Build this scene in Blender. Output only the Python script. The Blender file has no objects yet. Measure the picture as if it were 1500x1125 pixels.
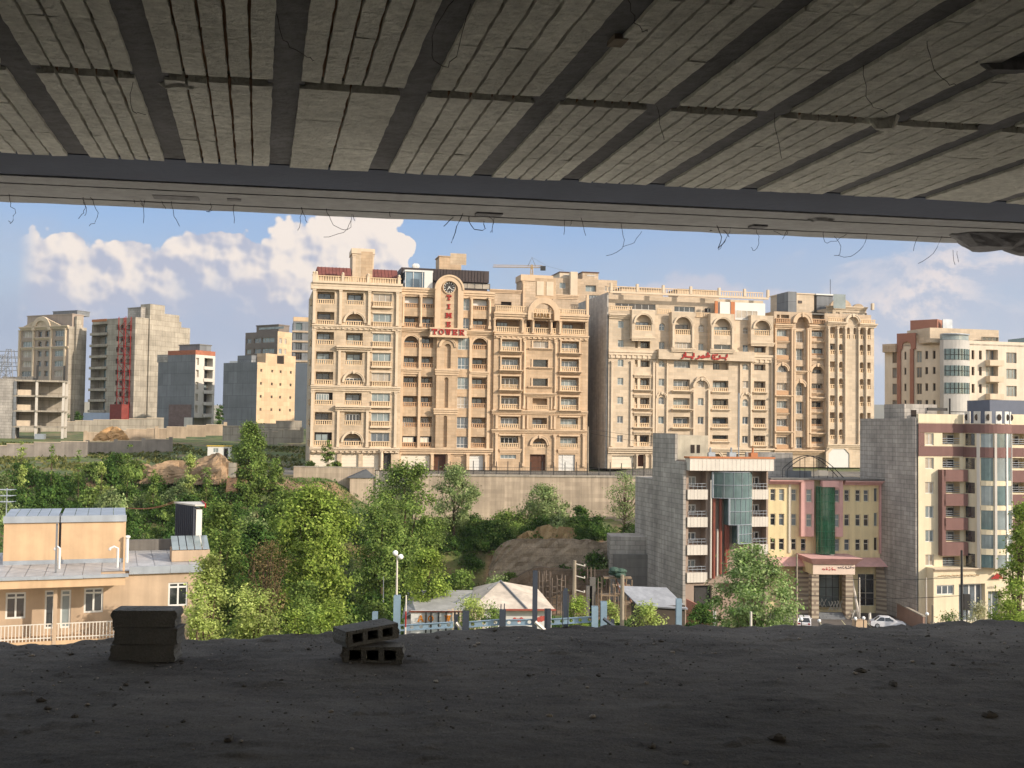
import bpy, math, random
import numpy as np
from math import sin, cos, tan, pi, radians, sqrt, atan2, hypot
random.seed(7); rng = np.random.default_rng(7)
scene = bpy.context.scene
COL = scene.collection

# ------------------------------------------------------------------ camera frame (eye at the origin)
FPX = 1600.0; PITCH = atan2(64, FPX); ROLL = 0.0135
_f = np.array((0, cos(PITCH), sin(PITCH))); _u0 = np.array((0, -sin(PITCH), cos(PITCH))); _r0 = np.array((1., 0, 0))
CR = cos(ROLL)*_r0 + sin(ROLL)*_u0; CU = -sin(ROLL)*_r0 + cos(ROLL)*_u0; CF = _f

def ray(px, py): return FPX*CF + CR*(px-750) + CU*(562.5-py)
def at(px, py, Y):
    d = ray(px, py); return d*(Y/d[1])
def onz(px, py, z):
    d = ray(px, py); return d*(z/d[2])
def ground_xy(px, Y, py=800):
    p = at(px, py, Y); return p[0], p[1]

# ------------------------------------------------------------------ mesh builder
class MB:
    def __init__(s, xf=None): s.v = []; s.f = []; s.m = []; s.xf = xf
    def P(s, x, y, z):
        s.v.append(s.xf(x, y, z) if s.xf else (x, y, z)); return len(s.v)-1
    def face(s, pts, m=0):
        s.f.append([s.P(*p) for p in pts]); s.m.append(m)
    def box(s, x0, x1, y0, y1, z0, z1, m=0):
        b = [s.P(x, y, z) for z in (z0, z1) for x, y in ((x0, y0), (x1, y0), (x1, y1), (x0, y1))]
        for q in ((0, 3, 2, 1), (4, 5, 6, 7), (0, 1, 5, 4), (1, 2, 6, 5), (2, 3, 7, 6), (3, 0, 4, 7)):
            s.f.append([b[i] for i in q]); s.m.append(m)
    def frustum(s, x0, x1, y0, y1, z0, z1, ix, iy, m=0):
        lo = [s.P(x, y, z0) for x, y in ((x0, y0), (x1, y0), (x1, y1), (x0, y1))]
        hi = [s.P(x, y, z1) for x, y in ((x0+ix, y0+iy), (x1-ix, y0+iy), (x1-ix, y1-iy), (x0+ix, y1-iy))]
        b = lo+hi
        for q in ((0, 3, 2, 1), (4, 5, 6, 7), (0, 1, 5, 4), (1, 2, 6, 5), (2, 3, 7, 6), (3, 0, 4, 7)):
            s.f.append([b[i] for i in q]); s.m.append(m)
    def prism(s, poly, y0, y1, m=0):
        """poly: list of (x,z), extruded along y"""
        n = len(poly)
        a = [s.P(x, y0, z) for x, z in poly]; b = [s.P(x, y1, z) for x, z in poly]
        s.f.append(a); s.m.append(m); s.f.append(b[::-1]); s.m.append(m)
        for i in range(n):
            j = (i+1) % n; s.f.append([a[j], a[i], b[i], b[j]]); s.m.append(m)
    def slab(s, poly, z0, z1, m=0):
        n = len(poly)
        a = [s.P(x, y, z0) for x, y in poly]; b = [s.P(x, y, z1) for x, y in poly]
        s.f.append(a[::-1]); s.m.append(m); s.f.append(b); s.m.append(m)
        for i in range(n):
            j = (i+1) % n; s.f.append([a[i], a[j], b[j], b[i]]); s.m.append(m)
    def tube(s, pts, r, n=6, m=0, caps=True):
        pts = [np.array(p, float) for p in pts]; R = r if hasattr(r, '__len__') else [r]*len(pts)
        rings = []; up = np.array((0., 0, 1))
        for i, p in enumerate(pts):
            t = pts[min(i+1, len(pts)-1)]-pts[max(i-1, 0)]; L = np.linalg.norm(t); t = t/L if L > 1e-9 else up
            a = np.cross(t, (0, 0, 1) if abs(t[2]) < .92 else (1, 0, 0)); a /= np.linalg.norm(a); b = np.cross(t, a)
            rings.append([s.P(*(p+R[i]*(cos(2*pi*k/n)*a+sin(2*pi*k/n)*b))) for k in range(n)])
        for A, B in zip(rings, rings[1:]):
            for k in range(n):
                l = (k+1) % n; s.f.append([A[k], A[l], B[l], B[k]]); s.m.append(m)
        if caps:
            s.f.append(rings[0][::-1]); s.m.append(m); s.f.append(rings[-1]); s.m.append(m)
    def sphere(s, c, r, n=10, m=0, sq=(1, 1, 1)):
        rows = []
        for i in range(n//2+1):
            th = pi*i/(n//2)
            rows.append([s.P(c[0]+r*sq[0]*sin(th)*cos(2*pi*k/n), c[1]+r*sq[1]*sin(th)*sin(2*pi*k/n), c[2]+r*sq[2]*cos(th)) for k in range(n)])
        for A, B in zip(rows, rows[1:]):
            for k in range(n):
                l = (k+1) % n; s.f.append([A[k], B[k], B[l], A[l]]); s.m.append(m)
    def ring(s, uc, vc, r0, r1, w0, w1, a0=0, a1=pi, n=16, m=0, e=1.0):
        """flat arch band in the x-z plane between radii r0<r1, thick from w0 to w1"""
        g = [a0+(a1-a0)*k/n for k in range(n+1)]
        q = [[s.P(uc+r*cos(a), w, vc+r*sin(a)*e) for r, w in ((r0, w0), (r1, w0), (r1, w1), (r0, w1))] for a in g]
        for A, B in zip(q, q[1:]):
            for k in range(4):
                l = (k+1) % 4; s.f.append([A[k], A[l], B[l], B[k]]); s.m.append(m)
        s.f.append(q[0]); s.m.append(m); s.f.append(q[-1][::-1]); s.m.append(m)
    def build(s, name, mats, parent=None, smooth=False):
        me = bpy.data.meshes.new(name); me.from_pydata(s.v, [], s.f)
        ml = mats if isinstance(mats, (list, tuple)) else [mats]
        for m in ml: me.materials.append(m)
        if len(ml) > 1: me.polygons.foreach_set('material_index', s.m)
        if smooth: me.polygons.foreach_set('use_smooth', [True]*len(s.f))
        me.update()
        o = bpy.data.objects.new(name, me); COL.objects.link(o)
        if parent: o.parent = parent
        return o

def tag(o, label=None, cat=None, group=None, kind=None):
    if label: o['label'] = label
    if cat: o['category'] = cat
    if group: o['group'] = group
    if kind: o['kind'] = kind
    return o
def thing(name, label, cat, loc=(0, 0, 0), rz=0, group=None):
    o = bpy.data.objects.new(name, None); COL.objects.link(o); o.empty_display_size = .2
    o.location = [float(c) for c in loc]; o.rotation_euler = (0, 0, rz)
    return tag(o, label, cat, group)
def copy_tree(o, parent=None):
    c = o.copy(); COL.objects.link(c); c.parent = parent
    for ch in [x for x in bpy.data.objects if x.parent == o]: copy_tree(ch, c)
    return c

# ------------------------------------------------------------------ materials
def lin(c): return tuple((v/255/12.92 if v/255 <= .04045 else ((v/255+.055)/1.055)**2.4) for v in c)
MATS = {}
def mat(name, rgb, rough=.8, var=.18, scale=.6, bump=0., bscale=8., brick=None, metal=0., spec=.3, streak=0., fine=0., island=0.):
    """rgb in sRGB 0-255. var: broad mottling, streak: vertical rain streaks, brick=(w,h,mortar sRGB,size)"""
    if name in MATS: return MATS[name]
    m = bpy.data.materials.new(name); m.use_nodes = True; nt = m.node_tree; N = nt.nodes; L = nt.links
    bs = N['Principled BSDF']; bs.inputs['Roughness'].default_value = rough; bs.inputs['Metallic'].default_value = metal
    bs.inputs['Specular IOR Level'].default_value = spec
    c = lin(rgb)
    tc = N.new('ShaderNodeTexCoord')
    def noise(sc, det=5, vec=None, ro=.6):
        n = N.new('ShaderNodeTexNoise'); n.inputs['Scale'].default_value = sc; n.inputs['Detail'].default_value = det; n.inputs['Roughness'].default_value = ro
        L.new(vec or tc.outputs['Object'], n.inputs['Vector']); return n.outputs['Fac']
    def mul(col, fac, amt):
        mr = N.new('ShaderNodeMapRange'); mr.inputs[1].default_value = .3; mr.inputs[2].default_value = .7
        mr.inputs[3].default_value = 1-amt; mr.inputs[4].default_value = 1+amt*.6; L.new(fac, mr.inputs[0])
        mx = N.new('ShaderNodeMix'); mx.data_type = 'RGBA'; mx.blend_type = 'MULTIPLY'; mx.inputs[0].default_value = 1
        L.new(col, mx.inputs[6]); L.new(mr.outputs[0], mx.inputs[7]); return mx.outputs[2]
    rgbn = N.new('ShaderNodeRGB'); rgbn.outputs[0].default_value = (*c, 1); col = rgbn.outputs[0]
    if brick:
        sx = N.new('ShaderNodeSeparateXYZ'); L.new(tc.outputs['Object'], sx.inputs[0])
        ad = N.new('ShaderNodeMath'); ad.operation = 'ADD'; L.new(sx.outputs[0], ad.inputs[0]); L.new(sx.outputs[1], ad.inputs[1])
        cb = N.new('ShaderNodeCombineXYZ'); L.new(ad.outputs[0], cb.inputs[0]); L.new(sx.outputs[2], cb.inputs[1])
        bt = N.new('ShaderNodeTexBrick'); bt.inputs['Scale'].default_value = 1
        bt.inputs['Brick Width'].default_value = brick[0]; bt.inputs['Row Height'].default_value = brick[1]
        bt.inputs['Mortar Size'].default_value = brick[3]; bt.inputs['Bias'].default_value = 0
        bt.inputs['Color1'].default_value = (*c, 1); bt.inputs['Color2'].default_value = (*[min(1, k*.8) for k in c], 1)
        bt.inputs['Mortar'].default_value = (*lin(brick[2]), 1); L.new(cb.outputs[0], bt.inputs['Vector']); col = bt.outputs['Color']
    if var: col = mul(col, noise(scale), var)
    if fine: col = mul(col, noise(scale*14, 3), fine)
    if island:
        ng = N.new('ShaderNodeNewGeometry'); mi_ = N.new('ShaderNodeMapRange'); mi_.inputs[3].default_value = .3; mi_.inputs[4].default_value = .7; L.new(ng.outputs['Random Per Island'], mi_.inputs[0]); col = mul(col, mi_.outputs[0], island)
    if streak:
        mp = N.new('ShaderNodeMapping'); mp.inputs['Scale'].default_value = (1.3, 1.3, .07); L.new(tc.outputs['Object'], mp.inputs[0])
        col = mul(col, noise(1.2, 4, mp.outputs[0]), streak)
    L.new(col, bs.inputs['Base Color'])
    if bump:
        b = N.new('ShaderNodeBump'); b.inputs['Strength'].default_value = bump; b.inputs['Distance'].default_value = .05
        L.new(noise(bscale, 8), b.inputs['Height']); L.new(b.outputs[0], bs.inputs['Normal'])
    MATS[name] = m; return m

def glass(name, rgb, rough=.06, refl=.5, var=.5):
    if name in MATS: return MATS[name]
    m = mat(name, rgb, rough, var, .45, spec=refl); return m
def leafmat(name, c1, c2, trans=.35):
    if name in MATS: return MATS[name]
    m = bpy.data.materials.new(name); m.use_nodes = True; nt = m.node_tree; N = nt.nodes; L = nt.links
    N.remove(N['Principled BSDF']); out = N['Material Output']
    g = N.new('ShaderNodeNewGeometry'); mx = N.new('ShaderNodeMix'); mx.data_type = 'RGBA'
    mx.inputs[6].default_value = (*lin(c1), 1); mx.inputs[7].default_value = (*lin(c2), 1); L.new(g.outputs['Random Per Island'], mx.inputs[0])
    tc = N.new('ShaderNodeTexCoord'); n = N.new('ShaderNodeTexNoise'); n.inputs['Scale'].default_value = .55; L.new(tc.outputs['Object'], n.inputs['Vector'])
    mr = N.new('ShaderNodeMapRange'); mr.inputs[1].default_value = .35; mr.inputs[2].default_value = .65; mr.inputs[3].default_value = .6; mr.inputs[4].default_value = 1.35; L.new(n.outputs['Fac'], mr.inputs[0])
    m2 = N.new('ShaderNodeMix'); m2.data_type = 'RGBA'; m2.blend_type = 'MULTIPLY'; m2.inputs[0].default_value = 1; L.new(mx.outputs[2], m2.inputs[6]); L.new(mr.outputs[0], m2.inputs[7])
    d = N.new('ShaderNodeBsdfDiffuse'); t = N.new('ShaderNodeBsdfTranslucent'); ms = N.new('ShaderNodeMixShader'); ms.inputs[0].default_value = trans
    L.new(m2.outputs[2], d.inputs[0]); L.new(m2.outputs[2], t.inputs[0]); L.new(d.outputs[0], ms.inputs[1]); L.new(t.outputs[0], ms.inputs[2]); L.new(ms.outputs[0], out.inputs[0])
    MATS[name] = m; return m

# shared palette (base colours, not sunlit display colours)
M_stone = mat('sand_stone', (196, 176, 150), .75, .2, .22, brick=(1.3, .5, (176, 148, 114), .012), streak=.10, fine=.06)
M_stone2 = mat('tan_stone', (192, 166, 136), .75, .2, .22, brick=(1.3, .5, (168, 134, 98), .012), streak=.12, fine=.06)
M_stone3 = mat('cream_stone', (200, 182, 158), .75, .14, .22, brick=(1.4, .55, (190, 164, 130), .012), streak=.08, fine=.05)
M_stone4 = mat('brown_stone', (192, 171, 146), .75, .18, .22, brick=(1.3, .5, (154, 126, 94), .012), streak=.12, fine=.06)
M_trim = mat('carved_stone_trim', (204, 185, 160), .7, .10, .8, streak=.10)
M_trim2 = mat('tan_stone_trim', (200, 174, 144), .7, .10, .8, streak=.10)
M_rail = mat('stone_baluster', (206, 180, 146), .7, .1, .8)
M_rail2 = mat('terracotta_baluster', (178, 142, 108), .7, .1, .8)
M_white = mat('white_upvc', (206, 204, 198), .4, .04, 1)
M_cream = mat('cream_shutter', (214, 202, 182), .6, .06, .5)
M_dark = mat('dark_interior', (50, 42, 36), .9, .1, 1)
M_door = mat('walnut_door', (84, 52, 34), .5, .2, 2)
M_glass = glass('window_glass', (46, 50, 52), .05, .9)
M_glassl = glass('curtained_glass', (128, 138, 138), .12, .7, .35)
M_glassb = glass('sky_blue_glass', (98, 116, 128), .08, .9, .4)
M_curt = glass('cream_curtain_behind_glass', (168, 156, 140), .15, .6, .4); M_glassw = glass('warm_dark_glass', (62, 52, 44), .06, .8, .5); M_glassg = glass('grey_sky_glass', (92, 100, 106), .07, .9, .5)
M_conc = mat('raw_concrete', (124, 120, 114), .9, .22, .35, brick=(3.2, 1.1, (104, 100, 96), .02), streak=.2, bump=.2, bscale=3)
M_concl = mat('pale_concrete', (172, 162, 146), .9, .24, .3, brick=(3.6, 1.6, (132, 122, 108), .05), streak=.2)
M_cement = mat('grey_cement_render', (126, 128, 130), .9, .2, .3, brick=(3.4, 3.0, (98, 100, 102), .05), streak=.1)
M_metal = mat('galvanised_sheet', (158, 164, 170), .42, .16, .8, metal=.35, spec=.5, streak=.1)
M_dmetal = mat('dark_metal', (54, 52, 50), .6, .15, 2)
M_redl = mat('red_sign_letter', (150, 34, 28), .5, .05, 1)
M_roofdark = mat('dark_standing_seam', (66, 56, 54), .55, .2, .8, streak=.15)
M_roofred = mat('brown_red_roof', (118, 70, 62), .7, .15, .8, streak=.15)
M_bark = mat('tree_bark', (92, 76, 60), .95, .3, 3)
M_soil = mat('bare_soil', (158, 132, 104), 1, .3, .5, bump=.5, bscale=2, fine=.2)
# ------------------------------------------------------------------ facades: geometry in a building's own metres
def T(ox, oy, s): return lambda x, y: (ox+x*s, oy+y*s)
T1 = T(0, 680, .2668); T3 = T(0, 420, .3); T4 = T(430, 350, .3112); T5 = T(640, 350, .3112)
T6 = T(880, 400, .28); T7 = T(900, 620, .2755); T8 = T(1200, 440, .4354)
TB = T(120, 430, .2045); TA = T(0, 440, .2311); TC = T(310, 460, .2134); TR = T(1280, 450, .1511); TS = T(560, 660, .2667)
TV = T(1340, 800, .10667); TY = T(1150, 800, .10667)
TI = T(0, 0, 1)

_wr = random.Random(21)
class Bld:
    """A building: an Empty at its front left base corner, front wall running along the direction th."""
    def __init__(s, name, label, cat, px, Y, th, zb, W=None, pxr=None, D=10., group=None):
        p = at(px, 600, Y); s.O = np.array((p[0], p[1], zb)); s.th = th; s.d = np.array((cos(th), sin(th))); s.n = np.array((-sin(th), cos(th)))
        s.root = thing(name, label, cat, s.O, th, group); s.zb = zb
        s.W = W if W is not None else s.span(pxr); s.D = D
    def span(s, px, O=None, d=None):
        """distance along d (from O) at which the wall reaches picture column px"""
        O = s.O if O is None else O; d = s.d if d is None else d
        r = ray(px, 620); k = r[0]/r[1]
        return (k*O[1]-O[0])/(d[0]-k*d[1])
    def depth_to(s, px):            # depth of the right side wall so that its far edge shows at px
        c = s.O[:2]+s.d*s.W; return s.span(px, c, s.n)
    def depth_left(s, px): return s.span(px, s.O[:2], s.n)
    def z(s, px, py, w=0):
        return s.face('front').uv(px, py, w)[1]
    def face(s, side, w=0, **k): return Fac(s, side, w, **k)

class Fac:
    """One wall of a building; w shifts the wall plane inward (negative: it stands proud)."""
    def __init__(s, b, side, w=0, t=TI, wall=None, trim=None):
        s.b = b; s.side = side; s.w0 = w; s.t = t; s.open = []; s.mi = 0; W, D = b.W, b.D
        s.M = wall or M_stone; s.MT = trim or M_trim
        if side == 'front': s.xf = lambda u, w, v: (u, w, v); s.O = b.O[:2]; s.d = b.d; s.inn = b.n; s.L = W
        elif side == 'right': s.xf = lambda u, w, v: (W-w, u, v); s.O = b.O[:2]+b.d*W; s.d = b.n; s.inn = -b.d; s.L = D
        else: s.xf = lambda u, w, v: (w, D-u, v); s.O = b.O[:2]+b.n*D; s.d = -b.n; s.inn = b.d; s.L = D
    def mb(s): return MB(s.xf)
    def uv(s, x, y, w=0):
        px, py = s.t(x, y); r = ray(px, py); O = s.O+s.inn*(s.w0+w); n = s.inn
        k = (O@n)/(r[:2]@n); p = r*k
        return float((p[:2]-s.O)@s.d), float(p[2]-s.b.zb)
    def R(s, x0, x1, y0, y1, w=0):
        xm, ym = (x0+x1)/2, (y0+y1)/2
        return (s.uv(x0, ym, w)[0], s.uv(x1, ym, w)[0], s.uv(xm, y1, w)[1], s.uv(xm, y0, w)[1])
    # --- openings and the parts that fill them
    def hole(s, r, dep, arch=False): s.open.append((*[round(k, 2) for k in r], dep, arch))
    def window(s, r, dep=.2, mull=1, hbar=None, fm=None, gm=None, arch=False, hole=True, w=None, fw=.07, name='window', depth_hole=None):
        u0, u1, v0, v1 = r; fm = fm or M_white; gm = gm or M_glass; w0 = s.w0
        if gm in (M_glass, M_glassl, M_glassb):      # every household hangs its own curtains
            gm = _wr.choice({M_glass: [M_glass, M_glass, M_glassw, M_glassg, M_glassl], M_glassl: [M_glassl, M_glassl, M_curt, M_glassg], M_glassb: [M_glassb, M_glassl, M_glassg, M_curt]}[gm])
        if hole: s.hole(r, depth_hole or dep+.12, arch)
        w = w0+dep if w is None else w
        f = s.mb(); a, b = w-.05, w+.03
        top = v1-(u1-u0)/2*.98 if arch else v1
        f.box(u0, u0+fw, a, b, v0, top); f.box(u1-fw, u1, a, b, v0, top); f.box(u0+fw, u1-fw, a, b, v0, v0+fw)
        if arch:
            f.ring((u0+u1)/2, top, (u1-u0)/2-fw, (u1-u0)/2, a, b); f.box(u0+fw, u1-fw, a-.004, b, top-fw/2, top+fw/2)
        else: f.box(u0+fw, u1-fw, a, b, v1-fw, v1)
        for k in range(mull):
            uc = u0+(u1-u0)*(k+1)/(mull+1); f.box(uc-fw*.5, uc+fw*.5, a+.006, b, v0+fw, (v1 if arch else v1)-fw)
        if hbar: vb = v0+(v1-v0)*hbar; f.box(u0+fw, u1-fw, a+.012, b, vb-fw*.5, vb+fw*.5)
        fo = f.build(name, fm, s.b.root)
        p = s.mb()
        if arch:
            n = 14; uc = (u0+u1)/2; rr = (u1-u0)/2-fw*.5
            p.face([(u0+fw*.5, w, v0+fw*.5), (u1-fw*.5, w, v0+fw*.5)]+[(uc+rr*cos(pi*k/n), w, top+rr*sin(pi*k/n)) for k in range(n+1)])
        else: p.face([(u0+fw*.5, w, v0+fw*.5), (u1-fw*.5, w, v0+fw*.5), (u1-fw*.5, w, v1-fw*.5), (u0+fw*.5, w, v1-fw*.5)])
        p.build('pane', gm, fo); return fo
    def rail(s, r, w, pitch=.34, bw=.17, m=None, name='balustrade', top=.13, bot=.1, th=.16):
        u0, u1, v0, v1 = r; f = s.mb()
        f.box(u0, u1, w-th*.65, w+th*.65, v1-top, v1); f.box(u0, u1, w-th*.55, w+th*.55, v0, v0+bot)
        n = max(1, int((u1-u0)/pitch))
        for k in range(n):
            uc = u0+(u1-u0)*(k+.5)/n; h0, h1 = v0+bot, v1-top; hm = h0+(h1-h0)*.35
            f.frustum(uc-bw*.5, uc+bw*.5, w-bw*.4, w+bw*.4, h0, hm, -.02, -.02); f.frustum(uc-bw*.5-.02, uc+bw*.5+.02, w-bw*.4-.02, w+bw*.4+.02, hm, h1, bw*.28, bw*.2)
        return f.build(name, m or M_rail, s.b.root)
    def loggia(s, r, rail=.38, dep=1.3, arch=False, win=True, m=None, gm=None, fm=None, mull=2, wfrac=(.06, .78), whole=.08):
        """an open balcony set into the wall: back window, balustrade"""
        u0, u1, v0, v1 = r; s.hole(r, dep, arch); H = v1-v0
        if win:
            a, b = u0+(u1-u0)*wfrac[0], u0+(u1-u0)*wfrac[1]
            s.window((a, b, v0+whole, v1-(H*.12 if not arch else (u1-u0)*.28)), hole=False, w=s.w0+dep-.1, mull=mull, gm=gm, fm=fm or M_white, fw=.08, name='balcony_window')
        if rail: s.rail((u0, u1, v0, v0+H*rail), s.w0+.14, m=m)
    def door(s, r, m, dep=.3, groove=0, name='door', panels=0, arch=False):
        u0, u1, v0, v1 = r; s.hole(r, dep+.1, arch); f = s.mb(); w = s.w0+dep
        if groove:
            n = max(2, int((v1-v0)/groove))
            for k in range(n): f.box(u0, u1, w-.03, w+.03, v0+(v1-v0)*k/n, v0+(v1-v0)*(k+1)/n-.02)
            f.box(u0, u1, w+.034, w+.05, v0, v1)
        else:
            f.box(u0, u1, w-.03, w+.03, v0, v1)
            for k in range(panels):
                a = u0+(u1-u0)*(k+.14)/panels; b = u0+(u1-u0)*(k+.86)/panels
                f.box(a, b, w-.07, w-.032, v0+(v1-v0)*.08, v0+(v1-v0)*.5); f.box(a, b, w-.07, w-.032, v0+(v1-v0)*.56, v0+(v1-v0)*.92)
        return f.build(name, m, s.b.root)
    def cornice(s, r, p=.35, m=None, name='cornice', dent=False):
        u0, u1, v0, v1 = r; h = v1-v0; f = s.mb(); w = s.w0
        f.box(u0, u1, w-p*.35, w-.003, v0, v0+h*.4); f.box(u0-.05, u1+.05, w-p*.7, w-.003, v0+h*.4, v0+h*.72); f.box(u0-.1, u1+.1, w-p, w-.003, v0+h*.72, v1)
        if dent:
            n = int((u1-u0)/.9)
            for k in range(n):
                uc = u0+(u1-u0)*(k+.5)/n; f.box(uc-.18, uc+.18, w-p*.62, w-p*.36, v0+.02, v0+h*.38)
        return f.build(name, m or s.MT, s.b.root)
    def pilaster(s, r, p=.3, m=None, cap=True, name='pilaster', rnd=False):
        u0, u1, v0, v1 = r; f = s.mb(); w = s.w0; q = (u1-u0)*.12; h = min(.5, (v1-v0)*.1)
        if rnd:
            uc = (u0+u1)/2; rr = (u1-u0)/2-q; n = 12
            pts = [(uc+rr*cos(2*pi*k/n), w-p*.5+rr*sin(2*pi*k/n)) for k in range(n)]; f.slab(pts, v0+h, v1-h)
        else: f.box(u0+q, u1-q, w-p, w-.003, v0+h, v1-h)
        if cap:
            f.frustum(u0+q*.4, u1-q*.4, w-p-q, w-.003, v0, v0+h, q*.3, 0); f.frustum(u0+q, u1-q, w-p-q*.3, w-.003, v1-h, v1-h*.4, -q, 0); f.box(u0-.02, u1+.02, w-p-q*1.4, w-.003, v1-h*.4, v1)
        else: f.box(u0+q, u1-q, w-p+.002, w-.003, v0, v0+h); f.box(u0+q, u1-q, w-p+.002, w-.003, v1-h, v1)
        return f.build(name, m or s.MT, s.b.root)
    def box(s, r, w0, w1, m, name):
        f = s.mb(); f.box(r[0], r[1], w0, w1, r[2], r[3]); return f.build(name, m, s.b.root)
    def archband(s, r, t=.35, p=.25, m=None, name='arch_moulding', key=True):
        """moulding round an arched head that fills the top of rect r"""
        u0, u1, v0, v1 = r; uc = (u0+u1)/2; R = (u1-u0)/2; f = s.mb(); w = s.w0
        f.ring(uc, v1-R, R, R+t, w-p, w-.003, n=20)
        f.ring(uc, v1-R, R+t*.72, R+t+.06, w-p-.08, w-p+.002, n=20)
        if key: f.prism([(uc-.14, v1-.12), (uc+.14, v1-.12), (uc+.24, v1+t+.12), (uc-.24, v1+t+.12)], w-p-.16, w-p+.004)
        return f.build(name, m or s.MT, s.b.root)
    # --- the wall itself
    def wall(s, mb, V, U0=0., U1=None, V0=0.):
        """the wall sheet with its openings, into mb (materials: 0 wall, 1 dark)"""
        U1 = s.L if U1 is None else U1; w = s.w0
        op = [o for o in s.open if o[1]-o[0] > .05 and o[3]-o[2] > .05]
        us = sorted(set([U0, U1]+[k for o in op for k in o[:2] if U0 < k < U1])); vs = sorted(set([V0, V]+[k for o in op for k in o[2:4] if V0 < k < V]))
        mb.xf = s.xf; M0 = s.mi
        for i in range(len(us)-1):
            uc = (us[i]+us[i+1])/2; col = [o for o in op if o[0] < uc < o[1]]; run = None
            for j in range(len(vs)-1):
                vc = (vs[j]+vs[j+1])/2; inside = any(o[2] < vc < o[3] for o in col)
                if inside:
                    if run is not None: mb.face([(us[i], w, run), (us[i+1], w, run), (us[i+1], w, vs[j]), (us[i], w, vs[j])], M0); run = None
                elif run is None: run = vs[j]
            if run is not None: mb.face([(us[i], w, run), (us[i+1], w, run), (us[i+1], w, V), (us[i], w, V)], M0)
        for u0, u1, v0, v1, d, arch in op:
            b = w+d; mi = 1 if d < .6 else M0
            top = v1
            if arch:
                R = (u1-u0)/2; uc = (u0+u1)/2; top = max(v0+.02, v1-R); e = (v1-top)/R; n = 14
                g = [(uc-R*cos(pi*k/n), top+R*e*sin(pi*k/n)) for k in range(n+1)]
                for (a, va), (c, vc) in zip(g, g[1:]):
                    mb.face([(a, w, va), (c, w, vc), (c, w, v1), (a, w, v1)], M0); mb.face([(a, w, va), (a, b, va), (c, b, vc), (c, w, vc)], M0)
            else: mb.face([(u0, w, v1), (u0, b, v1), (u1, b, v1), (u1, w, v1)], M0)
            mb.face([(u0, w, v0), (u1, w, v0), (u1, b, v0), (u0, b, v0)], M0)
            mb.face([(u0, w, v0), (u0, b, v0), (u0, b, top), (u0, w, top)], M0); mb.face([(u1, w, v0), (u1, w, top), (u1, b, top), (u1, b, v0)], M0)
            mb.face([(u0, b, v0), (u1, b, v0), (u1, b, v1), (u0, b, v1)], mi)
        mb.xf = None

def shell(b, H, faces, m, roofm=None, name='wall', parapet=.0, md=None):
    """outer walls of a building from its faces; plain walls close the other sides"""
    mb = MB(); sides = {f.side for f in faces}
    for k, f in enumerate(faces):
        if k: f.mi = 1+k
        f.wall(mb, H)
    W, D = b.W, b.D; w0 = max([0]+[f.w0 for f in faces if f.side == 'front'])
    if 'left' not in sides: mb.face([(0, D, 0), (0, w0, 0), (0, w0, H), (0, D, H)])
    if 'right' not in sides: mb.face([(W, w0, 0), (W, D, 0), (W, D, H), (W, w0, H)])
    mb.face([(W, D, 0), (0, D, 0), (0, D, H), (W, D, H)])
    o = mb.build(name, [m, md or M_dark]+[f.M for f in faces[1:]], b.root)
    r = MB(); r.box(.02, W-.02, w0+.02, D-.02, H-.3-parapet, H-.02-parapet)
    r.build('roof', roofm or M_conc, b.root)
    return o
def roofbox(b, x0, x1, y0, y1, z0, z1, m, name='penthouse', lid=.15, lm=None):
    f = MB(); f.box(x0, x1, y0, y1, z0, z1); o = f.build(name, m, b.root)
    if lid:
        g = MB(); g.box(x0-.15, x1+.15, y0-.15, y1+.15, z1+.003, z1+lid); g.build('roof_cap', lm or m, o)
    return o
TH = radians(13)
def Yt(px, off=0): return (185.8+off)/(1-.231*(px-750)/1600)

# ================================================================== tower 1: sandstone block, far left of the row
b = Bld('apartment_tower', 'sandstone apartment tower with brown-red roof, left neighbour of the clock tower', 'apartment building', 455, Yt(455), TH, -7.3, pxr=586, D=16)
F = b.face('front', t=T4)
cA, cB, cC = (106, 188), (245, 324), (371, 457)
rows = [(248, 305), (343, 403), (437, 497), (530, 590), (625, 685), (722, 780), (815, 875), (910, 972)]
va = [F.R(*cA, *r)[2:] for r in rows]
def rr(c, v): return (F.uv(c[0], 560)[0], F.uv(c[1], 560)[0], v[0], v[1])
for i, v in enumerate(va):
    F.loggia(rr(cA, v), gm=M_glass if i != 7 else M_glassl, fm=M_dmetal if i not in (5,) else M_white, mull=1 if i != 5 else 4, dep=1.2 if i not in (5, 7) else .5)
    arch = i in (1, 4, 7)
    r = rr(cB, v)
    if arch: r = (r[0]-.15, r[1]+.15, r[2], r[3]-.1)
    F.loggia(r, arch=arch, fm=M_white if i in (4, 6) else M_dmetal, mull=3 if i in (4, 6) else 1, dep=.7 if i in (4, 6) else 1.3, wfrac=(.1, .9))
    if arch: F.archband(r, .3, .22)
    r = rr(cC, v); F.window((r[0], r[1], r[2]+(r[3]-r[2])*.32, r[3]), .25, mull=2, gm=M_glassl if i % 3 else M_glassb, depth_hole=.5)
    F.rail((r[0]-.1, r[1]+.1, r[2]-.12, r[2]+(r[3]-r[2])*.36), F.w0-.22)
    F.box((r[0]-.25, r[1]+.25, r[2]-.38, r[2]-.125), -.5, -.004, M_trim, 'balcony_slab')
    F.box((r[0]-.18, r[1]+.18, r[3]+.05, r[3]+.3), -.16, -.004, M_trim, 'lintel')
U = lambda x: F.uv(x, 560)[0]
V = lambda y, x=285: F.uv(x, y)[1]
H1 = V(243)
for y0, y1, p, d in ((205, 243, .8, True), (408, 428, .5, True), (692, 716, .55, False), (982, 1006, .7, True)):
    F.cornice((0, b.W-.12, V(y1), V(y0)), p, dent=d)
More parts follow.
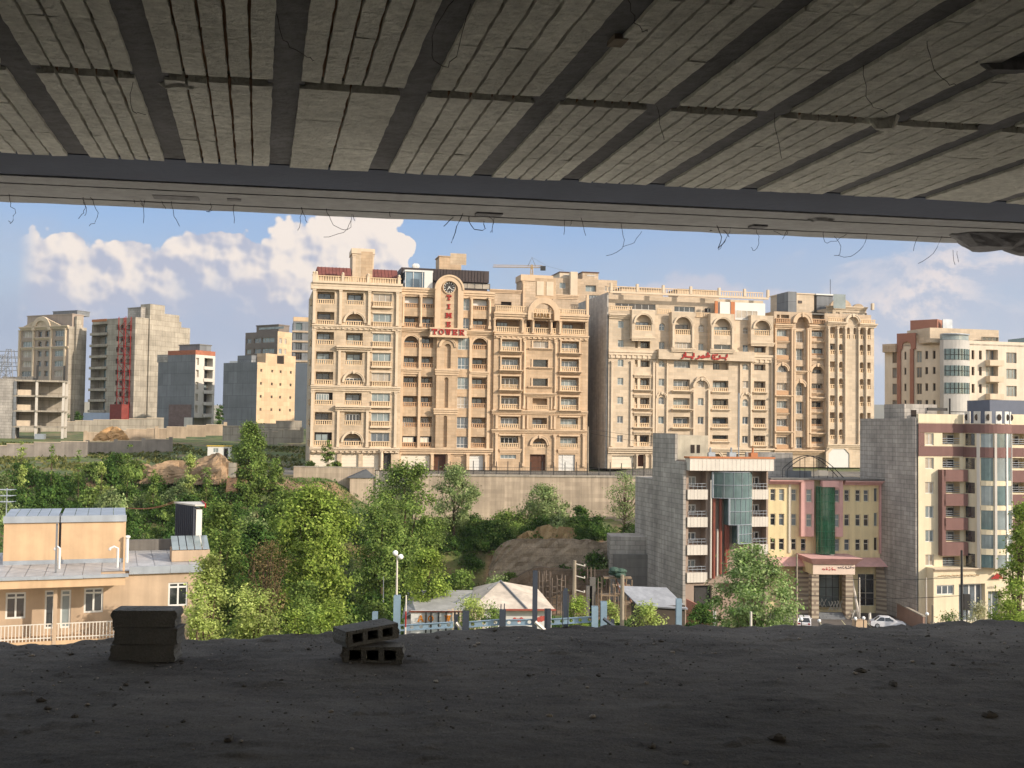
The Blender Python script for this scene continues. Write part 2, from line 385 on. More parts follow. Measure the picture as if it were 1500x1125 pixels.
for x in (92, 216, 352, 484):
    for y0, y1 in ((244, 404), (430, 690), (718, 980)):
        if x in (216, 352) and y0 != 244: y0 += 80
        F.pilaster((U(x-8), U(x+8), V(y1), V(y0)), .34)
for y0, y1 in ((505, 530), (785, 812)):   # little porch ledges above the middle bay
    F.cornice((U(202), U(366), V(y1), V(y0)), .9, name='bay_ledge')
for x0, x1 in ((42, 214), (232, 315), (332, 410)):
    r = (max(.1, U(x0+3)), U(x1), .02, V(1012)); F.door(r, M_cream, .35, groove=.5, name='garage_door')
F.door((U(432), U(468), .02, V(1006)), M_dmetal, .6, panels=1, name='entrance_door')
F.pilaster((U(412), U(430), .02, V(990)), .7, rnd=True, name='porch_column')
F.MT = M_trim
FL = b.face('left')
for v in va:
    FL.window((b.D-3.4, b.D-1.6, v[0]+.5, v[1]), .2, mull=1); FL.rail((b.D-3.6, b.D-1.4, v[0]-.1, v[0]+.9), -.2)
shell(b, H1, [F, FL], M_stone)
# roof balustrade, penthouse and tiled roofs
vt, vb_ = V(178), V(213)
ROOF = H1+.05
F.box((-.35, b.W-.14, H1+.003, vb_), -.5, 1.0, M_trim, 'parapet_base')
F.rail((-.2, b.W-.2, vb_+.004, vt), -.1, pitch=.4, bw=.2, name='roof_balustrade')
for x in (88, 100, 225, 345, 490):
    f = MB(); u = U(x); f.box(u-.22, u+.22, -.36, .14, vb_+.01, vt+.12); f.frustum(u-.25, u+.25, -.4, .18, vt+.12, vt+.22, .02, .02); f.sphere((u, -.1, vt+.42), .24, 8); f.build('parapet_pier', M_trim, b.root)
w = 7.0
z0, z1 = F.uv(310, 178, w)[1], F.uv(320, 62, w)[1]
x0, x1 = F.uv(276, 120, w)[0], F.uv(378, 120, w)[0]
roofbox(b, x0, x1, w, w+5, H1, z1-.3, M_stone, lid=.9, lm=M_trim)
F2 = b.face('front', w); F2.t = T4
for xx in (x0+.3, x1-.3): F2.pilaster((xx-.35, xx+.35, H1+.3, z1-.5), .25)
F2.box((x0+.9, x1-.9, H1+1, z1-1), -.06, -.004, M_stone2, 'penthouse_panel')
for xa, xb in ((118, 272), (366, 520)):
    u0, u1 = F.uv(xa, 150, 5)[0], min(b.W-.2, F.uv(xb, 150, 5)[0]); zt = F.uv(200, 130, 5)[1]; zb = F.uv(200, 172, 5)[1]
    m = MB(); m.box(u0, u1, 5, 12.5, H1, zb); m.build('attic_wall', M_stone2, b.root)
    m = MB(); m.prism([(0, 0), (1, 0), (1, 1), (0, 1)], 0, 0); m = MB()
    q = [(u0-.2, 4.6, zb), (u1, 4.6, zb), (u1, 6.2, zt), (u0-.2, 6.2, zt)]; m.face(q); m.face([(x, y, z-.12) for x, y, z in q][::-1]); m.box(u0-.2, u1, 6.2, 12.4, zt-.15, zt)
    for k in range(int((u1-u0)/.6)):
        uu = u0+k*.6; m.tube([(uu, 4.58, zb+.03), (uu, 6.18, zt+.03)], .05, 4)
    m.build('tiled_roof', M_roofred, b.root)

# ================================================================== tower 2: the clock tower with red letters
b = Bld('apartment_tower', 'tan apartment tower with round clock, tall red letters and a dark attic storey', 'apartment building', 586.6, Yt(586.6, .9), TH, -7.3, pxr=722, D=17)
F = b.face('front', t=T4, wall=M_stone2, trim=M_trim2)
ref = 600; U = lambda x: F.uv(x, ref)[0]; V = lambda y, x=720: F.uv(x, y)[1]
cD1, cD2, cE, cG = (518, 586), (600, 656), (773, 826), (841, 910)
rows = [(278, 330), (370, 420), (462, 516), (556, 608), (650, 702), (742, 792), (838, 888), (930, 980)]
for i, (y0, y1) in enumerate(rows):
    v1, v0 = V(y0), V(y1)
    for k, c in enumerate((cD1, cD2, cG)):
        arch = i == 2 and k != 1
        r = (U(c[0]), U(c[1]), v0, v1)
        white = (i == 7 and k < 2)
        F.loggia(r, rail=.42, arch=arch, m=M_rail2, dep=.45 if white else 1.5, gm=M_cream if white else (M_glass if (i+k) % 3 else M_glassl), fm=M_dmetal if i < 6 else M_white, mull=1 if i != 6 else 4, whole=.4 if white else .1)
        if arch: F.archband(r, .28, .12, key=False)
        if i == 0:      # pale shutter half drawn in the top loggias
            F.box((r[0]+.05, r[1]-.05, r[2]+(r[3]-r[2])*.45, r[3]-.05), .9, .96, M_white, 'roller_blind')
    r = (U(cE[0]), U(cE[1]), v0-.1, v1+.05); F.window(r, .3, mull=2, hbar=.3, gm=M_glassb if i % 2 else M_glassl)
# pilasters up the front
for x in (510, 594, 832, 918):
    for y0, y1 in ((268, 418), (470, 985)):
        F.pilaster((U(x-8), U(x+8), V(y1), V(y0)), .42 if y0 < 300 else .3, rnd=y0 < 300, cap=y0 < 300)
F.cornice((-.1, U(662), V(268), V(236)), .5); F.cornice((U(780), b.W-.12, V(276), V(243)), .5)
F.cornice((-.1, U(625), V(442), V(424)), .55); F.cornice((U(806), b.W-.12, V(446), V(428)), .55)
F.cornice((0, U(600), V(640), V(614)), .5, name='balcony_ledge'); F.cornice((U(832), U(918), V(645), V(620)), .5, name='balcony_ledge')
F.cornice((0, b.W-.12, V(1012), V(984)), .7)
# central projecting panel with arched head, niches and clock
P = -1.1
uc = (U(683)+U(764))/2; R0 = (U(764)-U(683))/2; R1 = R0+.95
vtop = V(175); vc = vtop-R1
f = MB()
f.box(uc-R1, uc+R1, P+.5, -.003, V(440), vc)
n = 24; f.slab([], 0, 0) if False else None
f.prism([(uc+R1*cos(pi*k/n), vc+R1*sin(pi*k/n)) for k in range(n+1)], P+.5, 1.2)
f.build('clock_panel', M_stone2, b.root)
f = MB(); f.ring(uc, vc, R0, R1, P, P+.5, n=24); f.box(uc-R1, uc-R0, P, P+.5, V(430), vc); f.box(uc+R0, uc+R1, P, P+.5, V(430), vc)
f.ring(uc, vc, R1-.2, R1+.1, P-.15, P+.01, n=24); f.build('arch_surround', M_trim2, b.root)
ck = MB(); cz = V(230); cr = 1.02
ck.tube([(uc, P+.44, cz), (uc, P+.36, cz)], cr, 28); clock = ck.build('clock', M_dmetal, b.root)
k_ = MB()
k_.ring(uc, cz, cr-.06, cr+.1, P+.28, P+.42, 0, 2*pi, 32); k_.build('clock_rim', M_trim2, clock)
k_ = MB()
for h in range(12):
    a = h*pi/6; m0, m1 = cr*.66, cr*.9
    c_, s_ = cos(a), sin(a); t_ = .055
    k_.face([(uc+m0*c_-t_*s_, P+.352, cz+m0*s_+t_*c_), (uc+m0*c_+t_*s_, P+.352, cz+m0*s_-t_*c_), (uc+m1*c_+t_*s_, P+.352, cz+m1*s_-t_*c_), (uc+m1*c_-t_*s_, P+.352, cz+m1*s_+t_*c_)])
k_.build('hour_mark', M_white, clock)
for a, l_, t_ in ((radians(-38), .78, .07), (radians(232), .55, .09)):
    k_ = MB(); c_, s_ = cos(a), sin(a); k_.prism([(uc-.15*c_-t_*s_, cz-.15*s_+t_*c_), (uc-.15*c_+t_*s_, cz-.15*s_-t_*c_), (uc+l_*c_+t_*.4*s_, cz+l_*s_-t_*.4*c_), (uc+l_*c_-t_*.4*s_, cz+l_*s_+t_*.4*c_)], P+.30, P+.34); k_.build('clock_hand', M_white, clock)
# slab serif letters: strokes on a 1 x 1 cell
SER = {'T': [(.38, .62, 0, 1), (0, 1, .82, 1), (0, .14, .62, .82), (.86, 1, .62, .82), (.22, .78, 0, .14)],
       'I': [(.36, .64, 0, 1), (.16, .84, .84, 1), (.16, .84, 0, .16)],
       'E': [(.14, .38, 0, 1), (0, .92, .84, 1), (0, .95, 0, .16), (.38, .72, .43, .58), (.8, .92, .66, .84), (.82, .95, .16, .36), (.62, .74, .34, .68)],
       'M': [(.06, .26, 0, 1), (.74, .94, 0, 1), (-.04, .36, 0, .14), (.64, 1.04, 0, .14), (-.02, .24, .86, 1), (.76, 1.02, .86, 1), [(.1, 1), (.34, 1), (.58, .22), (.42, .22)], [(.9, 1), (.66, 1), (.42, .22), (.58, .22)]],
       'W': [(-.06, .34, .86, 1), (.66, 1.06, .86, 1), (.36, .64, .86, 1), [(.02, 1), (.24, 1), (.38, 0), (.24, 0)], [(.98, 1), (.76, 1), (.62, 0), (.76, 0)], [(.42, .95), (.56, .95), (.38, 0), (.26, 0)], [(.44, .95), (.58, .95), (.74, 0), (.62, 0)]],
       'R': [(.1, .34, 0, 1), (0, .44, 0, .14), (0, .7, .86, 1), (.34, .7, .44, .58), [(.62, .58), (.86, .6), (.92, .8), (.7, .82)], [(.7, .8), (.92, .78), (.8, 1), (.6, 1)], [(.62, .44), (.84, .5), (.8, .46), (.6, .44)], [(.46, .46), (.7, .46), (.96, 0), (.7, 0)], (.68, 1.04, 0, .14)],
       'A': [(-.04, .3, 0, .14), (.66, 1.06, 0, .14), [(.04, .06), (.18, .06), (.52, 1), (.38, 1)], [(.96, .06), (.72, .06), (.4, 1), (.62, 1)], (.24, .76, .28, .42)],
       'D': [(.1, .34, 0, 1), (0, .6, .86, 1), (0, .6, 0, .14), [(.58, 1), (.6, .82), (.72, .7), (.96, .72), (.88, .9)], [(.72, .7), (.72, .3), (.96, .28), (.96, .72)], [(.58, 0), (.6, .18), (.72, .3), (.96, .28), (.88, .1)]],
       'O': 'O', 'N': [(.06, .26, 0, 1), (.74, .94, 0, 1), [(.06, 1), (.3, 1), (.94, 0), (.7, 0)]]}
def letter(ch, x, z, w, h, y, th, m, parent, name='sign_letter'):
    f = MB(); eps = 0
    if SER[ch] == 'O':
        n = 20
        for k in range(n):
            a, c = 2*pi*k/n, 2*pi*(k+1)/n; ro, ri, rh = .5, .27, .5
            f.prism([(x+w*(.5+ro*cos(a)), z+h*(.5+rh*sin(a))), (x+w*(.5+ro*cos(c)), z+h*(.5+rh*sin(c))), (x+w*(.5+ri*cos(c)), z+h*(.5+.36*sin(c))), (x+w*(.5+ri*cos(a)), z+h*(.5+.36*sin(a)))], y-th, y)
    else:
        for q in SER[ch]:
            e = eps; eps += .004
            if isinstance(q, tuple): q = [(q[0], q[2]), (q[1], q[2]), (q[1], q[3]), (q[0], q[3])]
            f.prism([(x+w*a, z+h*c) for a, c in q], y-th-e, y+e)
    return f.build(name, m, parent)
for ch, y in zip('TIME', (278, 320, 361, 403)):
    c = V(y, 720); wl_ = .8 if ch != 'M' else 1.0; letter(ch, uc-wl_/2, c-.42, wl_, .84, P+.49, .2, M_redl, b.root)
# band with the second word
ub0, ub1, vb0, vb1 = U(636), U(806), V(457), V(428)
F.box((ub0, ub1, vb0, vb1), P-.25, -.004, M_trim, 'sign_band')
F.box((ub0-.15, ub1+.15, vb0-.35, vb0-.003), P-.45, -.004, M_trim2, 'sign_ledge')
F.box((ub0-.15, ub1+.15, vb1+.003, vb1+.22), P-.4, -.004, M_trim2, 'sign_ledge')
for k, ch in enumerate('TOWER'):
    s_ = ub0+.22+k*1.16; letter(ch, s_, vb0+.06, .92, vb1-vb0-.1, P-.252, .2, M_redl, b.root)
# lower central bay with tall blind niches
f = b.face('front', -.7, t=T4, trim=M_trim2); f.L = b.W
un0, un1 = U(670), U(768); nz = V(612)
rN = [(U(706), U(736), V(610), V(495)), (U(708), U(727), V(795), V(652)), (U(707), U(724), V(980), V(832))]
for r in rN: f.hole(r, .45, True)
mbn = MB(); f.wall(mbn, V(462), un0, un1, V(985)); mbn.face([(un0, 0, V(985)), (un0, -.7, V(985)), (un0, -.7, V(462)), (un0, 0, V(462))]); mbn.face([(un1, -.7, V(985)), (un1, 0, V(985)), (un1, 0, V(462)), (un1, -.7, V(462))])
mbn.build('niche_bay', [M_stone2, M_stone2], b.root)
f.archband((U(690), U(752), V(612), V(478)), .35, .2, key=False)
f.cornice((U(664), U(774), V(642), V(614)), .45); f.cornice((U(660), U(772), V(826), V(798)), .45)
# ground floor
F.door((U(512), U(648), .02, V(1018)), M_cream, .25, groove=.8, name='garage_door')
F.door((U(668), U(725), .02, V(1015)), M_door, .7, panels=2, name='entrance_door')
F.door((U(760), U(816), .02, V(1020)), M_stone2, .2, groove=.9, name='garage_door')
F.door((U(834), U(900), .02, V(1018)), M_white, .3, groove=.5, name='garage_door')
for x in (506, 657, 736, 824, 910): F.pilaster((U(x-7), U(x+7), .02, V(1012)), .5)
H2 = V(238)
shell(b, H2, [F], M_stone2)
w = 5.
q = b.face('front', w, t=T4); Uq = lambda x, y=190: q.uv(x, y)[0]; Vq = lambda y, x=720: q.uv(x, y)[1]
zr = Vq(145)
m = MB(); m.box(.5, b.W-.3, w, 14, H2, Vq(200)); m.build('attic_storey', M_roofdark, b.root)
m = MB(); m.box(.3, b.W-.1, w-.5, 14.3, Vq(200)+.003, zr)
for k in range(int((b.W-.6)/.55)): m.box(.5+k*.55, .56+k*.55, w-.58, w-.503, Vq(200)+.01, zr)
m.build('attic_roof', M_roofdark, b.root)
q.window((Uq(782), Uq(925), Vq(230), Vq(203)), -.05, mull=3, hole=False, w=-.06+w, gm=M_glassb, fm=M_dmetal, name='attic_window')
gx0, gx1, gz = Uq(514), Uq(640), Vq(166)
m = MB(); m.box(gx0, gx1, 1.8, w-.52, H2, gz-.3); m.build('glazed_room', M_glassb, b.root)
m = MB(); m.box(gx0-.1, gx1+.1, 1.6, w-.52, gz-.296, gz); m.box(gx0, gx0+.1, 1.7, 1.798, H2, gz-.3)
for x in (552, 594, 636): m.box(Uq(x)-.06, Uq(x)+.06, 1.7, 1.798, H2, gz-.3)
m.build('glazed_room_frame', M_white, b.root)
f = b.face('front', 1.7, t=T4); f.box((Uq(596), Uq(634), H2+.1, gz-.35), -.02, .09, M_white, 'blank_panel')
q2 = b.face('front', 8, t=T4); x0, x1, zt = q2.uv(686, 110)[0], q2.uv(790, 110)[0], q2.uv(736, 85)[1]
roofbox(b, x0, x1, 8, 12, zr-.2, zt, M_stone2); q2.box((x0+.6, x1-.6, zr+.2, zt-.6), -.05, -.004, M_stone4, 'penthouse_panel')
m = MB()       # satellite dishes and clutter on the dark roof
for x in (570, 580): u = q2.uv(x, 130)[0]; m.tube([(u, 8, zr), (u, 8, zr+.6)], .05, 5); m.sphere((u, 7.9, zr+.8), .5, 8, sq=(1, .25, 1))
m.build('satellite_dish', M_white, b.root)

# ================================================================== tower 3: the one with the gilded name under an arch
b = Bld('apartment_tower', 'tan apartment tower with open stone roof arch over gilded letters, beside the clock tower', 'apartment building', 722.2, Yt(722.2, .5), TH, -7.3, pxr=860.5, D=17)
F = b.face('front', t=T5, wall=M_stone2, trim=M_trim2)
U = lambda x: F.uv(x, 640)[0]; V = lambda y, x=485: F.uv(x, y)[1]
cG, cH, cI = (303, 388), (452, 521), (584, 666)
rows = [(480, 532), (564, 620), (652, 712), (744, 803), (840, 893), (930, 983)]
for i, (y0, y1) in enumerate(rows):
    v0, v1 = V(y1), V(y0)
    for c in (cG, cI):
        r = (U(c[0]), U(c[1]), v0, v1)
        F.loggia(r, rail=.4, dep=.9, mull=3, wfrac=(.04, .96), gm=M_glass if c == cG else M_glassl, fm=M_white)
        if i < 4: F.cornice((r[0]-.4, r[1]+.4, v0-.5, v0-.02), .9, name='balcony_ledge'); F.box((r[0]-.25, r[0]-.02, v0-.02, v1+.1), -.25, -.004, M_trim2, 'jamb'); F.box((r[1]+.02, r[1]+.25, v0-.02, v1+.1), -.25, -.004, M_trim2, 'jamb')
        F.box((r[0]-.3, r[1]+.3, v1+.105, v1+.35), -.3, -.004, M_trim2, 'lintel')
    r = (U(cH[0]), U(cH[1]), V([512, 602, 692, 803, 893, 983][i]), V([482, 568, 657, 750, 842, 936][i]))
    if i == 0: F.window(r, .3, mull=1, gm=M_glassl)
    elif i < 3: F.hole(r, .8); F.box((r[0], r[1], r[2], r[3]), .7, .75, M_glass, 'unglazed_opening')
    else: F.loggia(r, rail=.4, dep=1.3, arch=i == 5, win=i != 3, mull=1, fm=M_door)
    if i < 3:
        F.cornice((r[0]-.8, r[1]+.8, r[2]-.42, r[2]-.1), .4, name='window_sill')
        for s_ in (r[0]-.3, r[1]+.05): F.box((s_, s_+.25, r[2]-.1, r[3]+.1), -.15, -.004, M_trim2, 'jamb')
    if i == 5: F.archband(r, .4, .25)
for x in (410, 556):
    F.pilaster((U(x-7), U(x+7), V(800), V(475)), .3, rnd=True); F.pilaster((U(x-7), U(x+7), V(1070), V(920)), .35, rnd=True); F.pilaster((U(x-7), U(x+7), V(894), V(830)), .3)
for x in (428, 540): F.pilaster((U(x-5), U(x+5), V(894), V(830)), .3); F.pilaster((U(x-4), U(x+4), V(803), V(745)), .2)
for x in (284, 694): F.pilaster((U(x-8), U(x+8), V(1070), V(915)), .3); F.pilaster((U(x-8), U(x+8), V(895), V(830)), .3)
F.cornice((U(408), U(558), V(742), V(726)), .6, name='bay_ledge')
F.cornice((0, b.W-.12, V(472), V(450)), .6, dent=True); F.cornice((-.2, b.W-.12, V(826), V(808)), .5); F.cornice((-.2, b.W-.12, V(914), V(898)), .5); F.cornice((U(300), U(400), V(1008), V(990)), .3); F.cornice((U(575), U(670), V(1008), V(990)), .3)
# open top storey
vo0, vo1 = V(444), V(386)
for x0, x1 in ((272, 388), (418, 440), (456, 526), (542, 560), (587, 696)):
    F.loggia((U(x0), U(x1), vo0, vo1), rail=.45, dep=2.2, win=x1-x0 > 60, mull=2, fm=M_door, wfrac=(.15, .6))
for x in (266, 398, 448, 534, 574): F.pilaster((U(x-7), U(x+7), vo0-.05, vo1+.1), .45, rnd=True, name='column')
F.cornice((-.05, U(425), V(382), V(352)), .7); F.cornice((U(566), b.W-.12, V(382), V(352)), .7)
H3 = V(350)
F.rail((.1, U(425), H3+.004, V(320)), -.1, name='roof_balustrade'); F.rail((U(570), b.W-.3, H3+.004, V(325)), -.1, name='roof_balustrade')
ua = U(495); Ro = (U(570)-U(420))/2; vc = V(278)-Ro
f = MB(); f.ring(ua, vc, Ro-1.0, Ro, -.9, .2, n=28); f.box(ua-Ro, ua-Ro+1, -.9, .2, V(384), vc); f.box(ua+Ro-1, ua+Ro, -.9, .2, V(384), vc); f.build('open_arch', M_trim2, b.root)
F.box((U(440), U(526), V(376), V(349)), -1.02, .1, M_trim2, 'name_panel')
F.rail((ua-2.3, ua+2.0, V(349)+.004, V(330)), -.3, name='roof_balustrade')
M_gold = mat('gilded_letter', (120, 86, 34), .4, .1, 2, metal=.3)
for k, ch in enumerate('RADAR'): letter(ch, U(447)+k*(U(522)-U(447))/5, V(372), .46, V(353)-V(372), -1.023, .1, M_gold, b.root)
# ground floor
F.window((U(304), U(378), V(1035), V(1017)), .2, mull=3, gm=M_glassl)
F.door((U(443), U(517), .02, V(1014)), M_door, .6, panels=2, name='entrance_door')
F.door((U(577), U(655), .02, V(1014)), M_white, .3, groove=.5, name='garage_door')
f = MB(); f.box(U(598), U(603), .2, .262, .02, V(1015)); f.build('gate_post', M_white, b.root)
shell(b, H3, [F], M_stone2)
w = 6.; q = b.face('front', w, t=T5, trim=M_trim2); Uq = lambda x: q.uv(x, 240)[0]; Vq = lambda y, x=485: q.uv(x, y)[1]
# pavilion behind the arch, set-back storey either side
roofbox(b, Uq(398), Uq(542), w, w+4, H3-.2, Vq(200), M_stone4, 'pavilion', 1.1, M_trim2)
for x in (406, 534): q.pilaster((Uq(x-6), Uq(x+6), H3, Vq(203)), .35, rnd=True, name='column')
q.box((Uq(424), Uq(518), Vq(300), Vq(207)), -.12, -.004, M_stone2, 'pavilion_panel')
for x0, x1 in ((430, 462), (474, 506)): q.box((Uq(x0), Uq(x1), Vq(286), Vq(222)), -.2, -.121, M_trim, 'blind_window')
q.hole((Uq(303), Uq(352), Vq(330), Vq(302)), .4)
mbn = MB(); q.wall(mbn, Vq(262), .5, Uq(398)-.02, H3-.3); mbn.build('set_back_storey', [M_stone4, M_dark], b.root)
q.cornice((.4, Uq(396), Vq(262), Vq(246)), .4)
m = MB(); m.box(Uq(545), b.W-.1, w, w+5, H3-.3, Vq(262)); m.build('set_back_storey', M_stone4, b.root); q.cornice((Uq(545), b.W-.2, Vq(278), Vq(258)), .35)
m = MB(); m.box(b.W-.5, b.W-.05, -.3, .2, H3, V(255)); m.build('party_wall_pier', M_trim2, b.root)

# ------------------------------------------------------------------ building behind tower 3
b = Bld('apartment_building', 'top of a tan apartment building peeping over the arch tower, with stepped flat-roofed penthouses', 'apartment building', 806, 232, TH, -7, pxr=902, D=14)
F = b.face('front', t=T5, wall=M_stone4)
U = lambda x: F.uv(x, 220)[0]; V = lambda y, x=680: F.uv(x, y)[1]
F.window((U(577), U(606), V(236), V(210)), .2, mull=1, gm=M_glassb); F.window((U(700), U(750), V(246), V(216)), .6, mull=1, gm=M_glassl); F.window((U(790), U(818), V(240), V(216)), .2, mull=1, gm=M_glassl)
F.window((U(712), U(768), V(300), V(262)), .2, mull=3, hbar=.5, gm=M_glassb)
Hb = V(188); shell(b, Hb, [F], M_stone4)
m = MB(); m.box(U(622), U(655), -1.2, -.004, V(300), V(160)); m.build('stair_bay', M_trim, b.root)
for x0, x1, y, mm in ((582, 640, 160, M_trim), (690, 765, 155, M_stone4)):
    o = roofbox(b, U(x0), U(x1), .8, 8, Hb, V(y), mm, lid=.2, lm=M_door)
    f = b.face('front', .8, t=T5); a = U(x0)+(U(x1)-U(x0))*.3; c = U(x0)+(U(x1)-U(x0))*.8
    f.window((a, c, Hb+.8, V(y)-.5), 0, mull=2, hole=False, w=.78, gm=M_glassl)
# ================================================================== tower 4: cream tower with the red Persian letters
M_bare = mat('bare_block_wall', (186, 180, 172), .95, .18, .3, brick=(.9, .45, (166, 160, 152), .015), streak=.25)
b = Bld('apartment_tower', 'cream apartment tower with arched bays and red Persian lettering across its front', 'apartment building', 890.6, Yt(890.6), TH, -6.9, pxr=1133, D=18)
F = b.face('front', t=T6, wall=M_stone3)
YR = 570
U = lambda x: F.uv(x, YR)[0]; V0 = lambda y, x: F.uv(x, y)[1]
def RC(x0, x1, y0, y1): return (U(x0), U(x1), V0(y1, (x0+x1)/2), V0(y0, (x0+x1)/2))
for i, y in enumerate((250, 350, 452, 548, 648, 748, 848)):
    F.window(RC(88, 118, y, y+37), .22, mull=1, gm=M_glassl if i % 2 else M_glassb)
K = [(255, 297), (355, 393), (455, 491), (550, 610), (652, 708), (748, 806), (848, 906)]
for i, (y0, y1) in enumerate(K):
    if i > 2: F.loggia(RC(178, 256, y0, y1), rail=.38, dep=1.1, mull=2, fm=M_door, wfrac=(.3, .95)); F.cornice((U(170), U(264), V0(y1+12, 215), V0(y1, 215)), .7, name='balcony_ledge'); F.cornice((U(172), U(262), V0(y0-2, 215), V0(y0-18, 215)), .5, name='lintel')
    elif i: F.loggia(RC(178, 256, y0, y1), rail=0, dep=1.0, mull=3, fm=M_door, wfrac=(.3, .98))
    if i: F.pilaster((U(190), U(209), V0(y1, 200), V0(y0, 200)), -.1, cap=False, name='mullion_pier')
N_ = [(363, 398), (460, 496), (556, 614), (654, 710), (752, 808), (846, 880)]
for i, (y0, y1) in enumerate(N_):
    if i < 2: F.window(RC(382, 467, y0, y1), .5, mull=3, gm=M_glassb)
    else:
        F.loggia(RC(380, 466, y0, y1), rail=.36, dep=1.0, mull=2, wfrac=(.03, .97), fm=M_white)
        F.cornice((U(372), U(474), V0(y1+14, 423), V0(y1+1, 423)), .8, name='balcony_ledge')
Q_ = [(374, 411), (468, 506), (563, 620), (658, 712), (754, 808), (848, 880)]
for i, (y0, y1) in enumerate(Q_):
    F.loggia(RC(586, 668, y0, y1), rail=.36 if i > 1 else 0, dep=1.1, mull=2, wfrac=(.02, .55 if i < 2 else .97), fm=M_dmetal)
    if i > 1: F.cornice((U(580), U(674), V0(y1+12, 626), V0(y1+1, 626)), .5, name='balcony_ledge')
S_ = [(383, 416), (477, 509), (566, 622), (662, 714), (757, 808), (850, 902)]
for i, (y0, y1) in enumerate(S_):
    F.loggia(RC(802, 862, y0, y1), rail=.38 if i > 1 else 0, dep=1.0, mull=1, wfrac=(.05, .95), fm=M_door)
    if i > 1: F.cornice((U(796), U(868), V0(y1+12, 832), V0(y1+1, 832)), .6, name='balcony_ledge')
for cx, ys in ((318, ((262, 300, 1), (360, 398, 0), (458, 491, 1), (552, 590, 0), (648, 686, 1), (750, 788, 0))),
               (524, ((270, 306, 1), (368, 404, 0), (464, 500, 0), (556, 596, 1), (654, 692, 0), (752, 790, 0), (850, 885, 0))),
               (757, ((283, 318, 1), (376, 412, 0), (474, 506, 1), (564, 600, 0), (660, 697, 1), (752, 790, 0), (852, 890, 0)))):
    for y0, y1, a in ys:
        r = RC(cx-15, cx+15, y0, y1); F.window(r, .3, mull=1, arch=bool(a), gm=M_glassb if y0 % 3 else M_glassl)
    # shallow arched strip round the narrow windows
    F.archband((U(cx-24), U(cx+24), V0(490, cx), V0(440, cx)) if cx != 524 else (U(cx-26), U(cx+26), V0(600, cx), V0(545, cx)), .22, .3, key=False)
    if cx != 524:
        for x in (cx-28, cx+28): F.pilaster((U(x-5), U(x+5), V0(905, x), V0(470, x)), .3, cap=False)
        F.archband((U(cx-20), U(cx+20), V0(690, cx), V0(632, cx)), .25, .32)
F.archband((U(488), U(560), V0(640, 524), V0(560, 524)), .3, .45)
for x in (486, 564): F.pilaster((U(x-6), U(x+6), V0(905, x), V0(612, x)), .4, cap=False)
# arched bays of the top storeys
for x0, x1, yt, yb, yw0, yw1 in ((163, 284, 192, 345, 255, 297), (371, 490, 204, 402, 268, 318), (574, 699, 212, 408, 280, 322), (786, 903, 222, 372, 290, 322)):
    xc = (x0+x1)/2; pr = -1.3
    f = b.face('front', pr, t=T6, wall=M_stone3); r0 = f.uv(x0, 300)[0], f.uv(x1, 300)[0]
    vb, vt = f.uv(xc, yb)[1], f.uv(xc, yt)[1]; cw = (r0[1]-r0[0])*.15
    hole_ = (r0[0]+cw, r0[1]-cw, f.uv(xc, yw1+4)[1], f.uv(xc, yt+26)[1])
    f.hole(hole_, 1.0, True)
    if yb > 390: ya_ = 363 if x0 < 500 else 374; f.window((hole_[0], hole_[1], f.uv(xc, ya_+36)[1], f.uv(xc, ya_)[1]), .35, mull=3 if x0 < 500 else 1, gm=M_glassb if x0 < 500 else M_glass); f.pilaster((r0[0]+.05, r0[0]+cw-.1, vb+.4, hole_[3]-1.2), .2); f.pilaster((r0[1]-cw+.1, r0[1]-.05, vb+.4, hole_[3]-1.2), .2)
    mb_ = MB(); f.wall(mb_, vt, r0[0], r0[1], vb)
    for u in r0: mb_.face([(u, pr, vb), (u, 0, vb), (u, 0, vt), (u, pr, vt)])
    mb_.face([(r0[0], pr, vt), (r0[1], pr, vt), (r0[1], 0, vt), (r0[0], 0, vt)]); mb_.face([(r0[0], pr, vb), (r0[1], pr, vb), (r0[1], 0, vb), (r0[0], 0, vb)])
    mb_.build('arched_bay', [M_stone3, M_dark], b.root)
    f.archband(hole_, .28, .18, key=False); f.rail((hole_[0], hole_[1], hole_[2], hole_[2]+.95), pr+.2)
    f.window((hole_[0]+.3, hole_[1]-.3, hole_[2]+.1, f.uv(xc, yw0)[1]), .85, mull=2, hole=False, w=pr+.9, fm=M_dmetal)
    f.cornice((r0[0]-.05, r0[1]+.05, vb-.35, vb+.3), .35, name='bay_sill')
# bands, sign panel
cy = lambda x, y0: y0+(x-45)*.047
F.cornice((0, U(160), V0(238, 100), V0(215, 100)), .7); F.cornice((0, U(290), V0(447, 165), V0(405, 165)), .5, dent=True); F.cornice((U(792), b.W-.12, V0(470, 850), V0(430, 850)), .5, dent=True)
us0, us1 = U(290), U(790); vs0, vs1 = V0(458, 540), V0(408, 540)
F.box((us0, us1, vs0, vs1), -1.15, -.004, M_stone3, 'sign_fascia')
F.cornice((0, b.W-.12, V0(945, 540), V0(914, 540)), .8)
for x in (58, 160, 276, 893): F.pilaster((U(x-7), U(x+7), V0(905, x), V0(460, x)), .28)
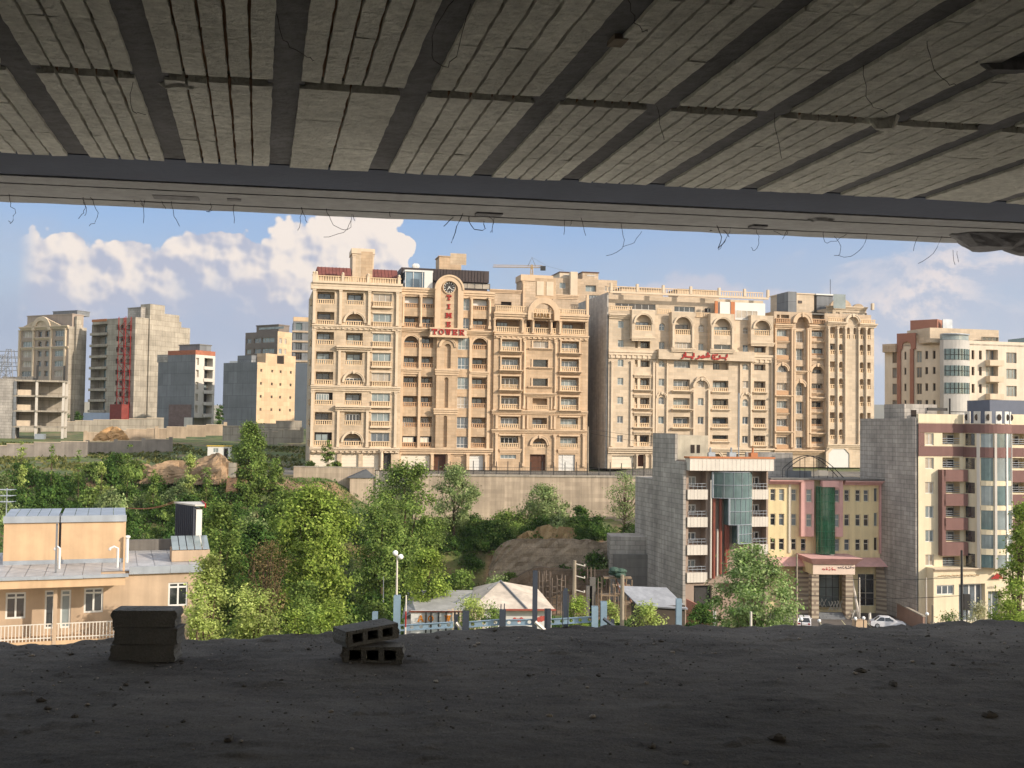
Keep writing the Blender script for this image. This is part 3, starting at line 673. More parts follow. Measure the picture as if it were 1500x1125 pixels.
# red Persian lettering, drawn as thick strokes: (x right to left in picture px, y px)
def stroke(pts, wd, name='sign_letter'):
    f = MB(); P_ = []
    for x, y in pts: px, py = 960+x*.09333, 490+y*.09333; F.t = TI; u, v = F.uv(px, py, -1.2); P_.append((u, v))
    F.t = T6
    for (a, c), (e, g) in zip(P_, P_[1:]):
        L_ = hypot(e-a, g-c) or 1e-6; nx, nz = -(g-c)/L_*wd/2, (e-a)/L_*wd/2; ex, ez = (e-a)/L_*wd*.3, (g-c)/L_*wd*.3
        f.prism([(a-ex+nx, c-ez+nz), (e+ex+nx, g+ez+nz), (e+ex-nx, g+ez-nz), (a-ex-nx, c-ez-nz)], -1.33-random.random()*.02, -1.154)
    f.build(name, M_redl, b.root)
DOT = 26
stroke([(1125, 318), (1122, 350), (1100, 366), (1060, 366), (1015, 364)], .26)      # be
stroke([(1108, 392), (1104, 396)], .26)
stroke([(1012, 330), (1018, 358), (1000, 382), (975, 388)], .24)                    # re
stroke([(978, 318), (940, 322), (900, 322)], .24); stroke([(905, 322), (895, 345), (900, 378), (940, 388), (975, 378)], .26)   # jim
stroke([(936, 352), (932, 356)], .26)
stroke([(850, 322), (848, 352), (832, 352), (828, 330), (826, 352), (806, 352), (802, 332), (800, 354), (770, 358)], .22)     # shin
stroke([(822, 288), (818, 292)], .24); stroke([(835, 306), (808, 306)], .2)
stroke([(770, 355), (752, 330), (730, 342), (742, 368), (765, 362), (752, 345)], .24); stroke([(740, 356), (690, 358)], .26)   # he
stroke([(686, 332), (690, 356), (670, 376), (636, 382)], .24)                       # re
stroke([(602, 298), (604, 344), (580, 352), (500, 350), (475, 344)], .26); stroke([(590, 374), (570, 374)], .24)     # ye
stroke([(470, 274), (474, 344)], .28)                                               # alef
stroke([(440, 312), (448, 345), (436, 364), (412, 374)], .24)                       # re
# ground floor
F.door(RC(62, 178, 955, 1016), M_cream, .35, groove=.6, name='garage_door')
F.door(RC(195, 232, 950, 1012), M_door, .6, panels=1, name='entrance_door')
for x in (190, 238, 268): F.pilaster((U(x-6), U(x+6), .02, V0(948, x)), .4, rnd=True, name='porch_column')
F.archband(RC(490, 640, 922, 1010), .4, .3); F.hole(RC(492, 638, 935, 1010), .8); F.hole(RC(660, 720, 945, 1010), .8); F.hole(RC(300, 440, 955, 1012), .6)
H4 = V0(213, 100)
V = lambda y, x=540: F.uv(x, y)[1]
FL = b.face('left')
mbl = MB(); F.wall(mbl, H4); mbl.face([(b.W, 0, 0), (b.W, b.D, 0), (b.W, b.D, H4), (b.W, 0, H4)]); mbl.face([(b.W, b.D, 0), (0, b.D, 0), (0, b.D, H4), (b.W, b.D, H4)])
mbl.build('wall', [M_stone3, M_dark], b.root)
m = MB(); m.box(.02, b.W-.02, .02, b.D-.02, H4-.3, H4-.02); m.build('roof', M_conc, b.root)
# set-back upper storey with its railings
w = 2.0; q = b.face('front', w, t=T6, wall=M_stone3); Uq = lambda x: q.uv(x, 170)[0]; Vq = lambda y, x=440: q.uv(x, y)[1]
zt = q.uv(440, 128)[1]
for x0, x1, y0, y1, n in ((76, 287, 160, 190, 5), (385, 493, 175, 203, 3), (545, 578, 184, 206, 1)):
    q.window((Uq(x0), Uq(x1), q.uv((x0+x1)/2, y1)[1], q.uv((x0+x1)/2, y0)[1]), .25, mull=n, gm=M_glass, fm=M_white)
mb_ = MB(); q.wall(mb_, zt, .1, Uq(850), H4-.3); mb_.face([(.1, b.D, H4-.3), (.1, w, H4-.3), (.1, w, zt), (.1, b.D, zt)]); mb_.face([(Uq(850), w, H4-.3), (Uq(850), b.D, H4-.3), (Uq(850), b.D, zt), (Uq(850), w, zt)]); mb_.face([(.1, w, zt), (Uq(850), w, zt), (Uq(850), b.D, zt), (.1, b.D, zt)])
mb_.build('set_back_storey', [M_stone3, M_dark], b.root)
side = MB(); side.box(-.25, -.004, .3, b.D, 0, zt+.1); side.build('bare_side_wall', M_bare, b.root)
q.box((.1, Uq(850), zt+.003, zt+.35), -.2, .3, M_trim, 'parapet_base')
q.rail((.1, Uq(850), zt+.36, zt+1.5), 0+w, pitch=.45, bw=.12, name='roof_balustrade')
for x in (35, 170, 305, 448, 595, 727, 848): q.box((Uq(x)-.2, Uq(x)+.2, zt+.355, zt+1.75), -.25, .25, M_trim, 'parapet_pier')
F.rail((.2, U(160), V(213), V(190)), -.1, name='terrace_balustrade')
F.rail((U(290), U(368), V(222), V(196)), -.1, name='terrace_balustrade'); F.rail((U(495), U(572), V(232), V(208)), -.1, name='terrace_balustrade')
m = MB(); m.box(Uq(598), Uq(832), -.2, w-.06, V(238), Vq(150)); 
m.build('white_rooftop_room', M_white, b.root)
f = b.face('front', -.2, t=T6); f.window((f.uv(708, 215)[0], f.uv(820, 215)[0], f.uv(765, 236)[1], f.uv(765, 196)[1]), 0, mull=3, hole=False, w=-.22, gm=M_glassb, name='terrace_glazing')
M_terra = mat('terracotta_cladding', (176, 112, 72), .7, .1, 1)
for x0, x1 in ((597, 612), (679, 701)): f.box((f.uv(x0, 190)[0], f.uv(x1, 190)[0], V(240), Vq(148)), -.3, -.004, M_terra, 'terracotta_pier')
for x0, x1, y in ((108, 325, 84), (405, 620, 92)):
    q2 = b.face('front', 8, t=T6); roofbox(b, q2.uv(x0, 95)[0], q2.uv(x1, 95)[0], 8, 13, zt, q2.uv((x0+x1)/2, y)[1], M_stone4, 'roof_plant_room', .2, M_conc)

# ================================================================== tower 5: brown stone and cream columned end
b = Bld('apartment_tower', 'brown stone apartment tower with cream columned right end, right of the Persian lettering', 'apartment building', 1133.4, Yt(1133.4, -.4), TH, -6.4, pxr=1276, D=17)
F = b.face('front', t=T6, wall=M_stone4, trim=M_trim2)
U = lambda x: F.uv(x, 560)[0]
def RC(x0, x1, y0, y1): return (U(x0), U(x1), V0(y1, (x0+x1)/2), V0(y0, (x0+x1)/2))
V0 = lambda y, x: F.uv(x, y)[1]
ca, cb, cc = (920, 976), (1018, 1062), (1102, 1162)
ra = [(297, 330), (392, 428), (482, 518), (575, 612), (668, 706), (763, 800), (857, 895)]
for i, (y0, y1) in enumerate(ra):
    r = RC(*ca, y0, y1); F.window(r, .5, mull=3, arch=i == 2, gm=M_glassl if i % 2 else M_glassb)
    if i == 2: F.archband(r, .4, .3)
    else: F.cornice((r[0]-.3, r[1]+.3, r[2]-1.3, r[2]-.9), .4, name='window_sill'); F.box((r[0]-.1, r[1]+.1, r[2]-.85, r[2]-.1), -.3, -.004, M_rail2, 'window_apron')
for i, (y0, y1) in enumerate([(305, 362), (395, 455), (487, 516), (572, 640), (672, 735), (765, 825), (858, 916)]):
    r = RC(*cb, y0, y1); F.window(r, .7, mull=2, hbar=.3, arch=i == 3, gm=M_glassb, fw=.1)
    if i == 3: F.archband(r, .5, .4)
for i, (y0, y1) in enumerate([(303, 342), (393, 430), (487, 526), (578, 612), (672, 712), (760, 800), (858, 892)]):
    r = RC(*cc, y0, y1); F.loggia(r, rail=0 if i == 2 else .25, dep=.9 if i not in (0, 1) else .5, arch=i == 2, mull=3 if i in (0, 3) else 2, gm=M_glassl if i < 2 else M_glass, fm=M_white if i in (0, 3) else M_dmetal, wfrac=(.03, .97), m=M_rail2)
    if i == 2: F.archband(r, .4, .3)
    else: F.cornice((r[0]-.3, r[1]+.3, r[2]-.9, r[2]-.5), .5, name='balcony_ledge')
for x in (995, 1008, 1078, 1090, 1172): F.pilaster((U(x-6), U(x+6), V0(912, x), V0(290, x)), .6, cap=True)
for x in (910,): F.pilaster((U(x-4), U(x+6), V0(912, x), V0(290, x)), .4)
for y0, y1, x0, x1, p in ((268, 292, 908, 1000, .7), (275, 298, 1085, 1180, .7), (512, 528, 1006, 1092, .6), (640, 656, 908, 998, .8), (650, 668, 1090, 1178, .8), (828, 846, 908, 998, .8), (836, 854, 1090, 1178, .8), (925, 948, 905, 1180, .8)):
    F.cornice((U(x0), U(x1), V0(y1, (x0+x1)/2), V0(y0, (x0+x1)/2)), p)
r = RC(1020, 1082, 228, 290); F.hole(r, 1.2, True); F.archband(r, .7, .45)
F.hole(RC(920, 985, 218, 236), .8); F.pilaster((U(935), U(942), V0(236, 940), V0(218, 940)), -.1, cap=False, name='mullion_pier'); F.rail(RC(912, 990, 238, 262), -.15, m=M_rail2)
F.hole(RC(1105, 1170, 205, 240), 1.5); F.rail(RC(1102, 1174, 242, 265), -.15, m=M_rail2)
# columned end (cream), a proud bay
pr = -1.0; G = b.face('front', pr, t=T6, wall=M_stone3, trim=M_trim)
gu = lambda x: G.uv(x, 560)[0]; gv = lambda y, x=1300: G.uv(x, y)[1]
rows = [(285, 345), (372, 428), (465, 520), (552, 606), (642, 696), (730, 784), (818, 870)]
for i, (y0, y1) in enumerate(rows):
    for x0, x1, ar in ((1199, 1227, 0), (1246, 1268, 1), (1354, 1376, 1), (1394, 1412, 0)):
        if x0 == 1394 and i > 6: continue
        G.loggia((gu(x0), gu(x1), gv(y1), gv(y0)), rail=.42, dep=.9, arch=bool(ar), win=(i == 1 and x0 < 1260), fm=M_white, mull=1, wfrac=(.05, .95))
    if i == 0:
        for x0, x1 in ((1288, 1303), (1322, 1336)): G.loggia((gu(x0), gu(x1), gv(y1), gv(y0)), rail=.42, dep=.6, arch=True, win=False)
for x in (1188, 1236, 1276, 1346, 1385): G.pilaster((gu(x-6), gu(x+6), gv(900), gv(283)), .45, rnd=True, name='column')
x0, x1 = gu(1285), gu(1340); ucc = (x0+x1)/2; RR = (x1-x0)/2
G.box((ucc-.12, ucc+.12, gv(895), gv(350)), -.3, -.004, M_trim, 'pilaster')
G.archband((x0, x1, gv(895), gv(228)), .4, .6)
for u in (x0-.2, x1+.2): G.box((u-.22, u+.22, gv(895), gv(228)-RR), -.5, -.004, M_trim, 'pilaster')
mb_ = MB(); top = gv(262); G.L = b.W; G.wall(mb_, top, gu(1182), b.W, 0)
for u in (gu(1182), b.W): mb_.face([(u, pr, 0), (u, 0, 0), (u, 0, top), (u, pr, top)])
mb_.face([(gu(1182), pr, top), (b.W, pr, top), (b.W, 0, top), (gu(1182), 0, top)]); 
n = 16; mb_.prism([(ucc+RR*cos(pi*k/n), gv(228)-RR+RR*sin(pi*k/n)) for k in range(n+1)]+[(ucc-RR, top+.01), (ucc+RR, top+.01)], pr+.01, pr+.6)
mb_.build('columned_bay', [M_stone3, M_dark], b.root)
G.cornice((gu(1182), gu(1282), gv(278), gv(258)), .7); G.cornice((gu(1350), b.W+.3, gv(282), gv(262)), .7); G.cornice((gu(1182), b.W, gv(918), gv(895)), .6)
G.rail((gu(1186), gu(1282), gv(258), gv(236)), pr-.1, name='roof_balustrade'); G.rail((gu(1352), b.W+.2, gv(262), gv(240)), pr-.1, name='roof_balustrade')
r = (gu(1190), gu(1298), .02, gv(920)); G.open = []
f = MB(); f.xf = G.xf; c_ = .9
f.prism([(r[0], r[2]), (r[1], r[2]), (r[1], r[3]-c_), (r[1]-c_, r[3]), (r[0]+c_, r[3]), (r[0], r[3]-c_)], pr-.06, pr-.004); f.build('garage_door', M_white, b.root)
f = MB(); f.prism([(r[0]-.5, 0.02), (r[0]-.02, .02), (r[0]-.02, r[3]-c_), (r[0]+c_-.02, r[3]+.02), (r[1]-c_+.02, r[3]+.02), (r[1]+.02, r[3]-c_), (r[1]+.02, .02), (r[1]+.5, .02), (r[1]+.5, r[3]-c_+.3), (r[1]-c_+.2, r[3]+.5), (r[0]+c_-.2, r[3]+.5), (r[0]-.5, r[3]-c_+.3)], pr-.2, pr-.004); f.build('door_surround', M_trim, b.root)
H5 = V0(205, 1040)
shell(b, H5, [F], M_stone4)
w = 1.5; q = b.face('front', w, t=T6, wall=M_stone3); Uq = lambda x: q.uv(x, 200)[0]; Vq = lambda y, x=1300: q.uv(x, y)[1]
for x0, x1, n in ((1190, 1212, 1), (1230, 1250, 1), (1265, 1392, 4)): q.window((Uq(x0), Uq(x1), Vq(236), Vq(206)), .2, mull=n, gm=M_glassb, fm=M_trim)
mb_ = MB(); q.wall(mb_, Vq(190), Uq(1180), b.W-.1, top); mb_.face([(Uq(1180), w, top), (b.W-.1, w, top), (b.W-.1, 9, top), (Uq(1180), 9, top)]); mb_.face([(Uq(1180), w, Vq(190)), (b.W-.1, w, Vq(190)), (b.W-.1, 9, Vq(190)), (Uq(1180), 9, Vq(190))])
for u in (Uq(1180), b.W-.1): mb_.face([(u, w, top), (u, 9, top), (u, 9, Vq(190)), (u, w, Vq(190))])
mb_.build('set_back_storey', [M_stone3, M_dark], b.root)
q.cornice((Uq(1180), b.W-.1, Vq(192), Vq(176)), .5)
for x in (1272, 1365): 
    f = MB(); u = Uq(x); rr_ = 2.2 if x < 1300 else 1.1; f.prism([(u+rr_*cos(pi*k/12), Vq(178)+rr_*.75*sin(pi*k/12)) for k in range(13)], w+1, w+1.6); f.build('roof_pediment', M_stone4, b.root)
q.box((Uq(1398), Uq(1408), Vq(192), Vq(158)), .0, .6, M_trim, 'parapet_pier')
q2 = b.face('front', 5, t=T6); roofbox(b, q2.uv(965, 140)[0], q2.uv(1116, 140)[0], 5, 11, H5-.2, q2.uv(1040, 110)[1], M_stone3, lid=.2, lm=M_trim)
q2.box((q2.uv(921, 140)[0], q2.uv(964, 140)[0], H5, q2.uv(940, 112)[1]), .5, 5, M_cement, 'lift_shaft')
q2.hole((0, 0, 0, 0), 0); q2.window((q2.uv(1033, 150)[0], q2.uv(1052, 150)[0], q2.uv(1040, 158)[1], q2.uv(1040, 144)[1]), 0, hole=False, w=4.96, mull=1, fm=M_door, name='penthouse_window')
g0, g1, gz = q2.uv(1130, 140)[0], q2.uv(1215, 140)[0], q2.uv(1170, 110)[1]
m = MB(); m.box(g0, g1, 5, 9, H5-.2, gz-.25); m.build('glazed_lift_room', M_cement, b.root); m = MB(); m.box(g0-.3, g1+.3, 4.7, 9.3, gz-.246, gz); m.build('white_roof_slab', M_white, b.root)
q2.box((g0+.6, g1-.3, H5+1, gz-.6), -.06, -.004, M_glassl, 'window')
m = MB(); m.tube([(g1, 6, gz), (g1, 6, gz+3)], .05, 5); m.build('antenna', M_dmetal, b.root)
# ================================================================== grey-sided block with white balconies and a glass bay (crop T7)
M_yellow = mat('yellow_render', (226, 208, 162), .8, .12, .4, streak=.15)
M_pink = mat('pink_render', (208, 164, 156), .8, .12, .5, streak=.12)
M_wpanel = mat('white_ribbed_panel', (202, 194, 182), .5, .08, .6, streak=.1)
M_taupe = mat('taupe_render', (150, 132, 118), .8, .12, .5)
M_copper = mat('copper_red_tube', (128, 72, 58), .45, .12, 1)
M_gglass = glass('green_glass', (52, 98, 70), .05, .8, .5)
M_greyglass = glass('grey_blue_curtain_glass', (92, 112, 112), .08, .8, .4)
b = Bld('apartment_block', 'apartment block with white ribbed balconies, copper tubes and a stepped glass bay', 'apartment block', 1005, 131, TH, -24.5, pxr=1125.5, D=15)
b.D = b.depth_left(960)
F = b.face('front', t=T7, wall=M_taupe)
U = lambda x: F.uv(x, 500)[0]; V = lambda y, x=560: F.uv(x, y)[1]
xl0, xl1, xr0, xr1 = 383, 490, 724, 812
fl = [(255, 352), (405, 498), (553, 645), (700, 790)]
for i, (y0, y1) in enumerate(fl):
    for (x0, x1) in ((xl0, xl1), (xr0, xr1)):
        if i == 3 and x0 == xr0: continue
        r = (U(x0)+.25, U(x1)-.1, V(y1), V(y0)); F.hole(r, 1.6)
        F.window((r[0]+.3, r[0]+1.5, r[2]+.35, r[3]-.7), hole=False, w=1.45, mull=1, gm=M_glass, fw=.12, name='balcony_window')
        p = F.mb(); u0, u1 = U(x0), U(x1); v0, v1 = V(y1+52), V(y1)   # ribbed white front of the balcony
        p.box(u0, u1, -.35, -.004, v0, v1)
        n = 6
        for k in range(n+1): uu = u0+(u1-u0)*k/n; p.box(max(u0, uu-.03), min(u1, uu+.03), -.37, -.351, v0, v1)
        p.build('balcony_front', M_wpanel, b.root)
        h = F.mb()
        for z in (.35, .7): h.tube([(r[0], -.1, r[2]+z), (r[1], -.1, r[2]+z)], .035, 5)
        for k in range(5): h.tube([(r[0]+(r[1]-r[0])*k/4, -.1, r[2]), (r[0]+(r[1]-r[0])*k/4, -.1, r[2]+.7)], .025, 5)
        h.build('balcony_rail', M_metal, b.root)
# top fascia
p = F.mb(); u0, u1 = U(378), U(822); v0, v1 = V(250), V(186); p.box(u0, u1, -1.3, .3, v0, v1); n = 20
for k in range(n+1): uu = u0+(u1-u0)*k/n; p.box(max(u0, uu-.03), min(u1, uu+.03), -1.32, -1.301, v0, v1)
p.build('roof_fascia', M_wpanel, b.root)
F.box((u0-.1, u1+.1, v1+.003, v1+.2), -1.4, .4, M_terra, 'roof_edge')
# stepped glass bay, a curved bulge
gl, g1 = U(512), U(722); steps = [(U(512), V(258), V(395)), (U(580), V(396), V(535)), (U(625), V(536), V(635))]
def bulge(u): t = (u-gl)/(g1-gl); return -.5-1.2*sin(pi*min(1, max(0, t)))**.8
mb_ = MB(); fr = MB()
for us, vt, vb in steps:
    n = 12
    for k in range(n):
        a, c = us+(g1-us)*k/n, us+(g1-us)*(k+1)/n
        mb_.face([(a, bulge(a), vb), (c, bulge(c), vb), (c, bulge(c), vt), (a, bulge(a), vt)])
        mb_.face([(a, bulge(a), vb), (a, 0, vb), (c, 0, vb), (c, bulge(c), vb)]); mb_.face([(a, bulge(a), vt), (c, bulge(c), vt), (c, 0, vt), (a, 0, vt)])
    mb_.face([(us, bulge(us), vb), (us, bulge(us), vt), (us, 0, vt), (us, 0, vb)]); mb_.face([(g1, bulge(g1), vb), (g1, 0, vb), (g1, 0, vt), (g1, bulge(g1), vt)])
    for z in np.linspace(vb, vt, 4 if vt-vb > 3.2 else 3): fr.tube([(us+(g1-us)*k/14, bulge(us+(g1-us)*k/14)-.04, z) for k in range(15)], .045, 4)
    for k in range(0, 15, 3): uu = us+(g1-us)*k/14; fr.tube([(uu, bulge(uu)-.03, vb), (uu, bulge(uu)-.03, vt)], .035, 4)
    fr.tube([(us, bulge(us)-.05, vb), (us, bulge(us)-.05, vt)], .14, 6)
bay = mb_.build('glass_bay', M_greyglass, b.root); fr.build('mullion', M_metal, bay)
for x, y0, y1, m_ in ((505, 300, 820, M_wpanel), (521, 300, 822, M_copper), (540, 560, 810, M_wpanel), (556, 395, 800, M_copper), (596, 540, 720, M_copper), (585, 540, 800, M_copper)):
    p = F.mb(); u = U(x); p.tube([(u, -.45, V(y1)), (u, -.45, V(y0))], .2 if m_ is M_copper else .12, 8); p.build('facade_tube', m_, b.root)
F.box((U(498), U(716), V(850), V(640)), -.12, -.004, M_taupe, 'recess_panel')
F.door((U(425), U(520), .02, V(860)), M_dmetal, .5, panels=1, name='shop_front')
F.hole((U(560), U(800), .02, V(850)), 2)
HB = V(250); shell(b, HB+1.2, [F], M_taupe, M_conc)
M_gside = mat('grey_block_side', (174, 167, 158), .95, .3, .28, brick=(1.3, .6, (132, 127, 121), .035), streak=.22, bump=.1, bscale=2)
zs = F.uv(378, 205)[1]; mid = b.D; far = b.depth_left(935)
m = MB(); m.box(-.35, -.004, -.2, mid, 0, zs); lo = V(286, 130)
FLb = Fac(b, 'left'); z2 = (674-698)/1600*b.O[1]   # lower rear wing
m.box(-.349, 4, mid+.003, far, 0, at(948, 698, b.O[1]+16)[2]-b.zb); m.build('side_wall', M_gside, b.root)
# stair tower above the roof
s0 = MB(); ty0, ty1 = b.depth_left(1002), mid-.02
zt = at(980, 637, b.O[1]+8)[2]-b.zb
s0.box(0, 4.0, ty0+2.0, ty1, HB, zt); o = s0.build('stair_tower', mat('flaking_plaster', (176, 168, 150), .95, .3, .5, bump=.3, bscale=2, streak=.2), b.root)
s1 = MB(); s1.box(-.34, -.003, ty0+2.0, ty1+.02, zs, zt+.2); s1.build('side_wall', M_gside, b.root)
s1 = MB(); s1.box(1.7, 2.2, ty0+1.95, ty0+1.997, HB+2.0, HB+3.0); s1.box(2.5, 2.9, ty0+1.95, ty0+1.997, HB+2.0, HB+3.0); s1.build('window', M_dark, b.root)
m = MB(); m.tube([(8.2, 3, HB+1), (8.2, 3, HB+9.5)], .07, 6); m.build('antenna_mast', M_metal, b.root)
for x, y in ((4, 2.5), (7, 3), (9.5, 2.2)):
    m = MB(); m.box(x, x+.9, y, y+.8, HB+1.2, HB+2.1); m.tube([(x+.4, y+.4, HB+2.1), (x+.4, y+.4, HB+2.7)], .12, 6); m.build('rooftop_cooler', M_metal if x < 9 else M_terra, b.root)

# ================================================================== yellow and pink public building
b = Bld('public_building', 'yellow three-storey building with pink piers, green glass bay and pink entrance canopy', 'building', 1125.8, 151.5, radians(3), -25, pxr=1297, D=12)
F = b.face('front', t=T7, wall=M_yellow)
U = lambda x: F.uv(x, 500)[0]; V = lambda y, x=1110: F.uv(x, y)[1]
rows = [(352, 415), (483, 546), (615, 676)]
M_wfr = mat('cream_window_frame', (206, 198, 178), .5, .06, 1)
for y0, y1 in rows:
    for x0, x1 in ((828, 856), (874, 903), (940, 968), (1222, 1250), (1281, 1308), (1325, 1352)):
        F.window((U(x0), U(x1), V(y1), V(y0)), .2, mull=0, hbar=.62, fm=M_wfr, gm=M_glass, fw=.09)
    F.window((U(1380), U(1400), V(y1), V(y0-10)), .35, mull=0, gm=M_glass, fm=M_wfr)
P = b.face('front', -.9, t=T7, wall=M_pink)
for (x0, x1, wx0, wx1) in ((993, 1062, 1020, 1050), (1156, 1216, 1166, 1196)):
    P.open = []; up = lambda x: P.uv(x, 450)[0]; vp = lambda y: P.uv(1100, y)[1]
    for y0, y1 in rows[:2]: P.window((up(wx0), up(wx1), vp(y1+5), vp(y0)), .2, mull=0, hbar=.6, fm=M_wfr, gm=M_glass, fw=.09)
    mb_ = MB(); P.wall(mb_, vp(302), up(x0), up(x1), vp(603))
    for u in (up(x0), up(x1)): mb_.face([(u, -.9, vp(603)), (u, 0, vp(603)), (u, 0, vp(302)), (u, -.9, vp(302))])
    mb_.face([(up(x0), -.9, vp(302)), (up(x1), -.9, vp(302)), (up(x1), 0, vp(302)), (up(x0), 0, vp(302))]); mb_.face([(up(x0), -.9, vp(603)), (up(x1), -.9, vp(603)), (up(x1), 0, vp(603)), (up(x0), 0, vp(603))])
    mb_.build('pink_pier', [M_pink, M_dark], b.root)
for x0, x1 in ((992, 1018), (1170, 1196)): F.window((U(x0), U(x1), V(680), V(615)), .2, mull=0, hbar=.6, fm=M_white, gm=M_glass)
g0, g1, gt, gb = U(1060), U(1158), V(335), V(688)
gc, gr = (g0+g1)/2, (g1-g0)/2
mb_ = MB(); fr = MB(); n = 12
arc = [(gc-gr*cos(pi*k/n), -.9-1.0*sin(pi*k/n)) for k in range(n+1)]
for (a, c), (e, g) in zip(arc, arc[1:]): mb_.face([(a, c, gb), (e, g, gb), (e, g, gt), (a, c, gt)])
mb_.face([(x, y, gt) for x, y in arc]); mb_.face([(x, y, gb) for x, y in arc][::-1])
for z in np.linspace(gb, gt, 10): fr.tube([(x, y-.03, z) for x, y in arc], .035, 4)
for k in range(1, n, 2): fr.tube([(arc[k][0], arc[k][1]-.02, gb), (arc[k][0], arc[k][1]-.02, gt)], .03, 4)
bay = mb_.build('green_glass_bay', M_gglass, b.root); fr.build('mullion', mat('green_frame', (60, 120, 90), .5, .1, 1), bay)
F.box((U(1082), U(1165), V(335), V(303)), -2.0, -.91, M_pink, 'bay_head'); F.box((U(1082), U(1130), V(278), V(252)), -.5, .4, M_cream, 'roof_sign_block')
p = F.mb(); p.tube([(U(1131), -2.0, V(718)), (U(1131), -2.0, V(688))], .3, 8); p.build('lamp_finial', M_cream, b.root)
for x0, x1 in ((818, 990), (1218, 1425)): F.cornice((U(x0), U(x1), V(326), V(302)), 1.1, M_pink, name='eaves'); 
F.box((U(818), U(1428), V(300), V(292)), -1.2, .5, M_conc, 'eaves_slab')
F.box((U(1405), U(1420), V(690), V(327)), -.35, -.004, M_pink, 'end_pier'); F.box((U(925), U(938), V(690), V(327)), -.15, -.004, M_wfr, 'corner_strip')
# pink skirt roof and the entrance canopy
zsk, zsk0 = V(752), V(712)
m = MB(); m.face([(U(818), -2.0, zsk), (b.W, -2.0, zsk), (b.W, -.004, zsk0), (U(818), -.004, zsk0)]); m.face([(U(818), -2.0, zsk), (U(818), 0, zsk), (b.W, 0, zsk), (b.W, -2, zsk)]); m.build('skirt_roof', M_pink, b.root)
Q = b.face('front', -5.0, t=TY); uq = lambda x: Q.uv(x, 400)[0]; vq = lambda y: Q.uv(650, y)[1]
c0, c1 = uq(375), uq(958)
m = MB(); zt_, zc, zb_ = vq(160), vq(248), vq(392)
m.face([(uq(312), -6.2, zt_), (uq(1035), -6.2, zt_), (c1, -5.3, zc), (c0, -5.3, zc)]); m.face([(uq(312), -6.2, zt_), (c0, -5.3, zc), (c0, 0, zc), (uq(312), 0, zt_)]); m.face([(uq(1035), -6.2, zt_), (uq(1035), 0, zt_), (c1, 0, zc), (c1, -5.3, zc)]); m.face([(uq(312), -6.2, zt_), (uq(312), 0, zt_), (uq(1035), 0, zt_), (uq(1035), -6.2, zt_)])
m.build('canopy_roof', M_pink, b.root)
m = MB(); m.box(c0, c1, -5.0, -.1, zb_, zc-.01); m.build('canopy', M_yellow, b.root)
sg = MB(); sg.box(c0+.05, c1-.02, -5.12, -5.004, zb_+.05, zc-.05); sgn = sg.build('sign_board', mat('pale_sign', (216, 196, 178), .6, .05, 1), b.root)
def scr(x0, x1, yb, h, m_, seed, name):     # a line of small cursive marks
    r_ = random.Random(seed); f = MB(); x = x0
    while x < x1:
        w_ = r_.uniform(12, 34); pts = []
        for k in range(6): pts.append((uq(x+w_*k/5), -5.135, vq(yb+r_.uniform(-h, h)*.5)))
        f.tube(pts, .055, 5)
        if r_.random() < .6: f.sphere((uq(x+w_/2), -5.13, vq(yb-h*.9)), .07, 6)
        x += w_+r_.uniform(4, 14)
    f.build(name, m_, sgn)
scr(505, 700, 318, 26, mat('pink_red_letter', (196, 66, 74), .5, .05, 1), 3, 'sign_lettering'); scr(722, 930, 296, 24, mat('grey_letter', (120, 110, 112), .5, .05, 1), 4, 'sign_lettering')
M_band = mat('banded_stone', (186, 172, 150), .8, .1, 1, brick=(50, .62, (136, 122, 108), .16))
for x0, x1 in ((370, 468), (835, 935)):
    m = MB(); m.box(uq(x0), uq(x1), -4.95, -3.6, .003, zb_-.003); m.build('entrance_pillar', M_band, b.root)
m = MB(); m.box(uq(520), uq(575), -1.5, -1.0, .003, zb_-.003); m.build('entrance_pillar', M_band, b.root)
m = MB(); m.box(U(960), U(1060), -1.0, -.004, 0, zsk-.003); m.build('entrance_wall', M_band, b.root)
m = MB()
m.slab([(0, 0)]*3, 0, 0) if False else None
m.face([(U(1385), -.4, 0), (U(1440), -2.2, 0), (U(1412), -1.2, zsk), (U(1385), -.4, zsk)]); m.face([(U(1440), -2.2, 0), (U(1440), 0, 0), (U(1412), 0, zsk), (U(1412), -1.2, zsk)]); m.build('buttress', M_band, b.root)
F.hole((U(1072), U(1235), .5, V(800)), 2.5); F.window((U(1085), U(1225), .5, V(815)), hole=False, w=2.3, mull=3, hbar=.6, fm=M_dmetal, name='glazed_entrance')
F.window((U(1295), U(1385), 1.0, V(800)), .3, mull=1, hbar=.4, gm=M_glass, fm=M_wfr); 
for k in range(4):
    m = MB(); m.box(uq(480)+k*.02, uq(850)-k*.02, -5.2+k*.35, -3.2+.002*k, .003+k*.17, .17+k*.17); m.build('entrance_step', M_cement, b.root)
m = MB(); u = uq(940); m.tube([(uq(1000), -5.6, .0), (uq(960), -3.5, zb_)], .18, 6); m.build('raking_strut', M_wpanel, b.root)
HY = V(300); shell(b, HY, [F], M_yellow)
p = F.mb()      # arched steel frame above the roof
for w_ in (2.0, 4.2):
    p.tube([(U(942)+(U(1245)-U(942))*k/16, w_, HY+.2+(3.0)*sin(pi*(.12+.88*k/16))) for k in range(17)], .06, 5)
    for k in (0, 5, 9, 13): uu = U(942)+(U(1245)-U(942))*k/16; p.tube([(uu, w_, HY), (uu, w_, HY+.2+3.0*sin(pi*(.12+.88*k/16)))], .05, 5)
p.build('arched_roof_frame', M_dmetal, b.root)
m = MB(); m.box(U(1000), U(1140), 7.5, 8, HY, HY+.9); m.build('roof_parapet', M_cement, b.root)
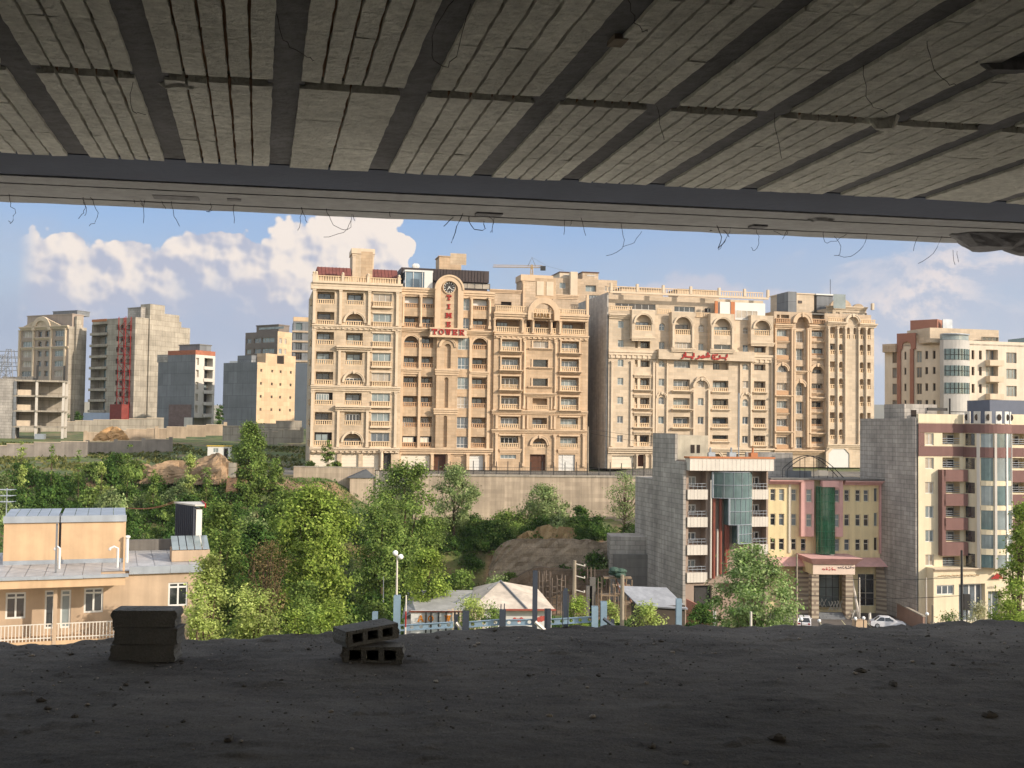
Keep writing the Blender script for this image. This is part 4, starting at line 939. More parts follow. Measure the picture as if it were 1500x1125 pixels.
m = MB(); m.box(U(818), U(1085), 11.6, 12.2, HY-6, V(165, 950)); m.build('rear_retaining_wall', M_gside, b.root)

# ================================================================== right brown-banded residence with a curved glazed bay (T8)
M_brown = mat('brown_cladding', (116, 86, 80), .75, .1, .5, streak=.1)
M_cream2 = mat('cream_render', (214, 200, 170), .8, .08, .4, streak=.1)
b = Bld('apartment_block', 'cream and brown-banded apartment block with a curved glazed bay at the right edge', 'apartment block', 1345, 144, TH, -24.8, W=22.5, D=13.8)
F = b.face('front', t=T8, wall=M_cream2)
U = lambda x: F.uv(x, 640)[0]; V = lambda y, x=420: F.uv(x, y)[1]
H6 = V(413)
wr = [(447, 487), (529, 567), (611, 650), (692, 732), (773, 813), (855, 893)]
for i, (y0, y1) in enumerate(wr): F.window((U(357), U(386), V(y1, 370), V(y0, 370)), .2, mull=1, gm=M_glassl, fw=.1)
brn = MB()
for i, (y0, y1) in enumerate([(445, 484), (528, 564), (611, 648), (692, 729), (773, 810), (862, 896)]):
    for x0, x1 in ((415, 473), (636, 700)):
        r = (U(x0), U(x1), V(y1), V(y0)); F.hole(r, 1.4)
        F.window((r[0]+.4, r[0]+2.6, r[2]+.05, r[3]-.25), hole=False, w=1.25, mull=1, gm=M_glass, fw=.1, name='balcony_window', fm=M_white if i < 5 else M_door)
        h = F.mb()
        for z in (.12, .3, .48): h.tube([(r[0], .05, r[2]+z*1.6), (r[1], .05, r[2]+z*1.6)], .04, 5)
        h.build('balcony_rail', M_metal, b.root)
F.box((0, U(487)-.02, V(445), V(415)), -.08, -.004, M_brown, 'brown_band'); F.box((0, U(487)-.02, V(524), V(491)), -.08, -.004, M_brown, 'brown_band'); F.box((0, U(354), V(490), V(446)), -.08, -.004, M_brown, 'brown_band')
F.box((U(628), b.W, V(445), V(415)), -.08, -.004, M_brown, 'brown_band'); F.box((U(628), b.W, V(524), V(494)), -.08, -.004, M_brown, 'brown_band')
for i, (y0, y1) in enumerate([(569, 608), (650, 690), (731, 771), (812, 857)]):
    F.box((U(406), U(486), V(y1), V(y0)), -.9, -.004, M_brown, 'balcony_parapet'); F.box((U(629), b.W, V(y1+3, 650), V(y0+3, 650)), -.9, -.004, M_brown, 'balcony_parapet')
F.box((U(400), U(412), V(857), V(569)), -.9, -.004, M_brown, 'balcony_side')
# curved bay
u0, u1 = U(487), U(630); uc = (u0+u1)/2; hw = (u1-u0)/2; sag = 3.0
R_ = (hw*hw+sag*sag)/(2*sag); a0 = math.asin(hw/R_)
pt = lambda t, e=0: (uc+(R_+e)*sin(t), -(R_+e)*cos(t)+(R_-sag))
def cyl(mb_, t0, t1, v0, v1, e=0, n=4, lid=True):
    g = [pt(t0+(t1-t0)*k/n, e) for k in range(n+1)]
    for (a, c), (x, y) in zip(g, g[1:]):
        mb_.face([(a, c, v0), (x, y, v0), (x, y, v1), (a, c, v1)])
    if lid and e > 0:
        gi = [pt(t0+(t1-t0)*k/n, -.05) for k in range(n+1)]
        for k in range(n):
            mb_.face([(*g[k], v1), (*g[k+1], v1), (*gi[k+1], v1), (*gi[k], v1)]); mb_.face([(*g[k], v0), (*gi[k], v0), (*gi[k+1], v0), (*g[k+1], v0)])
        for k in (0, n): mb_.face([(*g[k], v0), (*gi[k], v0), (*gi[k], v1), (*g[k], v1)])
mb_ = MB(); vbay0 = V(893); vtop = V(413); cyl(mb_, -a0, a0, vbay0, vtop, 0, 24); mb_.face([(*pt(-a0+2*a0*k/24), vbay0) for k in range(25)][::-1]); mb_.face([(*pt(-a0+2*a0*k/24), vtop) for k in range(25)])
bay = mb_.build('curved_bay', M_cream2, b.root)
cols = [(-.93, -.66), (-.5, -.2), (-.1, .16), (.26, .46), (.54, .72), (.8, .97)]
for i, (y0, y1) in enumerate([(447, 492), (527, 603), (607, 685), (690, 766), (770, 832), (850, 893)]):
    for k, (t0, t1) in enumerate(cols):
        if k == 0 or k == 5: ya, yb = [(447, 487), (529, 566), (611, 647), (692, 729), (773, 810), (850, 893)][i]
        else: ya, yb = y0, y1
        p = MB(); cyl(p, a0*t0, a0*t1, V(yb), V(ya), .05, 3)
        o = p.build('bay_window', (M_glass if k in (0, 5) else M_glassl if (i+k) % 2 else M_greyglass), b.root)
for t0, t1 in ((-.6, -.52), (-.17, -.11), (.18, .24), (.48, .53), (.74, .79)):
    p = MB(); cyl(p, a0*t0, a0*t1, V(896), V(446), .22, 2); p.build('bay_rib', M_white if t0 > 0 else M_wpanel, b.root)
for y0, y1 in ((605, 620), (687, 702), (768, 783), (830, 850)):
    p = MB(); cyl(p, -a0*.5, a0*.74, V(y1), V(y0), .12, 10); p.build('bay_spandrel', M_cream2, b.root)
for y0, y1 in ((415, 445), (492, 526)):
    p = MB(); cyl(p, -a0, a0, V(y1), V(y0), .14, 20); p.build('brown_band', M_brown, b.root)
F.box((0, U(487), V(413), V(383)), -.06, .4, M_cream2, 'parapet'); F.box((U(630), b.W, V(415), V(379)), -.06, .4, M_cream2, 'parapet')
for k, t0 in enumerate((-.95, -.68, -.4, -.12, .16, .42, .66, .86)):
    p = MB(); cyl(p, a0*t0, a0*(t0+.17), V(413), V(372 if k < 6 else 380), .1, 3)
    g = pt(a0*(t0+.085), .13); p.sphere((g[0], g[1], V(392)), .35, 8, 1, sq=(1, .12, 1.3)); p.build('parapet_fin', [M_wpanel if k < 3 else M_white, M_dark], b.root)
# shop floor
S = b.face('front', -1.6, t=TV, wall=M_cream2); us = lambda x: S.uv(x, 500)[0]; vs = lambda y: S.uv(600, y)[1]
S.window((us(300), us(540), vs(665), vs(530)), .2, mull=2, gm=M_glassl, fw=.14)
S.hole((us(605), us(965), .2, vs(520)), .8)
S.window((us(612), us(960), .2, vs(525)), hole=False, w=-1.6+.7, mull=3, gm=M_glass, fm=M_white, fw=.2, name='shop_window')
S.hole((us(1005), us(1190), .2, vs(630)), .8); S.window((us(1010), us(1185), .2, vs(635)), hole=False, w=-1.6+.7, mull=1, gm=M_glass, fm=M_white, name='shop_window')
mb_ = MB(); S.wall(mb_, vs(300), us(258), b.W, 0); mb_.face([(us(258), -1.6, 0), (us(258), 0, 0), (us(258), 0, vs(300)), (us(258), -1.6, vs(300))]); mb_.face([(us(258), -1.6, vs(300)), (b.W, -1.6, vs(300)), (b.W, 0, vs(300)), (us(258), 0, vs(300))])
mb_.build('shop_storey', [M_cream2, M_dark], b.root)
S.cornice((us(255), us(890), vs(340), vs(300)), .5); S.box((us(280), us(885), vs(490), vs(350)), -.25, -.004, M_cream, 'shop_fascia')
f = MB(); r_ = random.Random(5); x = 300
while x < 860:
    w_ = r_.uniform(14, 40); f.tube([(us(x+w_*k/4), -1.88, vs(398+r_.uniform(-9, 9))) for k in range(5)], .045, 4); x += w_+r_.uniform(3, 10)
f.build('sign_lettering', mat('ochre_letter', (176, 140, 96), .6, .1, 1), b.root)
S.box((us(895), b.W, vs(480), vs(345)), -.3, -.004, M_wpanel, 'shop_fascia')
m = MB(); z0 = vs(470); m.prism([(us(1020), vs(455)), (us(1200), vs(455)), (us(1110), vs(375))], -1.97, -1.904); m.build('red_emblem', M_redl, b.root)
S.box((us(1000), us(1200), vs(580), vs(505)), -.5, -.004, M_dmetal, 'shop_sign'); S.box((us(1000), us(1215), vs(625), vs(585)), -.9, -.004, M_wpanel, 'awning_edge')
f = MB(); x = us(1050)
for k in range(5): f.box(x+k*.28, x+k*.28+.18, -2.13, -2.103, vs(558), vs(528))
f.build('sign_lettering', M_cream, b.root)
for x in (580, 985, 655): S.box((us(x)-.15, us(x)+.15, 0, vs(500)), -.2, -.004, M_trim, 'shop_pilaster')
mbw = MB(); F.wall(mbw, H6); mbw.face([(0, b.D, 0), (0, b.D, H6), (b.W, b.D, H6), (b.W, b.D, 0)]); mbw.face([(b.W, 0, 0), (b.W, b.D, 0), (b.W, b.D, H6), (b.W, 0, H6)]); mbw.build('wall', [M_cream2, M_dark], b.root)
m = MB(); m.box(.02, b.W-.02, .02, b.D-.02, H6-.4, H6-.1); m.build('roof', M_conc, b.root)
m = MB(); m.box(-.3, -.004, .15, b.D, 0, V(396, 300)); m.build('side_wall', M_gside, b.root)
m = MB(); m.box(1.2, 6.2, 5, 10, H6-.1, H6+2.6); m.build('stair_house', M_gside, b.root); m = MB(); m.box(2.2, 3.0, 4.95, 4.997, H6+.9, H6+1.8); m.build('window', M_dark, b.root)
m = MB(); m.box(14.5, b.W, 5, 10, H6-.1, H6+3.4); m.build('stair_house', mat('blue_grey_sheet', (92, 98, 112), .6, .1, 1), b.root)
m = MB(); m.tube([(6.8, 3, H6), (6.8, 3, H6+3.4)], .12, 6); m.tube([(6.8, 3, H6+1.6), (9.4, 3, H6+1.6)], .06, 5); m.box(3.6, 6.6, 3.2, 3.5, H6+1.7, H6+2.1); m.build('roof_mast', M_dmetal, b.root)

# ================================================================== far cream apartment building at the right
b = Bld('apartment_building', 'cream apartment building with terracotta arch panel, rising behind the brown-banded block', 'apartment building', 1393, 214, TH, -9, W=19, D=15)
b2 = Bld('tmp', 'x', 'x', 1393, 214, radians(-40), -9, W=1, D=1); 
F = b.face('front', t=TR, wall=mat('far_cream', (210, 196, 176), .8, .12, .3, streak=.1))
U = lambda x: F.uv(x, 620)[0]; V = lambda y, x=1100: F.uv(x, y)[1]
tops = [(410, 515), (570, 670), (735, 840), (900, 1000)]
for i, (y0, y1) in enumerate(tops):
    F.window((U(1285), U(1385), V(y1+20), V(y0+22)), .3, mull=2, gm=M_glassl, fm=M_stone4)
    F.hole((U(1085), U(1205), V(y1), V(y0)), 1.4); F.window((U(1090), U(1200), V(y1), V(y0)), hole=False, w=1.2, mull=3, gm=M_glassl, fm=M_stone4, name='balcony_window')
    F.box((U(1080), U(1215), V(y1+55), V(y1)), -1.5, -.004, M_trim, 'balcony_front')
    for x in (948, 1020): F.window((U(x), U(x+28), V(y1-5), V(y0+12)), .3, mull=0, gm=M_dark, fm=M_stone4)
F.window((U(1055), U(1210), V(325), V(288)), .3, mull=2, gm=M_glass, fm=M_stone4)
H7 = V(330); HT = V(212)
# grey glazed balcony stack, a bowed bay standing proud
q0, q1 = U(640), U(892); qc = (q0+q1)/2; qh = (q1-q0)/2
def bow(mb_, v0, v1, e, w0=0., w1=1.):
    g = [(q0+(q1-q0)*t, -1.2-e-1.1*sin(pi*t)) for t in np.linspace(w0, w1, 9)]
    for (a, c), (x, y) in zip(g, g[1:]): mb_.face([(a, c, v0), (x, y, v0), (x, y, v1), (a, c, v1)])
    mb_.face([(x, y, v1) for x, y in g]+[(g[-1][0], 0, v1), (g[0][0], 0, v1)]); mb_.face(([(x, y, v0) for x, y in g]+[(g[-1][0], 0, v0), (g[0][0], 0, v0)])[::-1])
    for (a, c) in (g[0], g[-1]): mb_.face([(a, c, v0), (a, 0, v0), (a, 0, v1), (a, c, v1)])
M_pgrey = mat('pale_grey_panel', (176, 172, 166), .7, .1, .5)
mb_ = MB(); bow(mb_, 0, V(325, 760), 0); mb_.build('bowed_bay', M_pgrey, b.root)
for i, (y0, y1) in enumerate(tops[:3]):
    p = MB(); bow(p, V(y1, 760), V(y0, 760), .06, .02, .98); o = p.build('bay_window', M_greyglass, b.root)
    p = MB()
    for t in np.linspace(.05, .95, 8): p.tube([(q0+(q1-q0)*t, -1.3-1.1*sin(pi*t), V(y1, 760)), (q0+(q1-q0)*t, -1.3-1.1*sin(pi*t), V(y0, 760))], .06, 4)
    p.tube([(q0+(q1-q0)*t, -1.32-1.1*sin(pi*t), V(y1, 760)+1) for t in np.linspace(.02, .98, 9)], .05, 4); p.build('mullion', M_dmetal, o)
p = MB(); bow(p, V(322, 760), V(275, 760), -.3); o = p.build('rooftop_glazing', M_glassl, b.root)
p = MB(); bow(p, V(272, 760), V(262, 760), .1); p.build('glazing_roof', M_metal, b.root)
mbw = MB(); F.wall(mbw, H7); mbw.face([(b.W, 0, 0), (b.W, b.D, 0), (b.W, b.D, H7), (b.W, 0, H7)])
# the shaded left wing turns away from the picture
c0 = np.array((0., 0)); ang = radians(-53); L7 = b.span(1296, b.O[:2], np.array((-cos(radians(-40)), -sin(radians(-40)))))
ld = np.array((-cos(ang), -sin(ang))); lp = lambda u, w, v: (ld[0]*u-ld[1]*w*-1*-1, ld[1]*u+ld[0]*w*-1, v)
class Wing(Fac):
    def __init__(s, b, L, wall):
        s.b = b; s.side = 'wing'; s.w0 = 0; s.t = TR; s.open = []; s.mi = 0; s.M = wall; s.MT = M_trim; s.L = L
        A = ld*L                                   # far end (left in the picture) in local metres
        e = -ld; nn = np.array((-e[1], e[0]))      # along the wall, and inward
        s.xf = lambda u, w, v: (A[0]+e[0]*u+nn[0]*w, A[1]+e[1]*u+nn[1]*w, v)
        R2 = np.array(((cos(b.th), -sin(b.th)), (sin(b.th), cos(b.th))))
        s.O = b.O[:2]+R2@A; s.d = R2@e; s.inn = R2@nn
w7 = Wing(b, L7, M_stone3); uw = lambda x: w7.uv(x, 620)[0]; vw = lambda y, x=300: w7.uv(x, y)[1]
for i, (y0, y1) in enumerate([(430, 540), (585, 685), (740, 845), (900, 1000)]):
    for x0, x1 in ((180, 222), (415, 465)): w7.window((uw(x0), uw(x1), vw(y1), vw(y0)), .3, mull=1, gm=M_glass, fm=M_stone4)
    for x0, x1 in ((295, 315), (498, 525), (572, 598)): w7.window((uw(x0), uw(x1), vw(y1-30), vw(y0)), .3, mull=0, gm=M_dark, fm=M_stone4)
vt = vw(350); mbw2 = w7
w7.wall(mbw, vt)
hub = [w7.xf(0, 0, 0)[:2], (0, 0), (b.W, 0), (b.W, b.D), w7.xf(0, 12, 0)[:2]]
mbw.slab(hub, min(H7, vt)-.6, min(H7, vt)-.3); mbw.face([(*hub[0], 0), (*hub[0], vt), (*hub[4], vt), (*hub[4], 0)]); mbw.face([(*hub[4], 0), (*hub[4], vt), (*hub[3], vt), (*hub[3], 0)])
mbw.build('wall', [MATS['far_cream'], M_dark], b.root)
M_terrap = mat('terracotta_panel', (150, 104, 86), .8, .1, .5)
p = w7.mb(); x0, x1 = uw(232), uw(412); zt = vw(255); zb = vw(410); ca = (uw(282)+uw(368))/2; cr_ = (uw(368)-uw(282))/2; za = vw(335)-cr_
p.prism([(x0, zb), (ca-cr_, zb), (ca-cr_, za)]+[(ca-cr_*cos(pi*k/10), za+cr_*sin(pi*k/10)) for k in range(1, 10)]+[(ca+cr_, za), (ca+cr_, zb), (x1, zb), (x1, zt), (x0, zt)], -.5, -.004); p.build('terracotta_arch_panel', M_terrap, b.root)
for x in (250, 375): w7.box((uw(x)-.35, uw(x)+.35, 0, zb), -.5, -.004, M_terrap, 'pilaster')
w7.box((uw(410), uw(640), vt-.2, vw(270, 500)), 0, 6, M_stone4, 'upper_storey'); w7.box((uw(232), uw(410), vt-.2, zt), 0.01, 6, M_stone4, 'upper_storey')
w7.box((uw(310), uw(575), vw(240, 440), vw(112, 440)), 2.5, 7, M_terrap, 'stair_house')
w7.box((uw(105), uw(230), vw(435), vw(355)), -1.2, -.004, M_stone4, 'balcony_front')
m = MB(); m.box(U(580), U(1252), 1.2, 9, H7-.5, HT); m.build('upper_storey', M_stone3, b.root)
m = MB(); x0, x1 = U(790), U(885); m.box(x0, x1, 4, 4.2, HT, V(110)); m.box(x0+.4, x0+1, 4.2, 5, HT, HT+1); m.build('roof_screen', M_metal, b.root)
m = MB(); m.box(b.W-.2, b.W+8, 1, 9, 0, V(330)); m.build('wall', M_stone3, b.root); m = MB(); m.box(b.W, b.W+7.5, 1.5, 8, V(330)+.003, V(268)); m.build('glazed_roof_room', M_greyglass, b.root)
bpy.data.objects.remove(b2.root)
def shot(b, front, side, H, m, **k): return shell(b, H, [front]+([side] if side else []), m, **k)
# ================================================================== far left cluster
# L1: classical tower with the arched gable (crop TA)
b = Bld('apartment_tower', 'far beige apartment tower with an arched gable and tall glazed strips, at the left edge', 'apartment building', 27, 355, radians(-27), -1, pxr=97, D=18)
b.D = b.depth_to(123)
F = b.face('front', t=TA, wall=mat('greyed_stone', (164, 148, 134), .8, .14, .25, streak=.1)); U = lambda x: F.uv(x, 330)[0]; V = lambda y, x=270: F.uv(x, y)[1]
rows = [(195, 232), (258, 293), (320, 357), (385, 420), (447, 482), (510, 545), (570, 605)]
for i, (y0, y1) in enumerate(rows):
    for x0, x1 in ((140, 203), (345, 405)): F.window((U(x0), U(x1), V(y1), V(y0)), .3, mull=3, gm=M_glassl, fm=M_white)
    for x0, x1 in ((238, 263), (283, 308)): F.window((U(x0), U(x1), V(y1), V(y0)), .5, mull=0, gm=M_glass, fm=M_stone, arch=i == 1)
for x in (126, 214, 326, 414): F.pilaster((U(x-6), U(x+6), 0, V(185)), .5)
F.cornice((0, b.W, V(310), V(296)), .5); F.cornice((0, b.W, V(186), V(165)), .9); F.cornice((U(214), U(326), V(250), V(236)), .6)
H = V(170); uc = U(268); R_ = (U(326)-U(214))/2
p = F.mb(); p.ring(uc, V(190), R_*.75, R_+.3, -.9, -.004, n=18); p.build('arch_gable', M_trim, b.root)
p = F.mb(); z = V(165); p.prism([(U(150), z), (uc, z+3.2), (U(386), z)], -.6, .3); p.build('pediment', M_stone, b.root)
S = b.face('right', t=TA, wall=M_concl); S.window((S.uv(470, 640)[0], S.uv(495, 640)[0], 1, 3), .2, gm=M_glass)
shot(b, F, S, H, MATS['greyed_stone']); roofbox(b, 1.0, b.W-.4, 1.5, b.D-1, H, V(95), MATS['greyed_stone'], 'attic_storey', .3); roofbox(b, b.W*.45, b.W*.95, 4, 9, V(95), V(66), M_cement, 'roof_plant_room', .2)
m = MB(); m.box(b.W+.003, b.W+.9, b.D*.3, b.D*.62, 0, V(105)); m.build('stair_shaft', M_concl, b.root)

# L2: tall bare tower with red lift mast (crop TB)
b = Bld('tower_under_construction', 'tall bare concrete block tower under construction with a red lattice hoist up its side', 'unfinished building', 132, 345, radians(-33), 0, pxr=194.5, D=20)
b.D = b.depth_to(262)
F = b.face('front', t=TB, wall=M_gside); U = lambda x: F.uv(x, 500)[0]; V = lambda y, x=210: F.uv(x, y)[1]
for y in (220, 302, 380, 462, 540, 618, 696, 772):
    F.hole((U(64), U(175), V(y+62, 120), V(y, 120)), 3.0); 
    F.window((U(110), U(172), V(y+58, 140), V(y+6, 140)), hole=False, w=2.6, mull=1, gm=M_greyglass, fm=M_cement); F.box((U(60), U(180), V(y+80, 120), V(y+62, 120)), -.5, -.004, M_concl, 'balcony_slab')
    F.hole((U(240), U(262), V(y+40, 250), V(y+5, 250)), .4)
    F.hole((U(272), U(290), V(y+40, 280), V(y+5, 280)), .4); F.hole((U(322), U(352), V(y+50, 335), V(y+5, 335)), 1.5)
S = b.face('right', t=TB, wall=M_concl); H = V(180)
shot(b, F, S, H, M_concl)
us_ = lambda x: S.uv(x, 500)[0]
m = MB(); a, c = us_(470), us_(575); m.box(b.W-4, b.W+.6, a, c, 0, V(60, 420)); m.build('lift_shaft', M_concl, b.root)
z1 = V(118, 420); m = MB(); m.box(b.W-9, b.W+.003, c+.003, us_(690), 0, z1); m.box(b.W-9, b.W-.2, us_(690)+.003, us_(772), 0, V(205, 420)); m.build('rear_wing', M_concl, b.root)
roofbox(b, U(260), b.W*.93, 3, 8, H-.5, V(105), M_gside, 'stair_house', .2)
F.box((U(64), U(170), V(196), V(178)), -.1, -.004, M_terra, 'parapet')
m = MB(); M_redst = mat('red_steel', (150, 42, 34), .6, .15, 1)
x0, x1 = U(300), U(350); zt = V(178)
for x in (x0, x1):
    for y in (-2.2, -.3): m.tube([(x, y, 0), (x, y, zt)], .14, 4)
z = 0; k = 0
while z < zt-2:
    for y in (-2.2, -.3): m.tube([(x0, y, z), (x1, y, z)], .1, 4); m.tube([(x0 if k % 2 else x1, y, z), (x1 if k % 2 else x0, y, z+2.6)], .1, 4)
    z += 2.6; k += 1
m.build('hoist_mast', M_redst, b.root)
m = MB(); m.box(U(268), U(352), -3, -.5, 0, V(795)-0); m.build('hoist_landing', mat('red_mesh_screen', (128, 60, 52), .8, .2, 1), b.root)
F.box((U(40), U(255), 0, V(855)), -1, -.004, mat('blue_white_hoarding', (168, 178, 196), .6, .1, .5), 'hoarding')

# L3: grey block with orange brick top, open frame on the right
b = Bld('apartment_block', 'mid-rise grey block with an orange brick parapet and unglazed white front to its right', 'unfinished building', 230, 285, radians(-30), -2.2, pxr=284, D=8)
b.D = b.depth_to(313)
F = b.face('front', t=TB, wall=M_cement); V = lambda y, x=700: F.uv(x, y)[1]
S = b.face('right', t=TB, wall=M_wpanel); us_ = lambda x: S.uv(x, 600)[0]; vs_ = lambda y: S.uv(870, y)[1]
for y in (460, 546, 632, 716, 800):
    S.hole((us_(875), us_(936), vs_(y+60), vs_(y)), 2.0); S.window((us_(880), us_(930), vs_(y+60), vs_(y)), hole=False, w=1.8, mull=1, gm=M_glass, fm=M_dmetal)
    S.hole((us_(815), us_(836), vs_(y+55), vs_(y+4)), .6); S.box((us_(870), us_(942), vs_(y+84), vs_(y+61)), -.25, -.004, M_wpanel, 'slab_edge')
S.hole((us_(800), us_(935), .2, vs_(890)), 3)
H = V(440); shot(b, F, S, H, M_cement)
m = MB(); m.box(F.uv(612, 600)[0], b.W, -.02, b.D, H+.003, V(408)); m.build('parapet', mat('orange_brick', (176, 104, 74), .85, .2, 1, brick=(.5, .2, (140, 110, 96), .02)), b.root)
roofbox(b, F.uv(650, 600)[0], b.W*.95, 2, 6, H, V(368), M_cement, 'stair_house', .25, M_conc)
m = MB(); m.box(-.4, F.uv(612, 600)[0], -.05, -.004, V(490), H+.2); m.build('stepped_wall', M_gside, b.root)
m = MB(); m.box(F.uv(630, 600)[0], F.uv(790, 600)[0], -.1, -.004, V(960), V(795)); m.build('brick_patch', mat('dull_brick', (126, 106, 100), .9, .2, 1, brick=(.6, .25, (110, 96, 90), .02)), b.root)

# L4: blind block, sunlit sand wall
M_lit = mat('sand_render_wall', (206, 178, 144), .85, .1, .3, brick=(2.2, 1.1, (196, 156, 112), .012), streak=.08)
b = Bld('apartment_block', 'blind block with a dark grey side and a sunlit sand-coloured wall dotted with tiny windows', 'apartment block', 326, 272, radians(-33), -2.0, pxr=375, D=8)
b.D = b.depth_to(431)
F = b.face('front', t=TC, wall=M_cement); V = lambda y, x=200: F.uv(x, y)[1]
S = b.face('right', t=TC, wall=M_lit); us_ = lambda x: S.uv(x, 560)[0]; vs_ = lambda y, x=440: S.uv(x, y)[1]
for y in (392, 480, 568, 656):
    for x in (337, 412, 470, 540): S.window((us_(x-6), us_(x+7), vs_(y+12), vs_(y-8)), .2, mull=0, gm=M_dark, fm=M_trim, fw=.05)
H = V(330, 310); shot(b, F, S, H, M_cement)
m = MB(); a = us_(365); c = us_(443); d_ = us_(492); m.box(b.W-3, b.W+.02, a, c, H+.003, vs_(275)); m.box(b.W-3, b.W+.018, d_, b.D, H+.003, vs_(287, 530)); m.build('parapet', M_lit, b.root)
m = MB(); m.box(b.W-2, b.W-.3, c+.05, d_-.05, H, vs_(285)); m.build('stair_house', M_dark, b.root)
m = MB(); m.box(b.W-8, b.W-3.1, 1, 4, H, V(278, 330)); m.build('water_tank_room', M_cement, b.root)
m = MB(); m.box(1, b.W-3, 1, 1.15, H-.02, H+.5); m.build('roof_rail', M_white, b.root)

# L5 behind it
b = Bld('apartment_block', 'brown apartment block rising behind the sunlit sand wall, with a set-back top floor', 'apartment block', 357, 330, radians(-33), 2, pxr=404, D=8)
b.D = b.depth_to(426)
F = b.face('front', t=TC, wall=mat('brown_grey_brick', (118, 108, 100), .9, .12, .5)); V = lambda y, x=320: F.uv(x, y)[1]; U = lambda x: F.uv(x, 200)[0]
for y in (165, 238):
    for x0, x1 in ((238, 272), (290, 338), (345, 430)): F.window((U(x0), U(x1), V(y+34), V(y)), .3, mull=1 if x1-x0 < 60 else 3, gm=M_glassl if x0 != 290 else M_glass, fm=M_stone4)
S = b.face('right', t=TC, wall=M_lit); us_ = lambda x: S.uv(x, 200)[0]; vs_ = lambda y: S.uv(490, y)[1]
for y in (168, 240):
    for x0, x1 in ((462, 484), (500, 514)): S.window((us_(x0), us_(x1), vs_(y+34), vs_(y)), .2, mull=1, gm=M_glassl)
H = V(125); shot(b, F, S, H, MATS['brown_grey_brick'])
o = roofbox(b, U(292), b.W-.5, .8, b.D-1, H, V(82), MATS['brown_grey_brick'], 'set_back_storey', .3)
m = MB(); m.box(U(310), U(480), .74, .797, H+.8, V(92)); m.build('window', M_glassl, b.root)

# L6 between it and the sandstone tower
b = Bld('apartment_block', 'dark grey apartment block glimpsed between the sand wall and the sandstone tower', 'apartment block', 427, 300, TH, -2, W=8, D=10)
F = b.face('front', t=TC, wall=M_cement); V = lambda y, x=590: F.uv(x, y)[1]; U = lambda x: F.uv(x, 200)[0]
for y in (60, 128, 196, 264): F.window((U(575), U(620), V(y+48), V(y)), .4, mull=2, gm=M_greyglass if y < 100 else M_glass, fm=M_cement); F.box((U(552), b.W, V(y+66), V(y+54)), -.3, -.004, M_stone4, 'floor_band')
shot(b, F, None, V(50), M_cement); F.box((0, b.W, V(50)+.003, V(20)), -.1, 3, M_lit, 'parapet'); F.box((0, b.W, 0, V(338)), -.2, -.004, mat('slate_cladding', (84, 92, 100), .7, .1, .5), 'cladding')

# L0: concrete frame under construction, far left
b = Bld('building_frame', 'four-storey concrete frame under construction with white slab edges, grey block wall on its left', 'unfinished building', 20, 236, radians(14), -5.0, pxr=93, D=5)
F = b.face('front', t=TA); U = lambda x: F.uv(x, 700)[0]; V = lambda y, x=250: F.uv(x, y)[1]
lv = [V(860), V(797), V(697), V(602), V(505)]
for i, z in enumerate(lv[1:]):
    m = MB(); m.box(0, U(225)-.003, .3, b.D, z-.35, z); m.box(U(225), b.W, 0, b.D, z-.35, z); m.build('floor_slab', M_concl, b.root)
for x in (90, 228, 398):
    for y in (.2, b.D-.4):
        for z0, z1 in zip([0]+lv[1:-1], [z-.353 for z in lv[1:]]):
            m = MB(); u = U(x); m.box(u-.25, u+.25, y, y+.4, z0+.003, z1); m.build('column', M_wpanel if x > 100 else M_cement, b.root)
for x in (228, 398): m = MB(); u = U(x); m.box(u-.2, u+.2, .2, .6, lv[-1]+.003, V(410)); m.build('column', M_dmetal, b.root)
m = MB(); m.box(-12, U(88), .4, b.D, -1, V(500)); m.build('block_wall', M_gside, b.root)
for z0, z1 in zip(lv[1:4], lv[2:5]):
    m = MB(); m.box(U(102), U(190), 1.2, 1.4, z0+.003, z0+1.2); m.build('infill_wall', M_trim, b.root)
    m = MB(); m.box(U(95), b.W-.5, b.D-.6, b.D-.403, z0+.003, z1-.36); m.build('rear_wall', M_concl, b.root)
for k in range(9): m = MB(); u = U(20+k*24); m.box(u-.5, u+.4, .8, 1.3, lv[-1]+.003, lv[-1]+.4+.4*random.random()); m.build('stacked_blocks', M_conc, b.root)
m = MB(); m.box(U(240), U(300), -3, -.6, -.2, 2.3); m.build('site_hut', M_metal, b.root)

# ------------------------------------------------------------------ pylon, crane, far sheds
def lattice(name, label, cat, px, pybase, pytop, Y, w, mt, arms=True):
    z0, z1 = at(px, pybase, Y)[2], at(px, pytop, Y)[2]; x, y = at(px, pybase, Y)[:2]
    t = thing(name, label, cat, (x, y, z0)); h = z1-z0; m = MB()
    for sx in (-1, 1):
        for sy in (-1, 1): m.tube([(sx*w, sy*w, 0), (sx*w*.25, sy*w*.25, h)], .16, 4)
    for k in range(8):
        a = w*(1-.75*k/8); c = w*(1-.75*(k+1)/8); z = h*k/8; zz = h*(k+1)/8
        m.tube([(-a, -a, z), (c, -c, zz)], .1, 4); m.tube([(a, -a, z), (-c, -c, zz)], .1, 4); m.tube([(-c, -c, zz), (c, -c, zz)], .1, 4)
    m.build('mast', mt, t)
    if arms:
        for f in (.72, .86, .97): m = MB(); m.tube([(-w*1.8, 0, h*f), (w*1.8, 0, h*f)], .14, 4); m.build('cross_arm', mt, t)
    return t
M_lat = mat('weathered_steel', (120, 122, 126), .6, .1, 1)
lattice('pylon', 'grey lattice power pylon rising behind the concrete frame', 'pylon', 12, 600, 512, 420, 4, M_lat)
lattice('pylon', 'second grey lattice pylon at the very left edge of the view', 'pylon', 3, 600, 520, 470, 4, M_lat)
